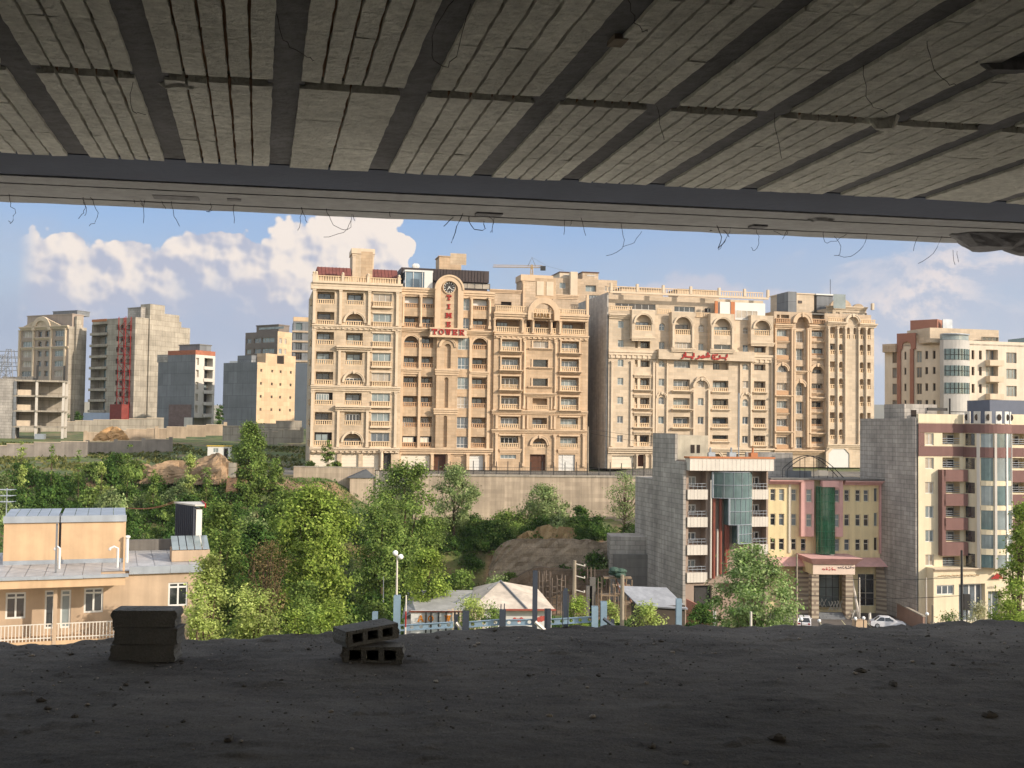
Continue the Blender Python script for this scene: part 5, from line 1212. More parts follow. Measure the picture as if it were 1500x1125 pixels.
t = lattice('tower_crane', 'tan tower crane with a long horizontal jib far behind the roofs', 'crane', 778, 470, 388, 420, 1.2, mat('crane_yellow', (186, 156, 110), .6, .1, 1), False)
x, y, z = t.location; zt = at(778, 392, 420)[2]-z; m = MB()
xl = at(722, 395, 420)[0]-x; xr = at(826, 400, 420)[0]-x
for dz, e in ((0, -.5), (0, .5)): m.tube([(xl, e, zt), (4, e, zt)], .07, 4)
m.tube([(xl, 0, zt+.9), (4, 0, zt+.9)], .07, 4)
for k in range(40): xx = xl+(4-xl)*k/40; m.tube([(xx, -.5, zt), (xx+.6, 0, zt+.9), (xx+1.1, -.5, zt)], .06, 3)
m.build('jib', MATS['crane_yellow'], t)
m = MB(); m.tube([(0, 0, zt+4), (xr*.5, 0, zt+.6), (xr, 0, zt-1)], .05, 3); m.tube([(-1.5, 0, zt+.5), (0, 0, zt+4), (1.5, 0, zt+.5)], .14, 4); m.build('tie_rod', M_lat, t)
m = MB(); m.box(xr*.35-1, xr*.35+1, -.8, .8, zt-1, zt+.6); m.build('counterweight', M_dmetal, t)

# ------------------------------------------------------------------ low walls, huts and spoil heaps on the left plateau
M_ltan = mat('weathered_tan_wall', (176, 156, 132), .9, .3, .3, streak=.2)
M_ltan2 = mat('weathered_grey_wall', (148, 138, 128), .9, .3, .3, streak=.2)
def lowwall(label, p0, p1, h, m, name='boundary_wall', piers=0, th=.3):
    """p: (px, py of the foot, Y)"""
    a, c = at(*p0), at(*p1); L_ = hypot(c[0]-a[0], c[1]-a[1]); t = thing(name, label, 'wall', a, atan2(c[1]-a[1], c[0]-a[0]))
    dz = c[2]-a[2]; n = max(1, int(L_/4)); f = MB()
    for k in range(n): z = dz*(k+.5)/n; f.box(L_*k/n, L_*(k+1)/n-.02, -th/2, th/2, z-1.5, z+h+.06*(k % 3))
    f.build('wall_panel', m, t)
    f = MB()
    for k in range(n): z = dz*(k+.5)/n; f.box(L_*k/n, L_*(k+1)/n-.02, -th/2-.06, th/2+.06, z+h+.06*(k % 3)+.003, z+h+.06*(k % 3)+.12)
    f.build('coping', M_trim if m != M_conc else M_cement, t)
    for k in range(piers): z = dz*k/max(1, piers-1); u = L_*k/max(1, piers-1); f = MB(); f.box(u-.35, u+.35, -th/2-.15, th/2+.15, z-1.5, z+h+.5); f.build('pier', m, t)
    return t
lowwall('long sunlit tan wall with tall piers in front of the red-hoist tower', (125, 640, 228), (330, 627, 236), .8, M_ltan, piers=3)
lowwall('pale wall in front of the blind sand-walled block', (326, 637, 222), (442, 627, 226), 1.5, M_concl, piers=0)
lowwall('row of grey fence panels with pale posts at the far side of the green field', (372, 641, 216), (442, 637, 218), 1.0, M_concl, piers=4)
lowwall('grey block wall along the field in front of the concrete frame', (-30, 668, 196), (128, 660, 198), 1.7, M_ltan2, piers=0)
lowwall('grey block wall behind the field beside the portable cabin', (128, 655, 205), (250, 650, 210), .8, M_ltan2, piers=4)
lowwall('white hoarding wall at the foot of the grey unfinished blocks', (0, 631, 262), (240, 622, 275), 1.6, M_concl, piers=0)
b = Bld('portable_cabin', 'white portable site cabin with a window and a yellow-edged flat roof on the field', 'cabin', 305.5, 186, TH, at(320, 672, 186)[2], pxr=340, D=2.6)
F = b.face('front', t=TI, wall=M_white); U = lambda x: F.uv(x, 662)[0]; V = lambda y: F.uv(320, y)[1]
F.window((U(312), U(320), V(663), V(656)), .06, mull=1, gm=M_glass); F.door((U(328), U(334), .05, V(655)), M_glass, .08)
shell(b, V(654), [F], M_white, M_white); m = MB(); m.box(-.15, b.W+.15, -.15, b.D+.15, V(654)+.003, V(654)+.16); m.build('roof_edge', mat('yellow_trim', (190, 160, 60), .6, .1, 1), b.root)
def heap(label, px, py, Y, rx, ry, h, m=None, name='spoil_heap', seed=1):
    p = at(px, py, Y); n = 44; r_ = random.Random(seed); ph = [r_.uniform(0, 6.28) for _ in range(6)]; f = MB(); rows = []
    for i in range(15):
        t_ = i/14; rr_ = (1-t_**1.6); row = []
        for k in range(n):
            a = 2*pi*k/n; q = 1+.16*sin(3*a+ph[0])+.1*sin(7*a+ph[1]+t_*3)+.1*r_.uniform(-1, 1)+.12*sin(11*a+9*t_+ph[2])
            row.append(f.P(rx*rr_*q*cos(a), ry*rr_*q*sin(a), -.8+(h+.8)*((1-(1-t_)**1.9)*(1-.18*sin(2*a+ph[3])))+.22*r_.uniform(-1, 1)*h*.3))
        rows.append(row)
    for A, B in zip(rows, rows[1:]):
        for k in range(n): f.f.append([A[k], A[(k+1) % n], B[(k+1) % n], B[k]]); f.m.append(0)
    f.f.append(rows[-1]); f.m.append(0)
    o = f.build(name, m or M_soil, smooth=False); o.location = p; return tag(o, label, 'earth heap')
heap('tall bare earth heap beside the poplar', 316, 700, 160, 5.0, 2.5, 2.9, seed=2)
heap('long low earth heap on the near side of the field', 262, 700, 160, 6.5, 2.2, 2.0, seed=3)
heap('low earth heap left of the long one, half grassed', 210, 697, 162, 5, 2, 1.5, seed=4)
heap('small sandy heap among the low walls far left', 165, 640, 224, 3.2, 2, 1.7, mat('sand_pile', (186, 146, 100), 1, .2, 1, bump=.4, bscale=3), 'sand_heap', seed=5)
b = Bld('ruined_pillar', 'crumbling brick and concrete pillar standing between the poplar and the earth heap', 'pillar', 333, 150, 0, at(340, 736, 150)[2], W=1.6, D=1.2)
m = MB(); m.frustum(0, 1.5, 0, 1.2, -1, 3.4, .12, .1); m.build('brick_shaft', mat('ruin_brick', (150, 112, 84), .95, .25, 1, brick=(.4, .16, (120, 104, 90), .03), bump=.5), b.root); m = MB(); m.box(.3, 1.3, .2, 1.0, 3.403, 5.4); m.build('concrete_stub', M_concl, b.root)

# ================================================================== the near house, bottom left (crop T1)
M_ochre = mat('ochre_render', (192, 162, 128), .85, .16, .5, streak=.13)
M_hwall = mat('beige_render', (178, 155, 130), .85, .18, .5, streak=.14)
b = Bld('house', 'two-storey ochre house with sheet-metal roof edges, railed balcony and white windows, at the bottom left', 'house', -60, 67.5, radians(20), -21.5, pxr=311, D=11)
F = b.face('front', t=T1, wall=M_hwall); U = lambda x: F.uv(x, 750)[0]; V = lambda y, x=350: F.uv(x, y)[1]
zr = V(592)
wins = [(30, 142, 695, 838, 1), (245, 300, 690, 900, 0), (332, 390, 690, 900, 0), (460, 566, 685, 822, 1), (922, 1030, 670, 805, 1)]
for x0, x1, y0, y1, n in wins:
    F.window((U(x0), U(x1), V(y1), V(y0)), .12, mull=n, hbar=.8 if n else .86, gm=M_glass, fw=.11, name='window' if n else 'balcony_door')
F.window((U(-170), U(-60), V(838), V(695)), .12, mull=1, hbar=.8, gm=M_glass, fw=.11)
for x0, x1 in ((40, 150), (460, 570), (920, 1030)): F.window((U(x0), U(x1), V(1240), V(1080)), .12, mull=1, gm=M_glass, fw=.1)
shell(b, zr-.05, [F], M_hwall, M_metal)
# eaves slab over the balcony, balcony slab, post, railing
xe = U(682); m = MB(); m.box(-.3, xe, -2.9, -.004, V(640)-.0, V(618)+.25); m.build('eaves_slab', M_ochre, b.root)
m = MB(); m.box(-.3, U(640), -2.0, -.004, V(970), V(935)); m.build('balcony_slab', M_ochre, b.root)
m = MB(); m.box(U(303)-.02, U(322), -2.05, -1.7, 0, V(640)-.003); m.build('post', M_hwall, b.root)
zb, zt = V(935), V(848)
m = MB(); x = .1
while x < U(632):
    m.box(x, x+.05, -1.94, -1.9, zb, zt); x += .2
for z in (zb+.15, zt): m.box(0, U(632), -1.95, -1.89, z, z+.06)
m.build('balcony_railing', M_wpanel, b.root)
# roof: metal gutter edges, upper storey box, parapets
q = b.face('front', -.25, t=T1)
def strip(x0, x1, y0, y1, w, nm='metal_flashing', mt=None):
    f = MB(); n = max(1, int((x1-x0)/2.3))
    for k in range(n): f.box(x0+(x1-x0)*k/n, x0+(x1-x0)*(k+1)/n-.025, w, w+.12, y0+.01*(k % 2), y1+.012*(k % 2))
    return f.build(nm, mt or M_metal, b.root)
strip(-.3, xe+.2, V(618)+.255, V(578), -3.05); strip(xe+.25, b.W+.1, zr-.25, zr+.25, -.25)
m = MB(); n = 14
for k in range(n): m.face([(-.3+(b.W+.3)*k/n, -2.9 if k < 8 else -.2, zr-.02), (-.3+(b.W+.3)*(k+1)/n-.03, -2.9 if k < 8 else -.2, zr-.02), (-.3+(b.W+.3)*(k+1)/n-.03, 10.9, zr+.12), (-.3+(b.W+.3)*k/n, 10.9, zr+.12)])
m.build('sheet_roof', mat('weathered_roof_sheet', (176, 174, 172), .55, .25, .4, metal=.15, streak=.2), b.root)
w = 4.2; q = b.face('front', w, t=T1); Uq = lambda x: q.uv(x, 400)[0]; Vq = lambda y, x=500: q.uv(x, y)[1]
for x0, x1 in ((20, 322), (336, 690)):
    m = MB(); m.box(Uq(x0), Uq(x1), w, w+5, zr-.1, Vq(318)); m.build('roof_room', M_ochre, b.root)
    strip(Uq(x0)-.05, Uq(x1)+.05, Vq(316), Vq(280), w-.15)
    f = MB(); n = 5
    for k in range(n): xa = Uq(x0)+(Uq(x1)-Uq(x0))*k/n; xb = Uq(x0)+(Uq(x1)-Uq(x0))*(k+1)/n-.03; f.face([(xa, w-.05, Vq(280)-.02), (xb, w-.05, Vq(280)-.02), (xb, w+5, Vq(280)+.12), (xa, w+5, Vq(280)+.12)])
    f.build('roof_sheet', M_metal, b.root); strip(Uq(x0), Uq(x1), zr-.05, zr+.3, w-.1)
m = MB(); m.box(Uq(318)+.003, Uq(342)-.003, w+.4, w+3, zr-.1, Vq(285)); m.build('party_wall', M_cement, b.root)
for x, mm in ((8, M_ochre), (680, M_ochre), (328, M_cement)): q.box((Uq(x)-.06, Uq(x)+.06, zr, Vq(290)), -.3, -.16, mm, 'downpipe')
for x, dx in ((326, -.28), (646, -.5)):
    q2 = b.face('front', 1.6, t=T1); u = q2.uv(x, 520)[0]; z0 = zr; z1 = q2.uv(x, 462)[1]
    m = MB(); m.tube([(u, 1.6, z0), (u, 1.6, z1), (u+dx*.5, 1.6, z1+.12), (u+dx, 1.6, z1)], .08, 8); m.sphere((u+dx, 1.6, z1-.05), .1, 8); m.build('vent_pipe', M_white, b.root)
q2 = b.face('front', 3.9, t=T1); u = q2.uv(698, 440)[0]; m = MB(); m.tube([(u, 3.9, zr), (u, 3.9, q2.uv(698, 400)[1])], .12, 8); m.sphere((u, 3.9, q2.uv(698, 400)[1]), .22, 8, sq=(1, 1, .6)); m.build('vent_pipe', M_white, b.root)
m = MB(); q3 = b.face('front', 7, t=T1); a, c = q3.uv(930, 440)[0], q3.uv(1130, 440)[0]
zz = zr+.05; m.box(a, c, 3.4, 6, zz, zz+.75); m.build('skylight_box', M_hwall, b.root); m = MB()
for k in range(5): m.face([(a+(c-a)*k/5+.03, 3.35, zz+.8), (a+(c-a)*(k+1)/5-.03, 3.35, zz+.8), (a+(c-a)*(k+1)/5-.03, 6, zz+1.5), (a+(c-a)*k/5+.03, 6, zz+1.5)])
m.build('skylight_pane', M_glassl, b.root)
# lean-to stair head: dark ribbed sheet side, white end, red edged sloping roof
q4 = b.face('front', 8.5, t=T1); x0, x1, x2 = q4.uv(970, 300)[0], q4.uv(1065, 300)[0], q4.uv(1105, 300)[0]
zt = q4.uv(980, 205)[1]; ze = q4.uv(1065, 245)[1]
m = MB(); m.slab([(x0, 10.6), (x1, 7.8), (x1+.1, 7.95), (x0+.1, 10.75)], zr, zt-.3); 
n = 10
for k in range(n): t_ = (k+.5)/n; xx, yy = x0+(x1-x0)*t_, 10.6-2.8*t_; m.box(xx-.04, xx+.04, yy-.14, yy-.004, zr, zt-.32)
m.build('ribbed_sheet_wall', mat('dark_ribbed_sheet', (66, 68, 76), .6, .1, 1), b.root)
m = MB(); m.box(x1+.1, x2, 7.8, 8.2, zr, ze); m.box(x1+.1, x2, 8.2, 10.8, zr, ze-.02); m.build('stair_head_wall', M_white, b.root)
m = MB(); m.slab([(x0-.1, 10.9), (x1, 7.6), (x2+.15, 7.6), (x2+.15, 10.9)], zt-.29, zt-.18); m.build('stair_head_roof', M_wpanel, b.root); m = MB(); m.box(x2+.155, x2+.25, 7.6, 10.9, zt-.4, zt-.1); m.build('red_roof_edge', M_redl, b.root)
m = MB(); m.box(Uq(695), x0+1.5, 10.3, 10.6, zr, zr+.9); m.build('parapet', M_conc, b.root)
for dz, yy in ((0, 0), (.12, .3)):
    m = MB(); pa = np.array((Uq(690), w, Vq(242))); pb = np.array((x0, 10.6, zt-.2+dz)); m.tube([pa+(pb-pa)*k/8-np.array((0, 0, .25*sin(pi*k/8))) for k in range(9)], .015, 4); m.build('cable', mat('red_cable', (104, 64, 52), .7, .1, 1), b.root)
t = thing('tv_antenna', 'thin television aerial mast at the left end of the house roof', 'antenna', at(6, 850, 73)); m = MB(); hh = at(6, 715, 73)[2]-t.location[2]
m.tube([(0, 0, 0), (0, 0, hh)], .035, 5); m.build('mast', M_metal, t); m = MB()
for z in (hh-.1, hh-.5, hh-.9): m.tube([(-.5, -.2, z), (.4, .2, z)], .025, 4); [m.tube([(-.5+.9*k/5, -.5, z), (-.5+.9*k/5, .5, z)], .018, 4) for k in range(6)]
m.build('aerial_element', M_metal, t)
# ================================================================== terrain
PL = ([-60, 0, 60, 100, 125, 150, 162, 175, 205, 228, 240, 290, 350, 500, 1000, 6000], [-22, -22, -21.5, -20.5, -16, -12, -8.8, -7.8, -5.9, -4.0, -3.7, -1.4, .3, 1.5, 2.5, 4])
PM = ([-60, 0, 60, 100, 128, 139, 142.5, 146, 146.8, 152, 160, 172.6, 173.4, 176, 230, 300, 500, 1000, 6000], [-19.5, -19.5, -19.5, -20.5, -22.5, -23, -21.5, -20.8, -16.6, -16.2, -15.4, -14.6, -8.0, -7.5, -7, -4, 0, 2, 4])
PR = ([-60, 0, 60, 120, 160, 168, 172.6, 173.4, 178, 230, 300, 500, 1000, 6000], [-25.4, -25.4, -25.2, -25, -25, -24, -23, -8, -6.9, -6, -4, 0, 2, 4])
def sst(t): t = np.clip(t, 0, 1); return t*t*(3-2*t)
def hz(x, y):
    x = np.asarray(x, float); y = np.asarray(y, float); y = y-.103*(np.clip(x, -16, 24)+15.5)*np.clip((y-120)/40, 0, 1)
    L, M, R = (np.interp(y, *p) for p in (PL, PM, PR))
    a = sst((x+30)/14); c = sst((x-17.5)/5)
    z = (L*(1-a)+M*a)*(1-c)+R*c
    rough = (1-c)*np.clip((y-20)/40, 0, 1)*np.clip((172-y)/6, 0, 1)
    return z+rough*(.35*np.sin(x*.55+y*.3)*np.cos(y*.47-x*.2)+.22*np.sin(x*1.7+1.3*y)+.3*np.sin(y*.21+x*.13))
def gz(x, y): return float(hz(x, y))
xs = np.unique(np.concatenate([np.arange(-100, 101, 1.4), np.geomspace(102, 4200, 26), -np.geomspace(102, 4200, 26)]))
ys = np.unique(np.concatenate([[-400, -200, -100, -60, -30, -10], np.arange(0, 182, 1.1), np.arange(183, 260, 4), np.geomspace(262, 6000, 30)]))
X, Y = np.meshgrid(xs, ys); Z = hz(X, Y)
nx, ny = len(xs), len(ys)
V_ = np.stack([X, Y, Z], -1).reshape(-1, 3)
ii = np.arange(ny-1)[:, None]*nx+np.arange(nx-1)[None, :]; Fq = np.stack([ii, ii+1, ii+nx+1, ii+nx], -1).reshape(-1, 4)
me = bpy.data.meshes.new('ground'); me.from_pydata(V_.tolist(), [], Fq.tolist()); me.polygons.foreach_set('use_smooth', [True]*len(Fq))
at_ = me.color_attributes.new('cover', 'FLOAT_COLOR', 'POINT')   # r: how green, g: how paved
x, y = V_[:, 0], V_[:, 1]-.103*(np.clip(V_[:, 0], -16, 24)+15.5)
paved = sst((x-18)/3)*sst((171-y)/2)+sst((y-173.4)/.6)*sst((188-y)/3)*sst((x+45)/6)
mid = sst((x+4)/4)*sst((17.5-x)/3)*sst((y-126)/6)*sst((164-y)/6)         # the excavated cut stays bare
green = np.clip(1-mid*1.0, 0, 1)*np.clip(1-sst((y-600)/1500)*.5, 0, 1)
band = sst((y-158)/2)*sst((169-y)/3)*sst((-24-x)/6); green = green*(1-.6*band)
at_.data.foreach_set('color', np.stack([green, np.clip(paved, 0, 1), 0*green, 0*green+1], -1).astype(np.float32).ravel())
m = bpy.data.materials.new('ground_cover'); m.use_nodes = True; nt = m.node_tree; N = nt.nodes; L = nt.links; bs = N['Principled BSDF']; bs.inputs['Roughness'].default_value = .95
ca = N.new('ShaderNodeVertexColor'); ca.layer_name = 'cover'; sp = N.new('ShaderNodeSeparateColor'); L.new(ca.outputs[0], sp.inputs[0]); tc = N.new('ShaderNodeTexCoord')
def nz_(sc, d=6, r=.65):
    n = N.new('ShaderNodeTexNoise'); n.inputs['Scale'].default_value = sc; n.inputs['Detail'].default_value = d; n.inputs['Roughness'].default_value = r; L.new(tc.outputs['Object'], n.inputs['Vector']); return n.outputs['Fac']
def ramp_(f, c0, c1, a=.35, b_=.65):
    r = N.new('ShaderNodeValToRGB'); L.new(f, r.inputs[0]); r.color_ramp.elements[0].position = a; r.color_ramp.elements[1].position = b_; r.color_ramp.elements[0].color = (*lin(c0), 1); r.color_ramp.elements[1].color = (*lin(c1), 1); return r.outputs[0]
def mix_(f, a, c):
    q = N.new('ShaderNodeMix'); q.data_type = 'RGBA'; L.new(f, q.inputs[0]); L.new(a, q.inputs[6]); L.new(c, q.inputs[7]); return q.outputs[2]
grass = ramp_(nz_(.35), (52, 66, 34), (98, 110, 54)); soil = ramp_(nz_(.5), (112, 86, 62), (166, 136, 102)); asph = ramp_(nz_(.3), (92, 88, 82), (126, 120, 110))
ad = N.new('ShaderNodeMath'); ad.operation = 'MULTIPLY_ADD'; L.new(nz_(.16, 8), ad.inputs[0]); ad.inputs[1].default_value = 1.6; ad.inputs[2].default_value = -1.05
a2 = N.new('ShaderNodeMath'); a2.operation = 'ADD'; L.new(sp.outputs[0], a2.inputs[0]); L.new(ad.outputs[0], a2.inputs[1]); 
rr_ = N.new('ShaderNodeMapRange'); rr_.inputs[1].default_value = .35; rr_.inputs[2].default_value = .75; L.new(a2.outputs[0], rr_.inputs[0])
L.new(mix_(sp.outputs[1], mix_(rr_.outputs[0], soil, grass), asph), bs.inputs['Base Color'])
bp = N.new('ShaderNodeBump'); bp.inputs['Strength'].default_value = .5; bp.inputs['Distance'].default_value = .4; L.new(nz_(1.2, 8), bp.inputs['Height']); L.new(bp.outputs[0], bs.inputs['Normal'])
me.materials.append(m); o = bpy.data.objects.new('ground', me); COL.objects.link(o); tag(o, 'sloping ground of green scrub, bare earth and paved yards below the towers', 'ground', kind='structure')
# distant hills
f = MB(); n = 90
for k in range(n+1):
    a = radians(-50+100*k/n); R_ = 5200; h = 95+55*sin(k*.21)+30*sin(k*.53+1)+14*sin(k*1.3)
    f.P(R_*sin(a), R_*cos(a), -10); f.P(R_*sin(a), R_*cos(a), h); f.P(R_*1.35*sin(a), R_*1.35*cos(a), h*.8)
for k in range(n): i = 3*k; f.f += [[i, i+3, i+4, i+1], [i+1, i+4, i+5, i+2]]; f.m += [0, 0]
o = f.build('hills', mat('dry_hills', (128, 122, 98), 1, .2, .002), smooth=True); tag(o, 'low hills fading into the haze on the horizon', 'hills', kind='structure')
# street sheets
def sheet(name, label, poly, z, m, cat):
    f = MB(); f.face([(x, y, z if z is not None else gz(x, y)+.01) for x, y in poly]); o = f.build(name, m); return tag(o, label, cat, kind='structure')
M_asph = mat('worn_asphalt', (104, 98, 92), .9, .25, .15, bump=.2, bscale=6, fine=.12)
sheet('forecourt', 'worn asphalt forecourt with parked cars in front of the yellow building', [(24, 60), (96, 60), (96, 166), (24, 166)], -24.95, M_asph, 'road')
sheet('yard', 'unseen pale ground sheet added round our building to bounce sunlight onto the ceiling', [(-70, -110), (110, -110), (110, 56), (-70, 56)], -19.0, mat('pale_bounce_sheet', (214, 204, 188), .95, .15, .1, fine=.1), 'yard')  # unseen pale sheet, put in to bounce sunlight up into the storey
f = MB()
for k in range(9): x0 = 34+k*3.1; f.face([(x0, 141, -24.944), (x0+.12, 141, -24.944), (x0+.9, 146, -24.944), (x0+.78, 146, -24.944)])
o = f.build('road_marking', mat('faded_road_paint', (190, 184, 150), .8, .3, 1)); tag(o, 'faded painted parking bay lines on the forecourt', 'road marking', kind='structure')

# ================================================================== retaining wall and iron fence below the towers
M_ret = mat('retaining_wall_blocks', (186, 168, 146), .92, .22, .22, brick=(2.4, .62, (170, 153, 133), .02), streak=.3, bump=.15, bscale=2)
a, c = at(606, 698, 172), at(962, 694, 176); L_ = hypot(c[0]-a[0], c[1]-a[1]); th = atan2(c[1]-a[1], c[0]-a[0]); zt = -7.75
t = thing('retaining_wall', 'long pale blockwork retaining wall under the towers', 'wall', (a[0], a[1], -16), th)
m = MB(); m.box(0, L_, 0, .6, -1, 16+zt); m.build('wall', M_ret, t); m = MB(); m.box(-.1, L_+.1, -.12, .7, 16+zt+.003, 16+zt+.3); m.build('coping', M_concl, t)
t2 = thing('iron_fence', 'dark iron fence with tall square posts along the top of the retaining wall', 'fence', (a[0], a[1], zt+.3), th)
n = 21
for k in range(n+1): m = MB(); u = .2+(L_-.4)*k/n; m.box(u-.06, u+.06, .22, .34, .003, 2.0+.06*(k % 3)); m.build('post', M_dmetal, t2)
for k in range(n):
    m = MB(); u0, u1 = .2+(L_-.4)*k/n+.06, .2+(L_-.4)*(k+1)/n-.06
    for z in (.12, .62, 1.1): m.box(u0, u1, .26, .3, z, z+.05)
    q = 6
    for j in range(q): uu = u0+(u1-u0)*(j+.5)/q; m.box(uu-.012, uu+.012, .265, .295, .17, 1.1)
    m.build('rail_panel', M_dmetal, t2)
a0 = at(430, 690, 170); c0 = at(548, 697, 170); z0_ = (a0[2]+c0[2])/2
t = thing('low_wall', 'low weathered kerb wall left of the retaining wall, in front of the sandstone tower', 'wall', (a0[0], a0[1], z0_), atan2(c0[1]-a0[1], c0[0]-a0[0])); L2 = hypot(c0[0]-a0[0], c0[1]-a0[1])
m = MB(); m.box(0, L2, 0, .5, -4, .9); m.build('wall', M_ret, t); m = MB(); m.box(0, L2, -.05, .55, .903, 1.05); m.build('coping', M_concl, t)
p = at(532, 702, 168); t = thing('sheet_roofed_kiosk', 'small grey gable-roofed concrete kiosk at the left end of the retaining wall', 'kiosk', p, TH)
m = MB(); m.box(-2.0, 1.8, 0, 3, -5, .2); m.build('wall', M_ret, t); m = MB(); m.prism([(-2.3, .203), (2.1, .203), (.5, 1.5)], -.2, 3.2); m.build('roof', mat('grey_felt_roof', (96, 98, 102), .8, .15, 1), t); m = MB(); m.box(1.9, 2.4, -.3, .3, -5, 1.3); m.build('corner_post', M_concl, t)
# excavation faces
M_earth = mat('cut_earth', (160, 142, 120), 1, .35, .35, brick=(4.1, 1.0, (138, 120, 100), .05), bump=.7, bscale=1.2, fine=.25, streak=.15)
def earthface(name, label, px0, px1, Y, py0, py1, m, jag=.5, seed=1, prof=None):
    r_ = random.Random(seed); p0, p1 = at(px0, py1, Y), at(px1, py1, Y); top0, top1 = at(px0, py0, Y)[2], at(px1, py0, Y)[2]; n = 26; k_ = 9; f = MB(); g = []
    for i in range(n+1):
        t_ = i/n; x, y = p0[0]+(p1[0]-p0[0])*t_, p0[1]+(p1[1]-p0[1])*t_; zb = p0[2]+(p1[2]-p0[2])*t_-1; pf = np.interp(t_, *zip(*prof)) if prof else 1; zt = zb+1+(top0+(top1-top0)*t_-zb-1)*pf+r_.uniform(-.2, .3)*jag
        g.append([f.P(x+r_.uniform(-.2, .2)*jag, y+.9*(j/k_)+r_.uniform(-.35, .35)*jag, zb+(zt-zb)*j/k_) for j in range(k_+1)]+[f.P(x, y+4.5, zt-.3)])
    for A, B in zip(g, g[1:]):
        for j in range(k_+1): f.f.append([A[j], B[j], B[j+1], A[j+1]]); f.m.append(0)
    o = f.build(name, m); return tag(o, label, 'earth bank')
earthface('earth_bank', 'long cut earth bank above the building pit', 716, 936, 146.5, 788, 838, M_earth, .55, seed=2, prof=((0, .05), (.03, .6), (.1, .88), (.3, .95), (.7, .92), (.74, .85), (1, .9)))
earthface('earth_bank', 'lower darker earth face at the back of the building pit', 724, 938, 143.5, 832, 905, mat('dark_cut_earth', (124, 106, 88), 1, .35, .4, brick=(6, 1.7, (106, 90, 74), .06), bump=.7, bscale=1.5, fine=.25), seed=5, prof=((0, .3), (.08, .7), (.3, 1), (.6, .94), (1, 1)))  # darker colour than the bank above
earthface('earth_bank', 'ochre bank at the pit edge, a patch of sunlight put into colour and shape', 712, 862, 149.5, 768, 842, mat('sunlit_patch_ochre', (164, 138, 100), 1, .3, .5, bump=.7, bscale=1.5, fine=.25), 1.0, seed=8, prof=((0, .05), (.1, .35), (.35, .8), (.6, .95), (.85, .9), (1, .2)))  # stands in for sunlit dry grass cut off by a shadow edge
t = thing('concrete_ledge', 'grey stepped concrete wall between the building pit and the grey-sided block', 'wall', at(893, 880, 143)); w = (935-893)/1600*143
m = MB(); m.box(0, w+1.5, 0, 5, -3, (880-787)/1600*143); m.build('wall', M_gside, t); m = MB(); m.box(w*.1, w+1.4, -.5, -.003, -3, (880-812)/1600*143); m.build('lower_wall', M_conc, t)

# ================================================================== building pit: rebar columns and formwork
M_timber = mat('formwork_timber', (146, 126, 104), .9, .25, 1.5)
def bundle(label, px, pyb, pyt, Y, w=.25, m=None):
    p = at(px, pyb, Y); h = at(px, pyt, Y)[2]-p[2]; p = (p[0], p[1], p[2]-1.5); h += 1.5; t = thing('rebar_column', label, 'rebar', p, 0, 'bare rebar columns in the building pit'); r_ = random.Random(int(px))
    for sx in (-1, 1):
        for sy in (-1, 1):
            f = MB(); f.tube([(sx*w, sy*w, 0), (sx*w+r_.uniform(-.1, .1), sy*w+r_.uniform(-.1, .1), h+r_.uniform(-.5, .2))], .05, 4); f.build('rebar', m or mat('rusty_rebar', (122, 108, 96), .9, .2, 2), t)
    f = MB()
    for k in range(int(h/.7)): z = .3+k*.7; f.tube([(-w, -w, z), (w, -w, z), (w, w, z), (-w, w, z), (-w, -w, z)], .03, 3)
    f.build('stirrup', mat('rusty_rebar', (122, 108, 96), .9, .2, 2), t)
for px, pyb, pyt, Y in ((792, 888, 838, 132), (803, 886, 832, 136), (812, 888, 848, 131), (819, 885, 842, 135), (825, 888, 843, 130), (878, 890, 848, 132), (885, 885, 850, 136), (902, 888, 852, 133), (864, 885, 838, 138)):
    bundle('rusty vertical rebar cage standing in the building pit', px, pyb, pyt, Y)
t = thing('scaffold', 'timber and pipe scaffold with plank decks in the building pit, right of the middle pole', 'scaffold', at(908, 895, 128)); s_ = 128/1600
for x0, x1, z in ((-28, 6, (895-874)*s_), (-10, 16, (895-861)*s_), (4, 18, (895-886)*s_)): m = MB(); m.box(x0*s_, x1*s_, 0, 1.6, z, z+.14); m.build('plank_deck', M_timber, t)
for x in (-28, -16, -8, 0, 8, 16): m = MB(); m.tube([(x*s_, .05, -2), (x*s_+.1, .05, (895-848-(abs(x) % 7))*s_)], .07, 5); m.build('standard', M_timber, t)
for x0, z0, x1, z1 in ((-6, 46, 3, 18), (6, 42, 20, 2)): m = MB(); m.tube([(x0*s_, -.1, z0*s_), (x1*s_, -.1, z1*s_)], .07, 5); m.build('brace', mat('dull_red_pipe', (120, 80, 66), .8, .2, 1), t)
p = at(905, 838, 126.5); t = thing('tarpaulin_heap', 'green crumpled tarpaulin heaped on top of the pit scaffold', 'tarpaulin', p)
m = MB(); r_ = random.Random(3)
for k in range(7): m.sphere((r_.uniform(-.9, .9), r_.uniform(-.3, .5), r_.uniform(-.3, .3)), r_.uniform(.35, .6), 8, sq=(1.3, 1, .7))
m.build('tarpaulin_sheet', mat('green_tarpaulin', (62, 84, 72), .7, .2, 2), t); m = MB(); m.box(-1.6, 1.6, -.2, 1, -.75, -.6); m.build('plank', M_timber, t)
for px in (863, 868): 
    p = at(px, 885, 134); t = thing('formwork_column', 'grey concrete stub column in the building pit beside the utility pole' if px == 863 else 'second grey stub column in the pit, the taller one', 'column', p); m = MB(); m.box(-.35, .35, 0, .6, -2, 2.2 if px == 863 else 3.2); m.build('shaft', M_conc, t); m = MB()
    for x in (-.25, .25): m.tube([(x, .3, 2.2 if px == 863 else 3.2), (x, .3, 4.4)], .04, 4)
    m.build('starter_bar', MATS['rusty_rebar'], t)

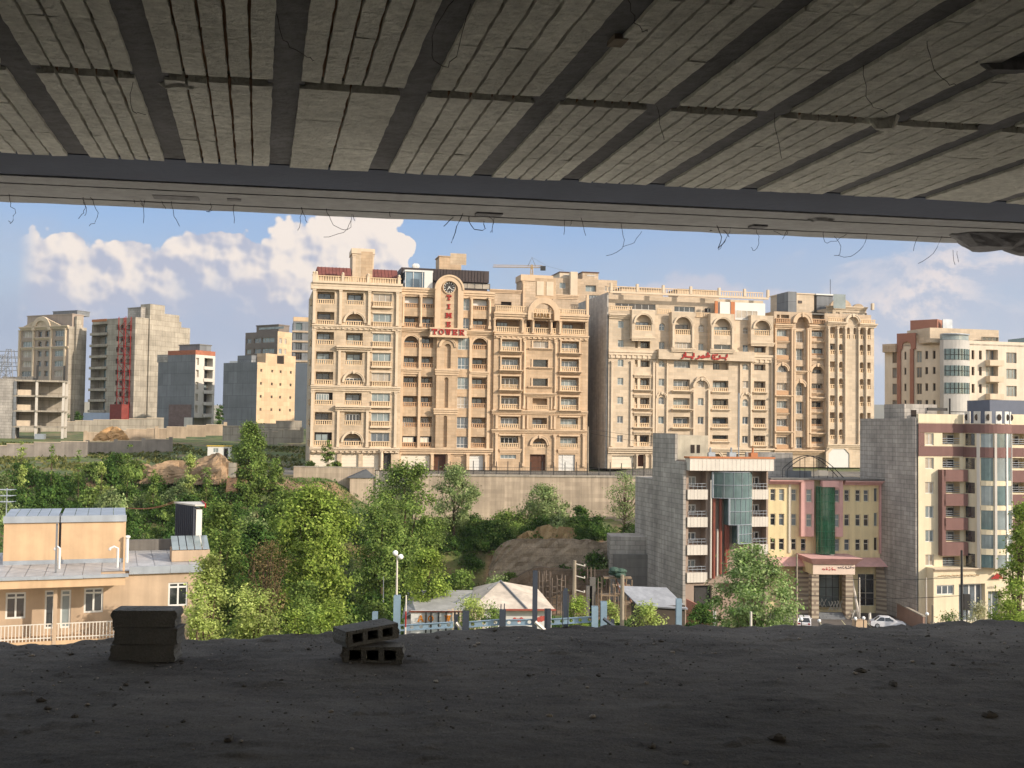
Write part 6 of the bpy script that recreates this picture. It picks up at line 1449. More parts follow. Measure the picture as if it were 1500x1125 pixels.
# ================================================================== workshop and painted fence boards
b = Bld('workshop', 'low white workshop with pale gabled sheet roof, red eaves and a grey wing', 'shed', 592, 100, radians(4), -20.5, pxr=812, D=9)
F = b.face('front', t=TS); U = lambda x: F.uv(x, 880)[0]; V = lambda y, x=700: F.uv(x, y)[1]
m = MB(); m.box(U(500), U(930), 0, 9, 0, V(866)); m.build('wall', M_white, b.root); m = MB(); m.box(U(120), U(500)-.02, .8, 8, 0, V(880, 250)); m.build('wing_wall', M_cement, b.root)
m = MB(); ze, zp = V(866)+.003, V(760); xr = U(665); y0, y1 = -.6, 9.6
rid0 = (xr, 5, zp); cs = [(U(480), y0, ze), (U(945), y0, ze), (U(900), y1, ze+.5), (U(520), y1, ze+.5)]
m.face([cs[0], cs[1], rid0]); m.face([cs[1], cs[2], rid0]); m.face([cs[2], cs[3], rid0]); m.face([cs[3], cs[0], rid0]); m.face([cs[3], cs[2], cs[1], cs[0]])
m.build('roof', mat('dusty_sheet_roof', (200, 186, 168), .7, .2, .5, streak=.2), b.root); m = MB(); m.tube([(xr, 5, zp+.03), (U(790), y0, ze+.05)], .12, 5); m.tube([(xr, 5, zp+.03), (U(580), 1, ze+1.6)], .07, 5); m.build('ridge_cap', M_cement, b.root)
m = MB(); m.box(U(670), U(950), y0-.12, y0-.004, ze-.12, ze+.04); m.build('red_eaves', mat('red_eaves_paint', (150, 80, 66), .6, .15, 1), b.root)
m = MB(); zz = V(884, 250); m.face([(U(185), -.3, V(880, 250)), (U(520), -.3, V(880, 250)), (U(520), 8, V(838, 250)), (U(130), 8, V(838, 250))]); m.face([(U(130), 8, V(838, 250)), (U(105), 1, V(935, 150)), (U(185), -.3, V(880, 250))]); m.build('wing_roof', mat('grey_sheet_roof', (156, 154, 148), .6, .15, .6, streak=.2), b.root)
m = MB()
for x, y, r in ((728, 930, .2), (745, 932, .16), (764, 929, .2), (778, 933, .16), (858, 928, .2), (874, 924, .24), (888, 921, .2)): m.sphere((U(x), -.02, V(y)), r, 8, sq=(1, .1, 1.2))
m.build('red_painted_mark', mat('faded_red_paint', (178, 84, 74), .7, .2, 1), b.root)
b = Bld('painted_fence', 'white board fence painted with big orange letters in front of the workshop', 'fence', 607, 92, radians(3), -19.8, pxr=706, D=.2)
F = b.face('front', t=TS); U = lambda x: F.uv(x, 920)[0]; V = lambda y, x=280: F.uv(x, y)[1]
m = MB(); m.box(0, U(385), 0, .12, 0, V(885)); m.box(0, U(385), -.003, .125, V(885)+.003, V(879)); m.build('board', M_white, b.root)
m = MB(); m.box(-.15, U(545), -.14, -.004, V(888), V(880)); m.build('top_rail', mat('rust_rail', (110, 64, 48), .7, .2, 1), b.root)
M_or = mat('orange_sign_paint', (226, 138, 28), .6, .08, 1)
for ch, x, w_ in (('A', 194, 34), ('I', 230, 18), ('O', 250, 32), ('W', 342, 34)): letter(ch, U(x), V(940), U(x+w_)-U(x), V(905)-V(940), -.003, .03, M_or, b.root, 'painted_letter')
for x in (240, 268, 308, 350, 400, 420, 480, 500, 520, 545): m = MB(); m.box(U(x)-.06, U(x)+.06, -.2, -.08, V(1000), V(882)); m.build('upright', M_dmetal, b.root)
p = at(706, 912, 96); t = thing('board_fence', 'weathered picket of upright pale boards between the painted fence and the workshop', 'fence', (p[0]-3, p[1], -20)); m = MB()
for k in range(10): m.box(k*.33, k*.33+.2, 0, .05, 0, 4.0+.2*random.random())
m.build('board', M_trim, t); m = MB(); m.box(-.1, 3.4, .06, .14, 3.0, 3.12); m.build('rail', M_timber, t)
p = at(935, 893, 112); t = thing('metal_shed', 'low shed with a sloping pale sheet roof against the grey-sided block', 'shed', (p[0], p[1], -21), TH)
w_ = 5.4; zt = at(935, 866, 112)[2]+21; m = MB(); m.box(.3, w_-.2, .3, 3, 0, zt-1.6); m.build('wall', mat('shed_dark_board', (74, 66, 58), .9, .2, 1), t); m = MB(); m.face([(0, 0, zt-1.45), (w_, 0, zt-1.9), (w_-.8, 4, zt-.3), (-.8, 4, zt)]); m.face([(0, 0, zt-1.55), (-.8, 4, zt-.1), (w_-.8, 4, zt-.4), (w_, 0, zt-2.0)]); m.build('roof', mat('dull_sheet', (150, 152, 156), .6, .15, .5, streak=.2), t)
p = at(1005, 890, 118); t = thing('brick_yard_wall', 'sloping red-brown rendered yard wall at the foot of the white balconied block', 'wall', (p[0], p[1], -23), radians(-20)); m = MB(); m.prism([(0, -2), (3, -2), (3, 3.6), (0, 4.9)], 0, .3); m.build('wall', mat('dusky_red_render', (150, 104, 88), .9, .2, 1), t); m = MB(); m.box(2.9, 3.15, -.05, .4, -2, 3.8); m.build('white_pier', M_white, t)
p = at(563, 862, 112); t = thing('net_fence', 'grey sloping netted fence panel behind the street lamp', 'fence', (p[0], p[1], gz(p[0], p[1])), radians(97)); zz = p[2]-gz(p[0], p[1]); m = MB(); m.prism([(0, 0), (9, 0), (9, zz), (0, zz-5)], 0, .06); m.build('net_panel', M_cement, t)

# ================================================================== blue steel frame of a neighbouring site
M_blue = mat('light_blue_primer', (130, 152, 168), .5, .15, 1, metal=.2)
M_navy = mat('dark_primer_steel', (52, 58, 68), .6, .15, 1)
def hcol(label, px, pyt, Y, m, w=.22):
    p = at(px, 925, Y); zt = at(px, pyt, Y)[2]; t = thing('steel_column', label, 'steel column', (p[0], p[1], -20.2), 0, 'columns of the blue steel frame'); h = zt+20.2
    f = MB(); f.box(-w, w, -w, -w+.035, 0, h); f.box(-w, w, w-.035, w, 0, h); f.build('flange', m, t); f = MB(); f.box(-.025, .025, -w+.036, w-.036, 0, h-.01); f.build('web', m, t)
    f = MB(); f.box(-w*1.7, w*1.7, -w*1.7, w*1.7, -.06, -.003); f.build('base_plate', m, t); return t
hcol('tall light blue steel column beside the street lamp', 581, 872, 74, M_blue); hcol('short dark steel column left of the castellated beam joint', 668, 900, 76, M_navy, .12)
hcol('dark steel column in the middle of the orange lettered fence', 682, 895, 75, M_navy); hcol('dark steel column with thin rods above it, left of the workshop gable', 736, 893, 75, M_navy)
hcol('tallest dark steel column, rising in front of the workshop roof', 783, 836, 75.5, M_navy, .17); hcol('blue steel column under the right end of the workshop eaves', 802, 892, 76, M_navy)
hcol('dark steel column with rods, between the workshop and the pit', 828, 862, 77, M_navy, .14); hcol('blue steel column at the right end of the castellated beam', 871, 888, 76, M_blue); hcol('light blue steel column just right of the beam end', 884, 881, 78, M_blue)
hcol('light blue steel column in front of the metal shed', 994, 877, 80, M_blue, .2); hcol('short dark steel stub right of the castellated beam', 897, 907, 76, M_navy, .12); hcol('pale blue stub column at the left behind the stacked blocks', 549, 896, 86, M_blue, .2)
def castel(label, px0, py0, px1, py1, Y, m):
    a, c = at(px0, py0, Y), at(px1, py1, Y); L_ = hypot(c[0]-a[0], c[1]-a[1]); t = thing('castellated_beam', label, 'steel beam', a, atan2(c[1]-a[1], c[0]-a[0])); sl = (c[2]-a[2])/L_
    for z in (-.2, .17): f = MB(); f.prism([(0, z), (L_, z+sl*L_), (L_, z+.03+sl*L_), (0, z+.03)], -.12, .12); f.build('flange', m, t)
    n = max(2, int(L_/.62)); f = MB()
    for k in range(n):     # web with hexagonal openings
        u0, u1 = L_*k/n, L_*(k+1)/n; um = (u0+u1)/2; q = .11; s = sl*um
        for poly in ([(u0, -.169), (u1, -.169), (u1, 0), (um+q*1.25, 0), (um+q*.7, -q), (um-q*.7, -q), (um-q*1.25, 0), (u0, 0)], [(u0, .169), (u0, 0), (um-q*1.25, 0), (um-q*.7, q), (um+q*.7, q), (um+q*1.25, 0), (u1, 0), (u1, .169)]):
            f.face([(x, 0, z+s) for x, z in poly])
    f.build('web', m, t)
castel('blue castellated beam with round openings in front of the orange lettered fence', 583, 920, 664, 915, 74.5, M_blue)
castel('blue steel beam between the lettered fence and the workshop', 684, 915, 734, 911, 75.2, M_blue); castel('blue steel beam in front of the workshop wall', 738, 912, 783, 911, 75.6, M_blue)
castel('blue castellated beam right of the workshop, in front of green shrubs', 803, 911, 870, 907, 76.4, M_blue)
for lab, x0, y0, x1, y1 in (('grey diagonal brace under the first castellated beam', 668, 912, 680, 926), ('pale diagonal brace at the tallest dark column', 784, 911, 800, 925), ('dark diagonal brace right of the castellated beam end', 884, 906, 905, 922)):
    a, c = at(x0, y0, 75), at(x1, y1, 75); m = MB(); m.tube([np.zeros(3), c-a], .12, 4); o = m.build('diagonal_brace', M_wpanel if 'pale' in lab or 'grey' in lab else M_navy); o.location = a; tag(o, lab, 'steel brace')
for k, px in enumerate((733, 738, 824, 832)):
    a, c = at(px, 900, 75), at(px+1, (885, 884, 866, 870)[k], 75); m = MB(); m.tube([(0, 0, -1), c-a], .035, 4); o = m.build('steel_rod', M_navy); o.location = a; tag(o, ['thin upright rod on the column by the workshop gable, left one', 'thin upright rod on the column by the workshop gable, right one', 'thin upright rod left of the column between workshop and pit', 'thin upright rod right of the column between workshop and pit'][k], 'rod')
p = at(594, 925, 73); t = thing('striped_pole', 'thin red and white pole beside the street lamp', 'pole', (p[0], p[1], -19.6)); h = at(594, 872, 73)[2]+19.6; m = MB()
for k in range(8): m.tube([(0, 0, h*k/8), (0, 0, h*(k+1)/8)], .05+.001*(k % 2), 6, m=k % 2)
m.build('shaft', [M_redl, M_wpanel], t)

# ================================================================== street furniture
p = at(580, 925, 80); t = thing('street_lamp', 'tall pale street lamp with two white globe lights, left of the workshop', 'street lamp', (p[0], p[1], -20)); zt = at(580, 813, 80)[2]+20
m = MB(); m.tube([(0, 0, 0), (0, 0, zt*.5), (0, 0, zt)], [.11, .09, .06], 8); m.build('post', M_wpanel, t); m = MB(); m.tube([(-.15, 0, zt-.05), (.2, -.1, zt-.1)], .035, 6); m.build('bracket', M_wpanel, t)
for dx, dz in ((-.14, .15), (.26, -.12)): m = MB(); m.sphere((dx, -.05, zt+dz), .2, 12); m.build('globe_light', mat('white_globe', (236, 236, 232), .3, .02, 1), t, True)
M_pole = mat('weathered_pole', (150, 138, 120), .9, .2, 1.5, streak=.2)
def upole(label, px, pyb, pyt, Y, r=.14, m=None, arms=(), side=1, zb=None):
    p = at(px, pyb, Y); z0 = p[2] if zb is None else zb; h = at(px, pyt, Y)[2]-z0; t = thing('utility_pole', label, 'utility pole', (p[0], p[1], z0))
    f = MB(); f.tube([(0, 0, 0), (0, 0, h)], [r*1.25, r*.8], 8); f.build('shaft', m or M_pole, t)
    for d in arms:
        f = MB(); f.tube([(0, 0, h-d), (side*1.0, 0, h-d-.25)], .05, 5); f.tube([(side*1.0, 0, h-d-.28), (side*1.0, 0, h-d-.05)], .07, 6); f.build('insulator_arm', M_wpanel, t)
    return t, p, h+z0
A1 = upole('wooden utility pole with three short white arms in the building pit', 841, 890, 821, 110, .2, arms=(.3, 1.5, 2.9), zb=-21.5)
A2 = upole('round weathered pole by the pit scaffold, without arms', 911, 925, 842, 82, .17, zb=-20.3)
A3 = upole('dark utility pole at the left corner of the yellow building, in front of the canopy', 1167, 912, 812, 128, .13, zb=-25)
A4 = upole('dark utility pole in front of the shop floor of the brown-banded block', 1409, 912, 806, 122, .16, M_dmetal, zb=-25)
A5 = upole('thin pale pole against the blank side wall, left of the shops', 1357, 895, 846, 138, .09, M_wpanel, zb=-25)
A6 = upole('short leaning pale pole beside the entrance steps', 1259, 890, 846, 146, .1, M_wpanel, zb=-25)
A7 = upole('grey stub post in front of the large round tree', 1100, 925, 896, 92, .12, M_wpanel, zb=-22)
A8 = upole('short pole behind the parked white hatchback', 1366, 912, 886, 126, .13, M_pole, zb=-25)
A9 = upole('thin pole with wires between the arch tower and the bare side wall', 861, 690, 625, 184, .12, zb=-7.4)
def wire_span(label, a, c, sag, r=.025):
    m = MB(); a, c = np.array(a), np.array(c); m.tube([(c-a)*k/14-np.array((0, 0, sag*4*(k/14)*(1-k/14))) for k in range(15)], r, 4); o = m.build('overhead_cable', M_dmetal); o.location = a; return tag(o, label, 'cable')
top = lambda A, d=.3: (A[1][0], A[1][1], A[2]-d)
wire_span('overhead cable crossing in front of the entrance canopy', top(A3, 4.6), top(A4, 5), .4, .03); wire_span('upper overhead cable between the two dark utility poles', top(A3, 2.6), top(A4, 3), .3, .03)
wire_span('cable sagging from the thin pole toward the cream tower', top(A9), (top(A9)[0]+16, top(A9)[1]-1, A9[2]-1.6), .4); wire_span('lower cable sagging from the thin pole toward the cream tower', top(A9, 1), (top(A9)[0]+16, top(A9)[1]-1, A9[2]-2.8), .4)
# bollard globes, tank trap like barriers, yellow plant, kerb wall
for k, (px, py) in enumerate(((1174, 909), (1200, 911), (1253, 908), (1265, 907), (1358, 901))):
    p = at(px, py, 120); t = thing('globe_bollard', ['white globe light on a short post below the large round tree', 'white globe light on a short post in the open forecourt', 'white globe light at the left of the sandstone planter', 'white globe light at the right of the sandstone planter', 'white globe light beside the parked hatchback'][k], 'bollard light', (p[0], p[1], -25), 0, 'globe lights along the forecourt edge')
    h = p[2]+25; m = MB(); m.tube([(0, 0, 0), (0, 0, h)], .05, 6); m.build('post', M_dmetal, t); m = MB(); m.sphere((0, 0, h+.12), .2, 10); m.build('globe_light', MATS['white_globe'], t, True)
p = at(1259, 916, 121); t = thing('planter', 'sandstone coloured box planter between two globe lights', 'planter', (p[0], p[1], -25)); m = MB(); h = at(1259, 908, 121)[2]+25; m.frustum(-.6, .6, -.5, .5, 0, h, -.05, -.05); m.build('tub', M_trim2, t); m = MB(); m.box(-.58, .58, -.48, .48, h-.1, h+.02); m.build('earth', M_soil, t)
M_barr = mat('barrier_white', (206, 202, 192), .6, .1, 1)
for k, (px, py, Y) in enumerate(((1196, 868, 152), (1222, 872, 150), (1253, 884, 147), (1275, 890, 144))):
    p = at(px, py+8, Y); t = thing('folding_barrier', ['folded white barrier frames on the entrance steps', 'leaning white barrier frames at the right entrance pillar', 'white crossed barrier frames beside the leaning pole', 'white crossed barrier frames behind the parked white sedan'][k], 'barrier', (p[0], p[1], -24.95 if k > 1 else -24.3), radians(20*k))
    for q in range(4): m = MB(); x = -.9+q*.55; m.tube([(x, 0, 0), (x+.7, .1*q, 1.2)], .05, 5); m.build('bar', M_barr, t); m = MB(); m.tube([(x+.7, .2, 0), (x, .1*q, 1.25)], .05, 5); m.build('bar', M_barr, t)
p, c = at(1308, 870, 150), at(1352, 888, 138); t = thing('kerb_wall', 'low pale wall beside the blank side wall, behind the parked cars', 'wall', (p[0], p[1], -25), atan2(c[1]-p[1], c[0]-p[0])); L_ = hypot(c[0]-p[0], c[1]-p[1]); m = MB(); m.box(0, L_, 0, .3, 0, 2.0); m.build('wall', mat('dusty_brick_wall', (156, 128, 112), .9, .15, .6), t); m = MB(); m.box(-.05, L_+.05, -.06, .36, 2.003, 2.15); m.build('coping', M_concl, t)
p = at(1366, 884, 128); t = thing('gate_arm', 'white gate arm slanting across the yard entrance by the shops', 'gate', (p[0], p[1], -25)); m = MB(); m.tube([(0, 0, 3), (4.4, 0, 1.9)], .09, 6); m.build('arm', M_barr, t); m = MB(); m.box(-.2, .2, -.2, .2, 0, 3.1); m.build('post', M_concl, t)

def car(label, px, py, Y, rz, paint, hatch=False, name='parked_car', zb=-24.94, s=1.0):
    p = at(px, py, Y); t = thing(name, label, 'car', (p[0], p[1], zb), rz, None if 'yellow' in label else 'cars parked on the forecourt')
    L_, W_ = 4.3*s, 1.7*s; hw = W_/2
    side = [(-L_/2, .35), (-L_/2, .78), (-L_/2+.25, .9), (L_/2-1.0, .92), (L_/2-.2, .78), (L_/2, .6), (L_/2, .3), (L_/2-.3, .22), (-L_/2+.3, .22)]
    f = MB(); n = len(side); ks = [(-hw, .93), (-hw*.96, 1), (hw*.96, 1), (hw, .93)]
    rings = [[f.P(x*(1 if q == 1 else .985), y, .55+(z-.55)*q) for x, z in side] for y, q in ks]
    for A, B in zip(rings, rings[1:]):
        for i in range(n): f.f.append([A[i], A[(i+1) % n], B[(i+1) % n], B[i]]); f.m.append(0)
    f.f.append(rings[0][::-1]); f.f.append(rings[-1]); f.m += [0, 0]; body = f.build('body', paint, t)
    x0, x1, r0, r1 = (-L_/2+.15, L_/2-1.15, -L_/2+.55, L_/2-2.05) if hatch else (-L_/2+.55, L_/2-1.15, -L_/2+1.15, L_/2-2.0)
    f = MB(); lo = [(x0, -hw*.93, .9), (x1, -hw*.93, .9), (x1, hw*.93, .9), (x0, hw*.93, .9)]; hi = [(r0, -hw*.74, 1.38), (r1, -hw*.74, 1.38), (r1, hw*.74, 1.38), (r0, hw*.74, 1.38)]
    for i in range(4): f.face([lo[i], lo[(i+1) % 4], hi[(i+1) % 4], hi[i]])
    f.build('window_glass', M_glass, t)
    f = MB(); f.frustum(r0-.04, r1+.04, -hw*.77, hw*.77, 1.375, 1.45, .12, .08)
    for (a, c) in zip(lo, hi): f.tube([a, c], .05, 5)
    for sg in (-1, 1): xm = (x0+x1)/2; f.tube([(xm-.1, sg*hw*.94, .9), (xm-.1, sg*hw*.75, 1.4)], .04, 5)
    f.build('roof', paint, t)
    for sx in (-1, 1):
        for sy in (-1, 1):
            f = MB(); c = (sx*L_*.31, sy*(hw-.1), .31); f.tube([(c[0], c[1]-.1, c[2]), (c[0], c[1]+.1, c[2])], .31, 16); w = f.build('wheel', mat('tyre', (30, 30, 30), .9, .1, 2), t); f = MB(); f.tube([(c[0], c[1]+sy*.06, c[2]), (c[0], c[1]+sy*.115, c[2])], .19, 12); f.build('rim', M_metal, w)
    for sy in (-1, 1):
        f = MB(); f.box(L_/2-.12, L_/2+.01, sy*hw*.62-.2, sy*hw*.62+.2, .58, .74); f.build('headlight', M_glassl, t); f = MB(); f.box(-L_/2-.012, -L_/2+.1, sy*hw*.7-.14, sy*hw*.7+.14, .62, .8); f.build('tail_light', mat('tail_light_red', (150, 24, 20), .3, .05, 1), t)
        f = MB(); f.box(L_/2-1.55, L_/2-1.38, sy*(hw+.06)-.07, sy*(hw+.06)+.07, .9, 1.02); f.build('mirror', paint, t)
    f = MB(); f.box(-L_/2-.02, -L_/2+.06, -.26, .26, .45, .56); f.build('number_plate', M_wpanel, t)
M_carw = mat('white_car_paint', (222, 222, 224), .25, .03, 1, spec=.6)
car('white car seen from behind, half hidden by the large round tree', 1178, 892, 141, radians(75), M_carw, True)
car('white sedan parked near the crossed barriers, facing the low wall', 1300, 892, 141, radians(-12), M_carw)
car('white hatchback parked nearest, partly behind the slab edge', 1338, 910, 130, radians(-8), M_carw, True)
car('small yellow car squeezed in front of the white hatchback', 1311, 917, 125, radians(10), mat('yellow_car_paint', (206, 164, 30), .3, .05, 1, spec=.6), True, s=.85)
t = thing('parasol_stand', 'dark folded stand hanging by the shop front below the dark utility pole', 'stand', at(1416, 886, 124)); m = MB(); m.box(-.35, .35, -.2, .2, -.6, 1.2); m.build('cover', M_dmetal, t); m = MB(); m.tube([(0, 0, -5.5), (0, 0, -.6)], .06, 6); m.build('post', M_dmetal, t)
# ================================================================== trees and shrubs: leaf faces through the crown's volume
G_bright = leafmat('bright_spring_leaf', (98, 122, 48), (164, 180, 90)); G_mid = leafmat('mid_green_leaf', (86, 112, 54), (142, 160, 86)); G_dark = leafmat('dark_green_leaf', (54, 84, 42), (100, 126, 62))
G_olive = leafmat('olive_leaf', (130, 148, 70), (188, 198, 122)); G_grey = leafmat('grey_green_leaf', (104, 126, 74), (164, 176, 120)); G_brown = leafmat('brown_twig_leaf', (96, 84, 56), (132, 116, 82)); G_pale = leafmat('pale_blossom_leaf', (150, 152, 100), (214, 208, 176))
def crown(shape, H, W, z0, n, cl, s, rg, core=.35, lean=0.):
    """leaf quads in clumps; shape(t)->relative radius at height t in 0..1. Returns verts, faces"""
    K = cl; C = []
    ph = rg.uniform(0, 6.28, 4)
    while len(C) < K:
        t = rg.uniform(0, 1); a = rg.uniform(0, 2*pi); q = sqrt(rg.uniform(core**2, 1))
        bump = 1+.2*sin(3*a+ph[0]+5*t)+.14*sin(5*a+ph[1]-7*t)+.1*sin(9*t+ph[2])
        r = shape(t)*W/2*q*bump
        C.append((r*cos(a)+lean*t, r*sin(a), z0+H*t, .55+.6*rg.uniform()))
    C = np.array(C); per = max(3, n//K); P = np.repeat(C, per, 0); m = len(P)
    sig = W*.055+.16
    cen = P[:, :3]+rg.normal(0, 1, (m, 3))*(sig*P[:, 3])[:, None]*np.array((1, 1, .75))
    d = rg.normal(0, .55, (m, 3)); oc = cen-np.array((0, 0, z0+H*.45)); oc[:, 2] *= .8; d += .75*oc/(np.linalg.norm(oc, axis=1)[:, None]+1e-6); d[:, 2] += .3; d /= np.linalg.norm(d, axis=1)[:, None]
    u = np.cross(d, rg.normal(0, 1, (m, 3))); u /= np.linalg.norm(u, axis=1)[:, None]; v = np.cross(d, u)
    sz = s*rg.uniform(.6, 1.35, m)[:, None]
    q = np.stack([cen-u*sz*.62, cen-v*sz*.36+d*sz*.1, cen+u*sz*.62, cen+v*sz*.36+d*sz*.1], 1).reshape(-1, 3)
    return q, np.arange(4*m).reshape(-1, 4), C
def obj_np(name, q, f, m, parent):
    me = bpy.data.meshes.new(name); me.vertices.add(len(q)); me.vertices.foreach_set('co', q.astype(np.float32).ravel()); me.loops.add(f.size); me.loops.foreach_set('vertex_index', f.astype(np.int32).ravel()); me.polygons.add(len(f)); me.polygons.foreach_set('loop_start', (np.arange(len(f))*4).astype(np.int32)); me.update(calc_edges=True); me.materials.append(m)
    o = bpy.data.objects.new(name, me); COL.objects.link(o); o.parent = parent; return o
SH = {'round': lambda t: max(.12, sin(pi*(.06+.9*t)))**.62, 'oval': lambda t: max(.1, sin(pi*(.08+.88*t)))**.8, 'poplar': lambda t: (.35+.65*min(1, t/.25))*(1-max(0, t-.35)/.65*.78), 'cone': lambda t: max(.06, (1-t)**.75*(.5+.5*min(1, t/.2))),
      'willow': lambda t: max(.15, sin(pi*(.12+.76*t)))**.5*(1.05-.35*t), 'shrub': lambda t: max(.1, 1-t**2.2)**.6, 'vase': lambda t: .35+.65*t if t < .75 else max(.1, 1-(t-.75)/.25*.7)}
def plant(name, label, cat, px, Y, pyt, wpx, shape, m, n, cl, s, pyb=None, trunk=.18, tr=None, seed=1, group=None, core=.35, lean=0., limbs=9, zb=None):
    x, y = at(px, 800, Y)[:2]; z = gz(x, y) if zb is None else zb; zt = at(px, pyt, Y)[2]; H = zt-z; W = wpx/1600*Y; rg = np.random.default_rng(seed)
    t = thing(name, label, cat, (x, y, z-.1), rg.uniform(-.3, .3), group); z0 = H*trunk
    q, f, C = crown(SH[shape], H-z0, W*.94, z0, int(n*1.6), int(cl*.95), s*.76, rg, core, lean); obj_np('crown', q, f, m, t)
    tr = tr or max(.05, H*.016); w = MB(); top = (lean*.8, 0, H*.86)
    pts = [(lean*.8*k/6*(k/6)+.02*H*sin(k*1.9+seed)*.25, .015*H*cos(k*1.3+seed)*.3, H*.86*k/6) for k in range(7)]
    w.tube(pts, [tr*(1.25-k*.17) for k in range(7)], 7)
    for k in range(limbs):
        c = C[rg.integers(len(C))]; h0 = z0*.7+(c[2]-z0*.7)*.45; j = min(5, max(0, int(h0/(H*.86)*6))); b0 = np.array(pts[j])+(np.array(pts[j+1])-np.array(pts[j]))*min(1, max(0, h0/(H*.86)*6-j))
        e = np.array(c[:3])*np.array((.9, .9, 1)); md = (b0+e)/2+np.array((0, 0, -.04*H)); w.tube([b0, md, e], [tr*.5, tr*.32, tr*.12], 5)
    w.build('trunk', M_bark, t); return t
T_ = lambda *a, **k: plant('tree', *a, **k)
P2 = lambda l, *a, **k: plant('shrub', l, 'shrub', *a, **k)
plant('poplar', 'tall green poplar standing alone at the left of the towers', 'tree', 362, 152, 620, 64, 'poplar', G_mid, 9000, 130, .36, trunk=.06, seed=2, core=.1, lean=.2)
plant('poplar', 'short young poplar just right of the tall one', 'tree', 402, 152, 672, 30, 'poplar', G_mid, 2200, 40, .33, trunk=.1, seed=3, core=.1)
T_('broad bright green maple-like tree in the middle of the valley', 'tree', 456, 104, 716, 126, 'round', G_bright, 17000, 170, .34, trunk=.1, seed=4)
T_('dense darker tree at the lower left of the bright maple-like tree', 'tree', 418, 112, 722, 70, 'oval', G_mid, 7000, 90, .34, trunk=.1, seed=41)
plant('willow', 'big drooping willow in front of the left end of the retaining wall', 'tree', 592, 138, 682, 128, 'willow', G_mid, 14000, 150, .36, trunk=.12, seed=5)
plant('willow', 'lower drooping willow below the big one, shaded at its foot', 'tree', 560, 126, 738, 92, 'willow', G_mid, 9000, 110, .34, trunk=.1, seed=51)
T_('grey-green airy tree against the left end of the retaining wall', 'tree', 664, 152, 684, 72, 'oval', G_grey, 5200, 80, .33, trunk=.22, seed=6)
plant('willow', 'pale leafy willow at the right corner of the near house', 'tree', 308, 66, 812, 62, 'oval', G_olive, 8000, 120, .2, trunk=.1, seed=7)
plant('willow', 'low pale willow in front of the house corner, behind the tall block pile', 'tree', 292, 64, 880, 36, 'shrub', G_olive, 4200, 70, .19, trunk=.1, seed=71)
T_('bright yellow-green young tree above the slab edge, left of the stacked blocks', 'tree', 376, 70, 852, 92, 'vase', G_olive, 7500, 110, .2, trunk=.08, seed=8)
plant('bare_tree', 'brown leafless tree between the house and the bright maple', 'tree', 392, 92, 790, 82, 'vase', G_brown, 2600, 90, .2, trunk=.1, seed=9, limbs=60)
T_('olive green tree beside the stair head of the near house', 'tree', 322, 94, 738, 78, 'round', G_mid, 7500, 90, .3, trunk=.1, seed=10)
T_('dark dense tree behind the brown leafless one', 'tree', 372, 100, 768, 72, 'round', G_dark, 6500, 80, .3, trunk=.1, seed=11)
T_('small round bright tree just left of the stacked blocks', 'tree', 484, 66, 884, 62, 'round', G_bright, 5200, 70, .17, trunk=.08, seed=12)
P2('yellow-green shrub along the slab edge between two small trees', 436, 66, 898, 70, 'shrub', G_bright, 4200, 60, .17, trunk=.05, seed=13)
P2('mid green shrub at the foot of the broad maple', 448, 84, 856, 96, 'shrub', G_mid, 5200, 70, .24, trunk=.05, seed=14)
T_('bright green leafy tree directly left of the workshop roof', 'tree', 628, 106, 808, 72, 'oval', G_bright, 7000, 90, .28, trunk=.08, seed=15)
T_('smaller green tree between the leafy tree and the workshop gable', 'tree', 678, 110, 838, 42, 'round', G_mid, 3600, 50, .28, trunk=.08, seed=16)
P2('loose pale green shrub behind the workshop gable', 728, 112, 846, 56, 'shrub', G_grey, 2600, 50, .26, trunk=.08, seed=17)
P2('olive shrub overgrowing the orange lettered fence', 692, 90, 874, 66, 'shrub', G_olive, 3600, 60, .2, trunk=.05, seed=18)
P2('green shrub against the white workshop wall', 722, 88, 886, 36, 'shrub', G_mid, 2200, 40, .2, trunk=.05, seed=19)
T_('broad green tree in front of the middle of the retaining wall', 'tree', 796, 160, 712, 68, 'oval', G_grey, 5600, 80, .34, trunk=.12, seed=20)
P2('dark green bush at the foot of the retaining wall, left of the broad tree', 744, 158, 752, 76, 'shrub', G_mid, 4200, 60, .34, trunk=.05, seed=21, core=.2)
P2('rounded dark bush at the foot of the retaining wall, right of the broad tree', 848, 158, 744, 46, 'shrub', G_dark, 3000, 50, .34, trunk=.05, seed=22)
plant('bare_tree', 'sparse tree with visible branches by the right end of the retaining wall', 'tree', 914, 160, 694, 66, 'round', G_grey, 1500, 90, .3, trunk=.3, seed=23, limbs=46)
T_('large round silvery green tree in front of the glass bay block', 'tree', 1106, 104, 802, 132, 'round', leafmat('silver_leaf', (98, 128, 60), (168, 184, 128)), 15000, 170, .32, trunk=.08, seed=24)
P2('yellow-green shrub behind the right end of the blue beam', 950, 84, 878, 58, 'shrub', G_olive, 4200, 60, .2, trunk=.05, seed=25)
P2('green shrub right under the castellated beam', 846, 88, 876, 60, 'shrub', G_bright, 3800, 60, .2, trunk=.05, seed=26)
P2('narrow green shrub between the pale blue columns', 896, 90, 882, 28, 'shrub', G_olive, 2000, 36, .2, trunk=.05, seed=27)
P2('dark green hedge left of the large round tree', 1026, 100, 886, 46, 'shrub', G_dark, 2600, 50, .24, trunk=.05, seed=28)
T_('leaning tree with dense foliage at the right edge of the view', 'tree', 1490, 96, 738, 66, 'poplar', G_bright, 8000, 110, .26, trunk=.2, seed=29, lean=.5, limbs=26)
P2('bright green shrub under the leaning tree at the right edge', 1480, 92, 862, 74, 'shrub', G_bright, 4600, 70, .22, trunk=.05, seed=30)
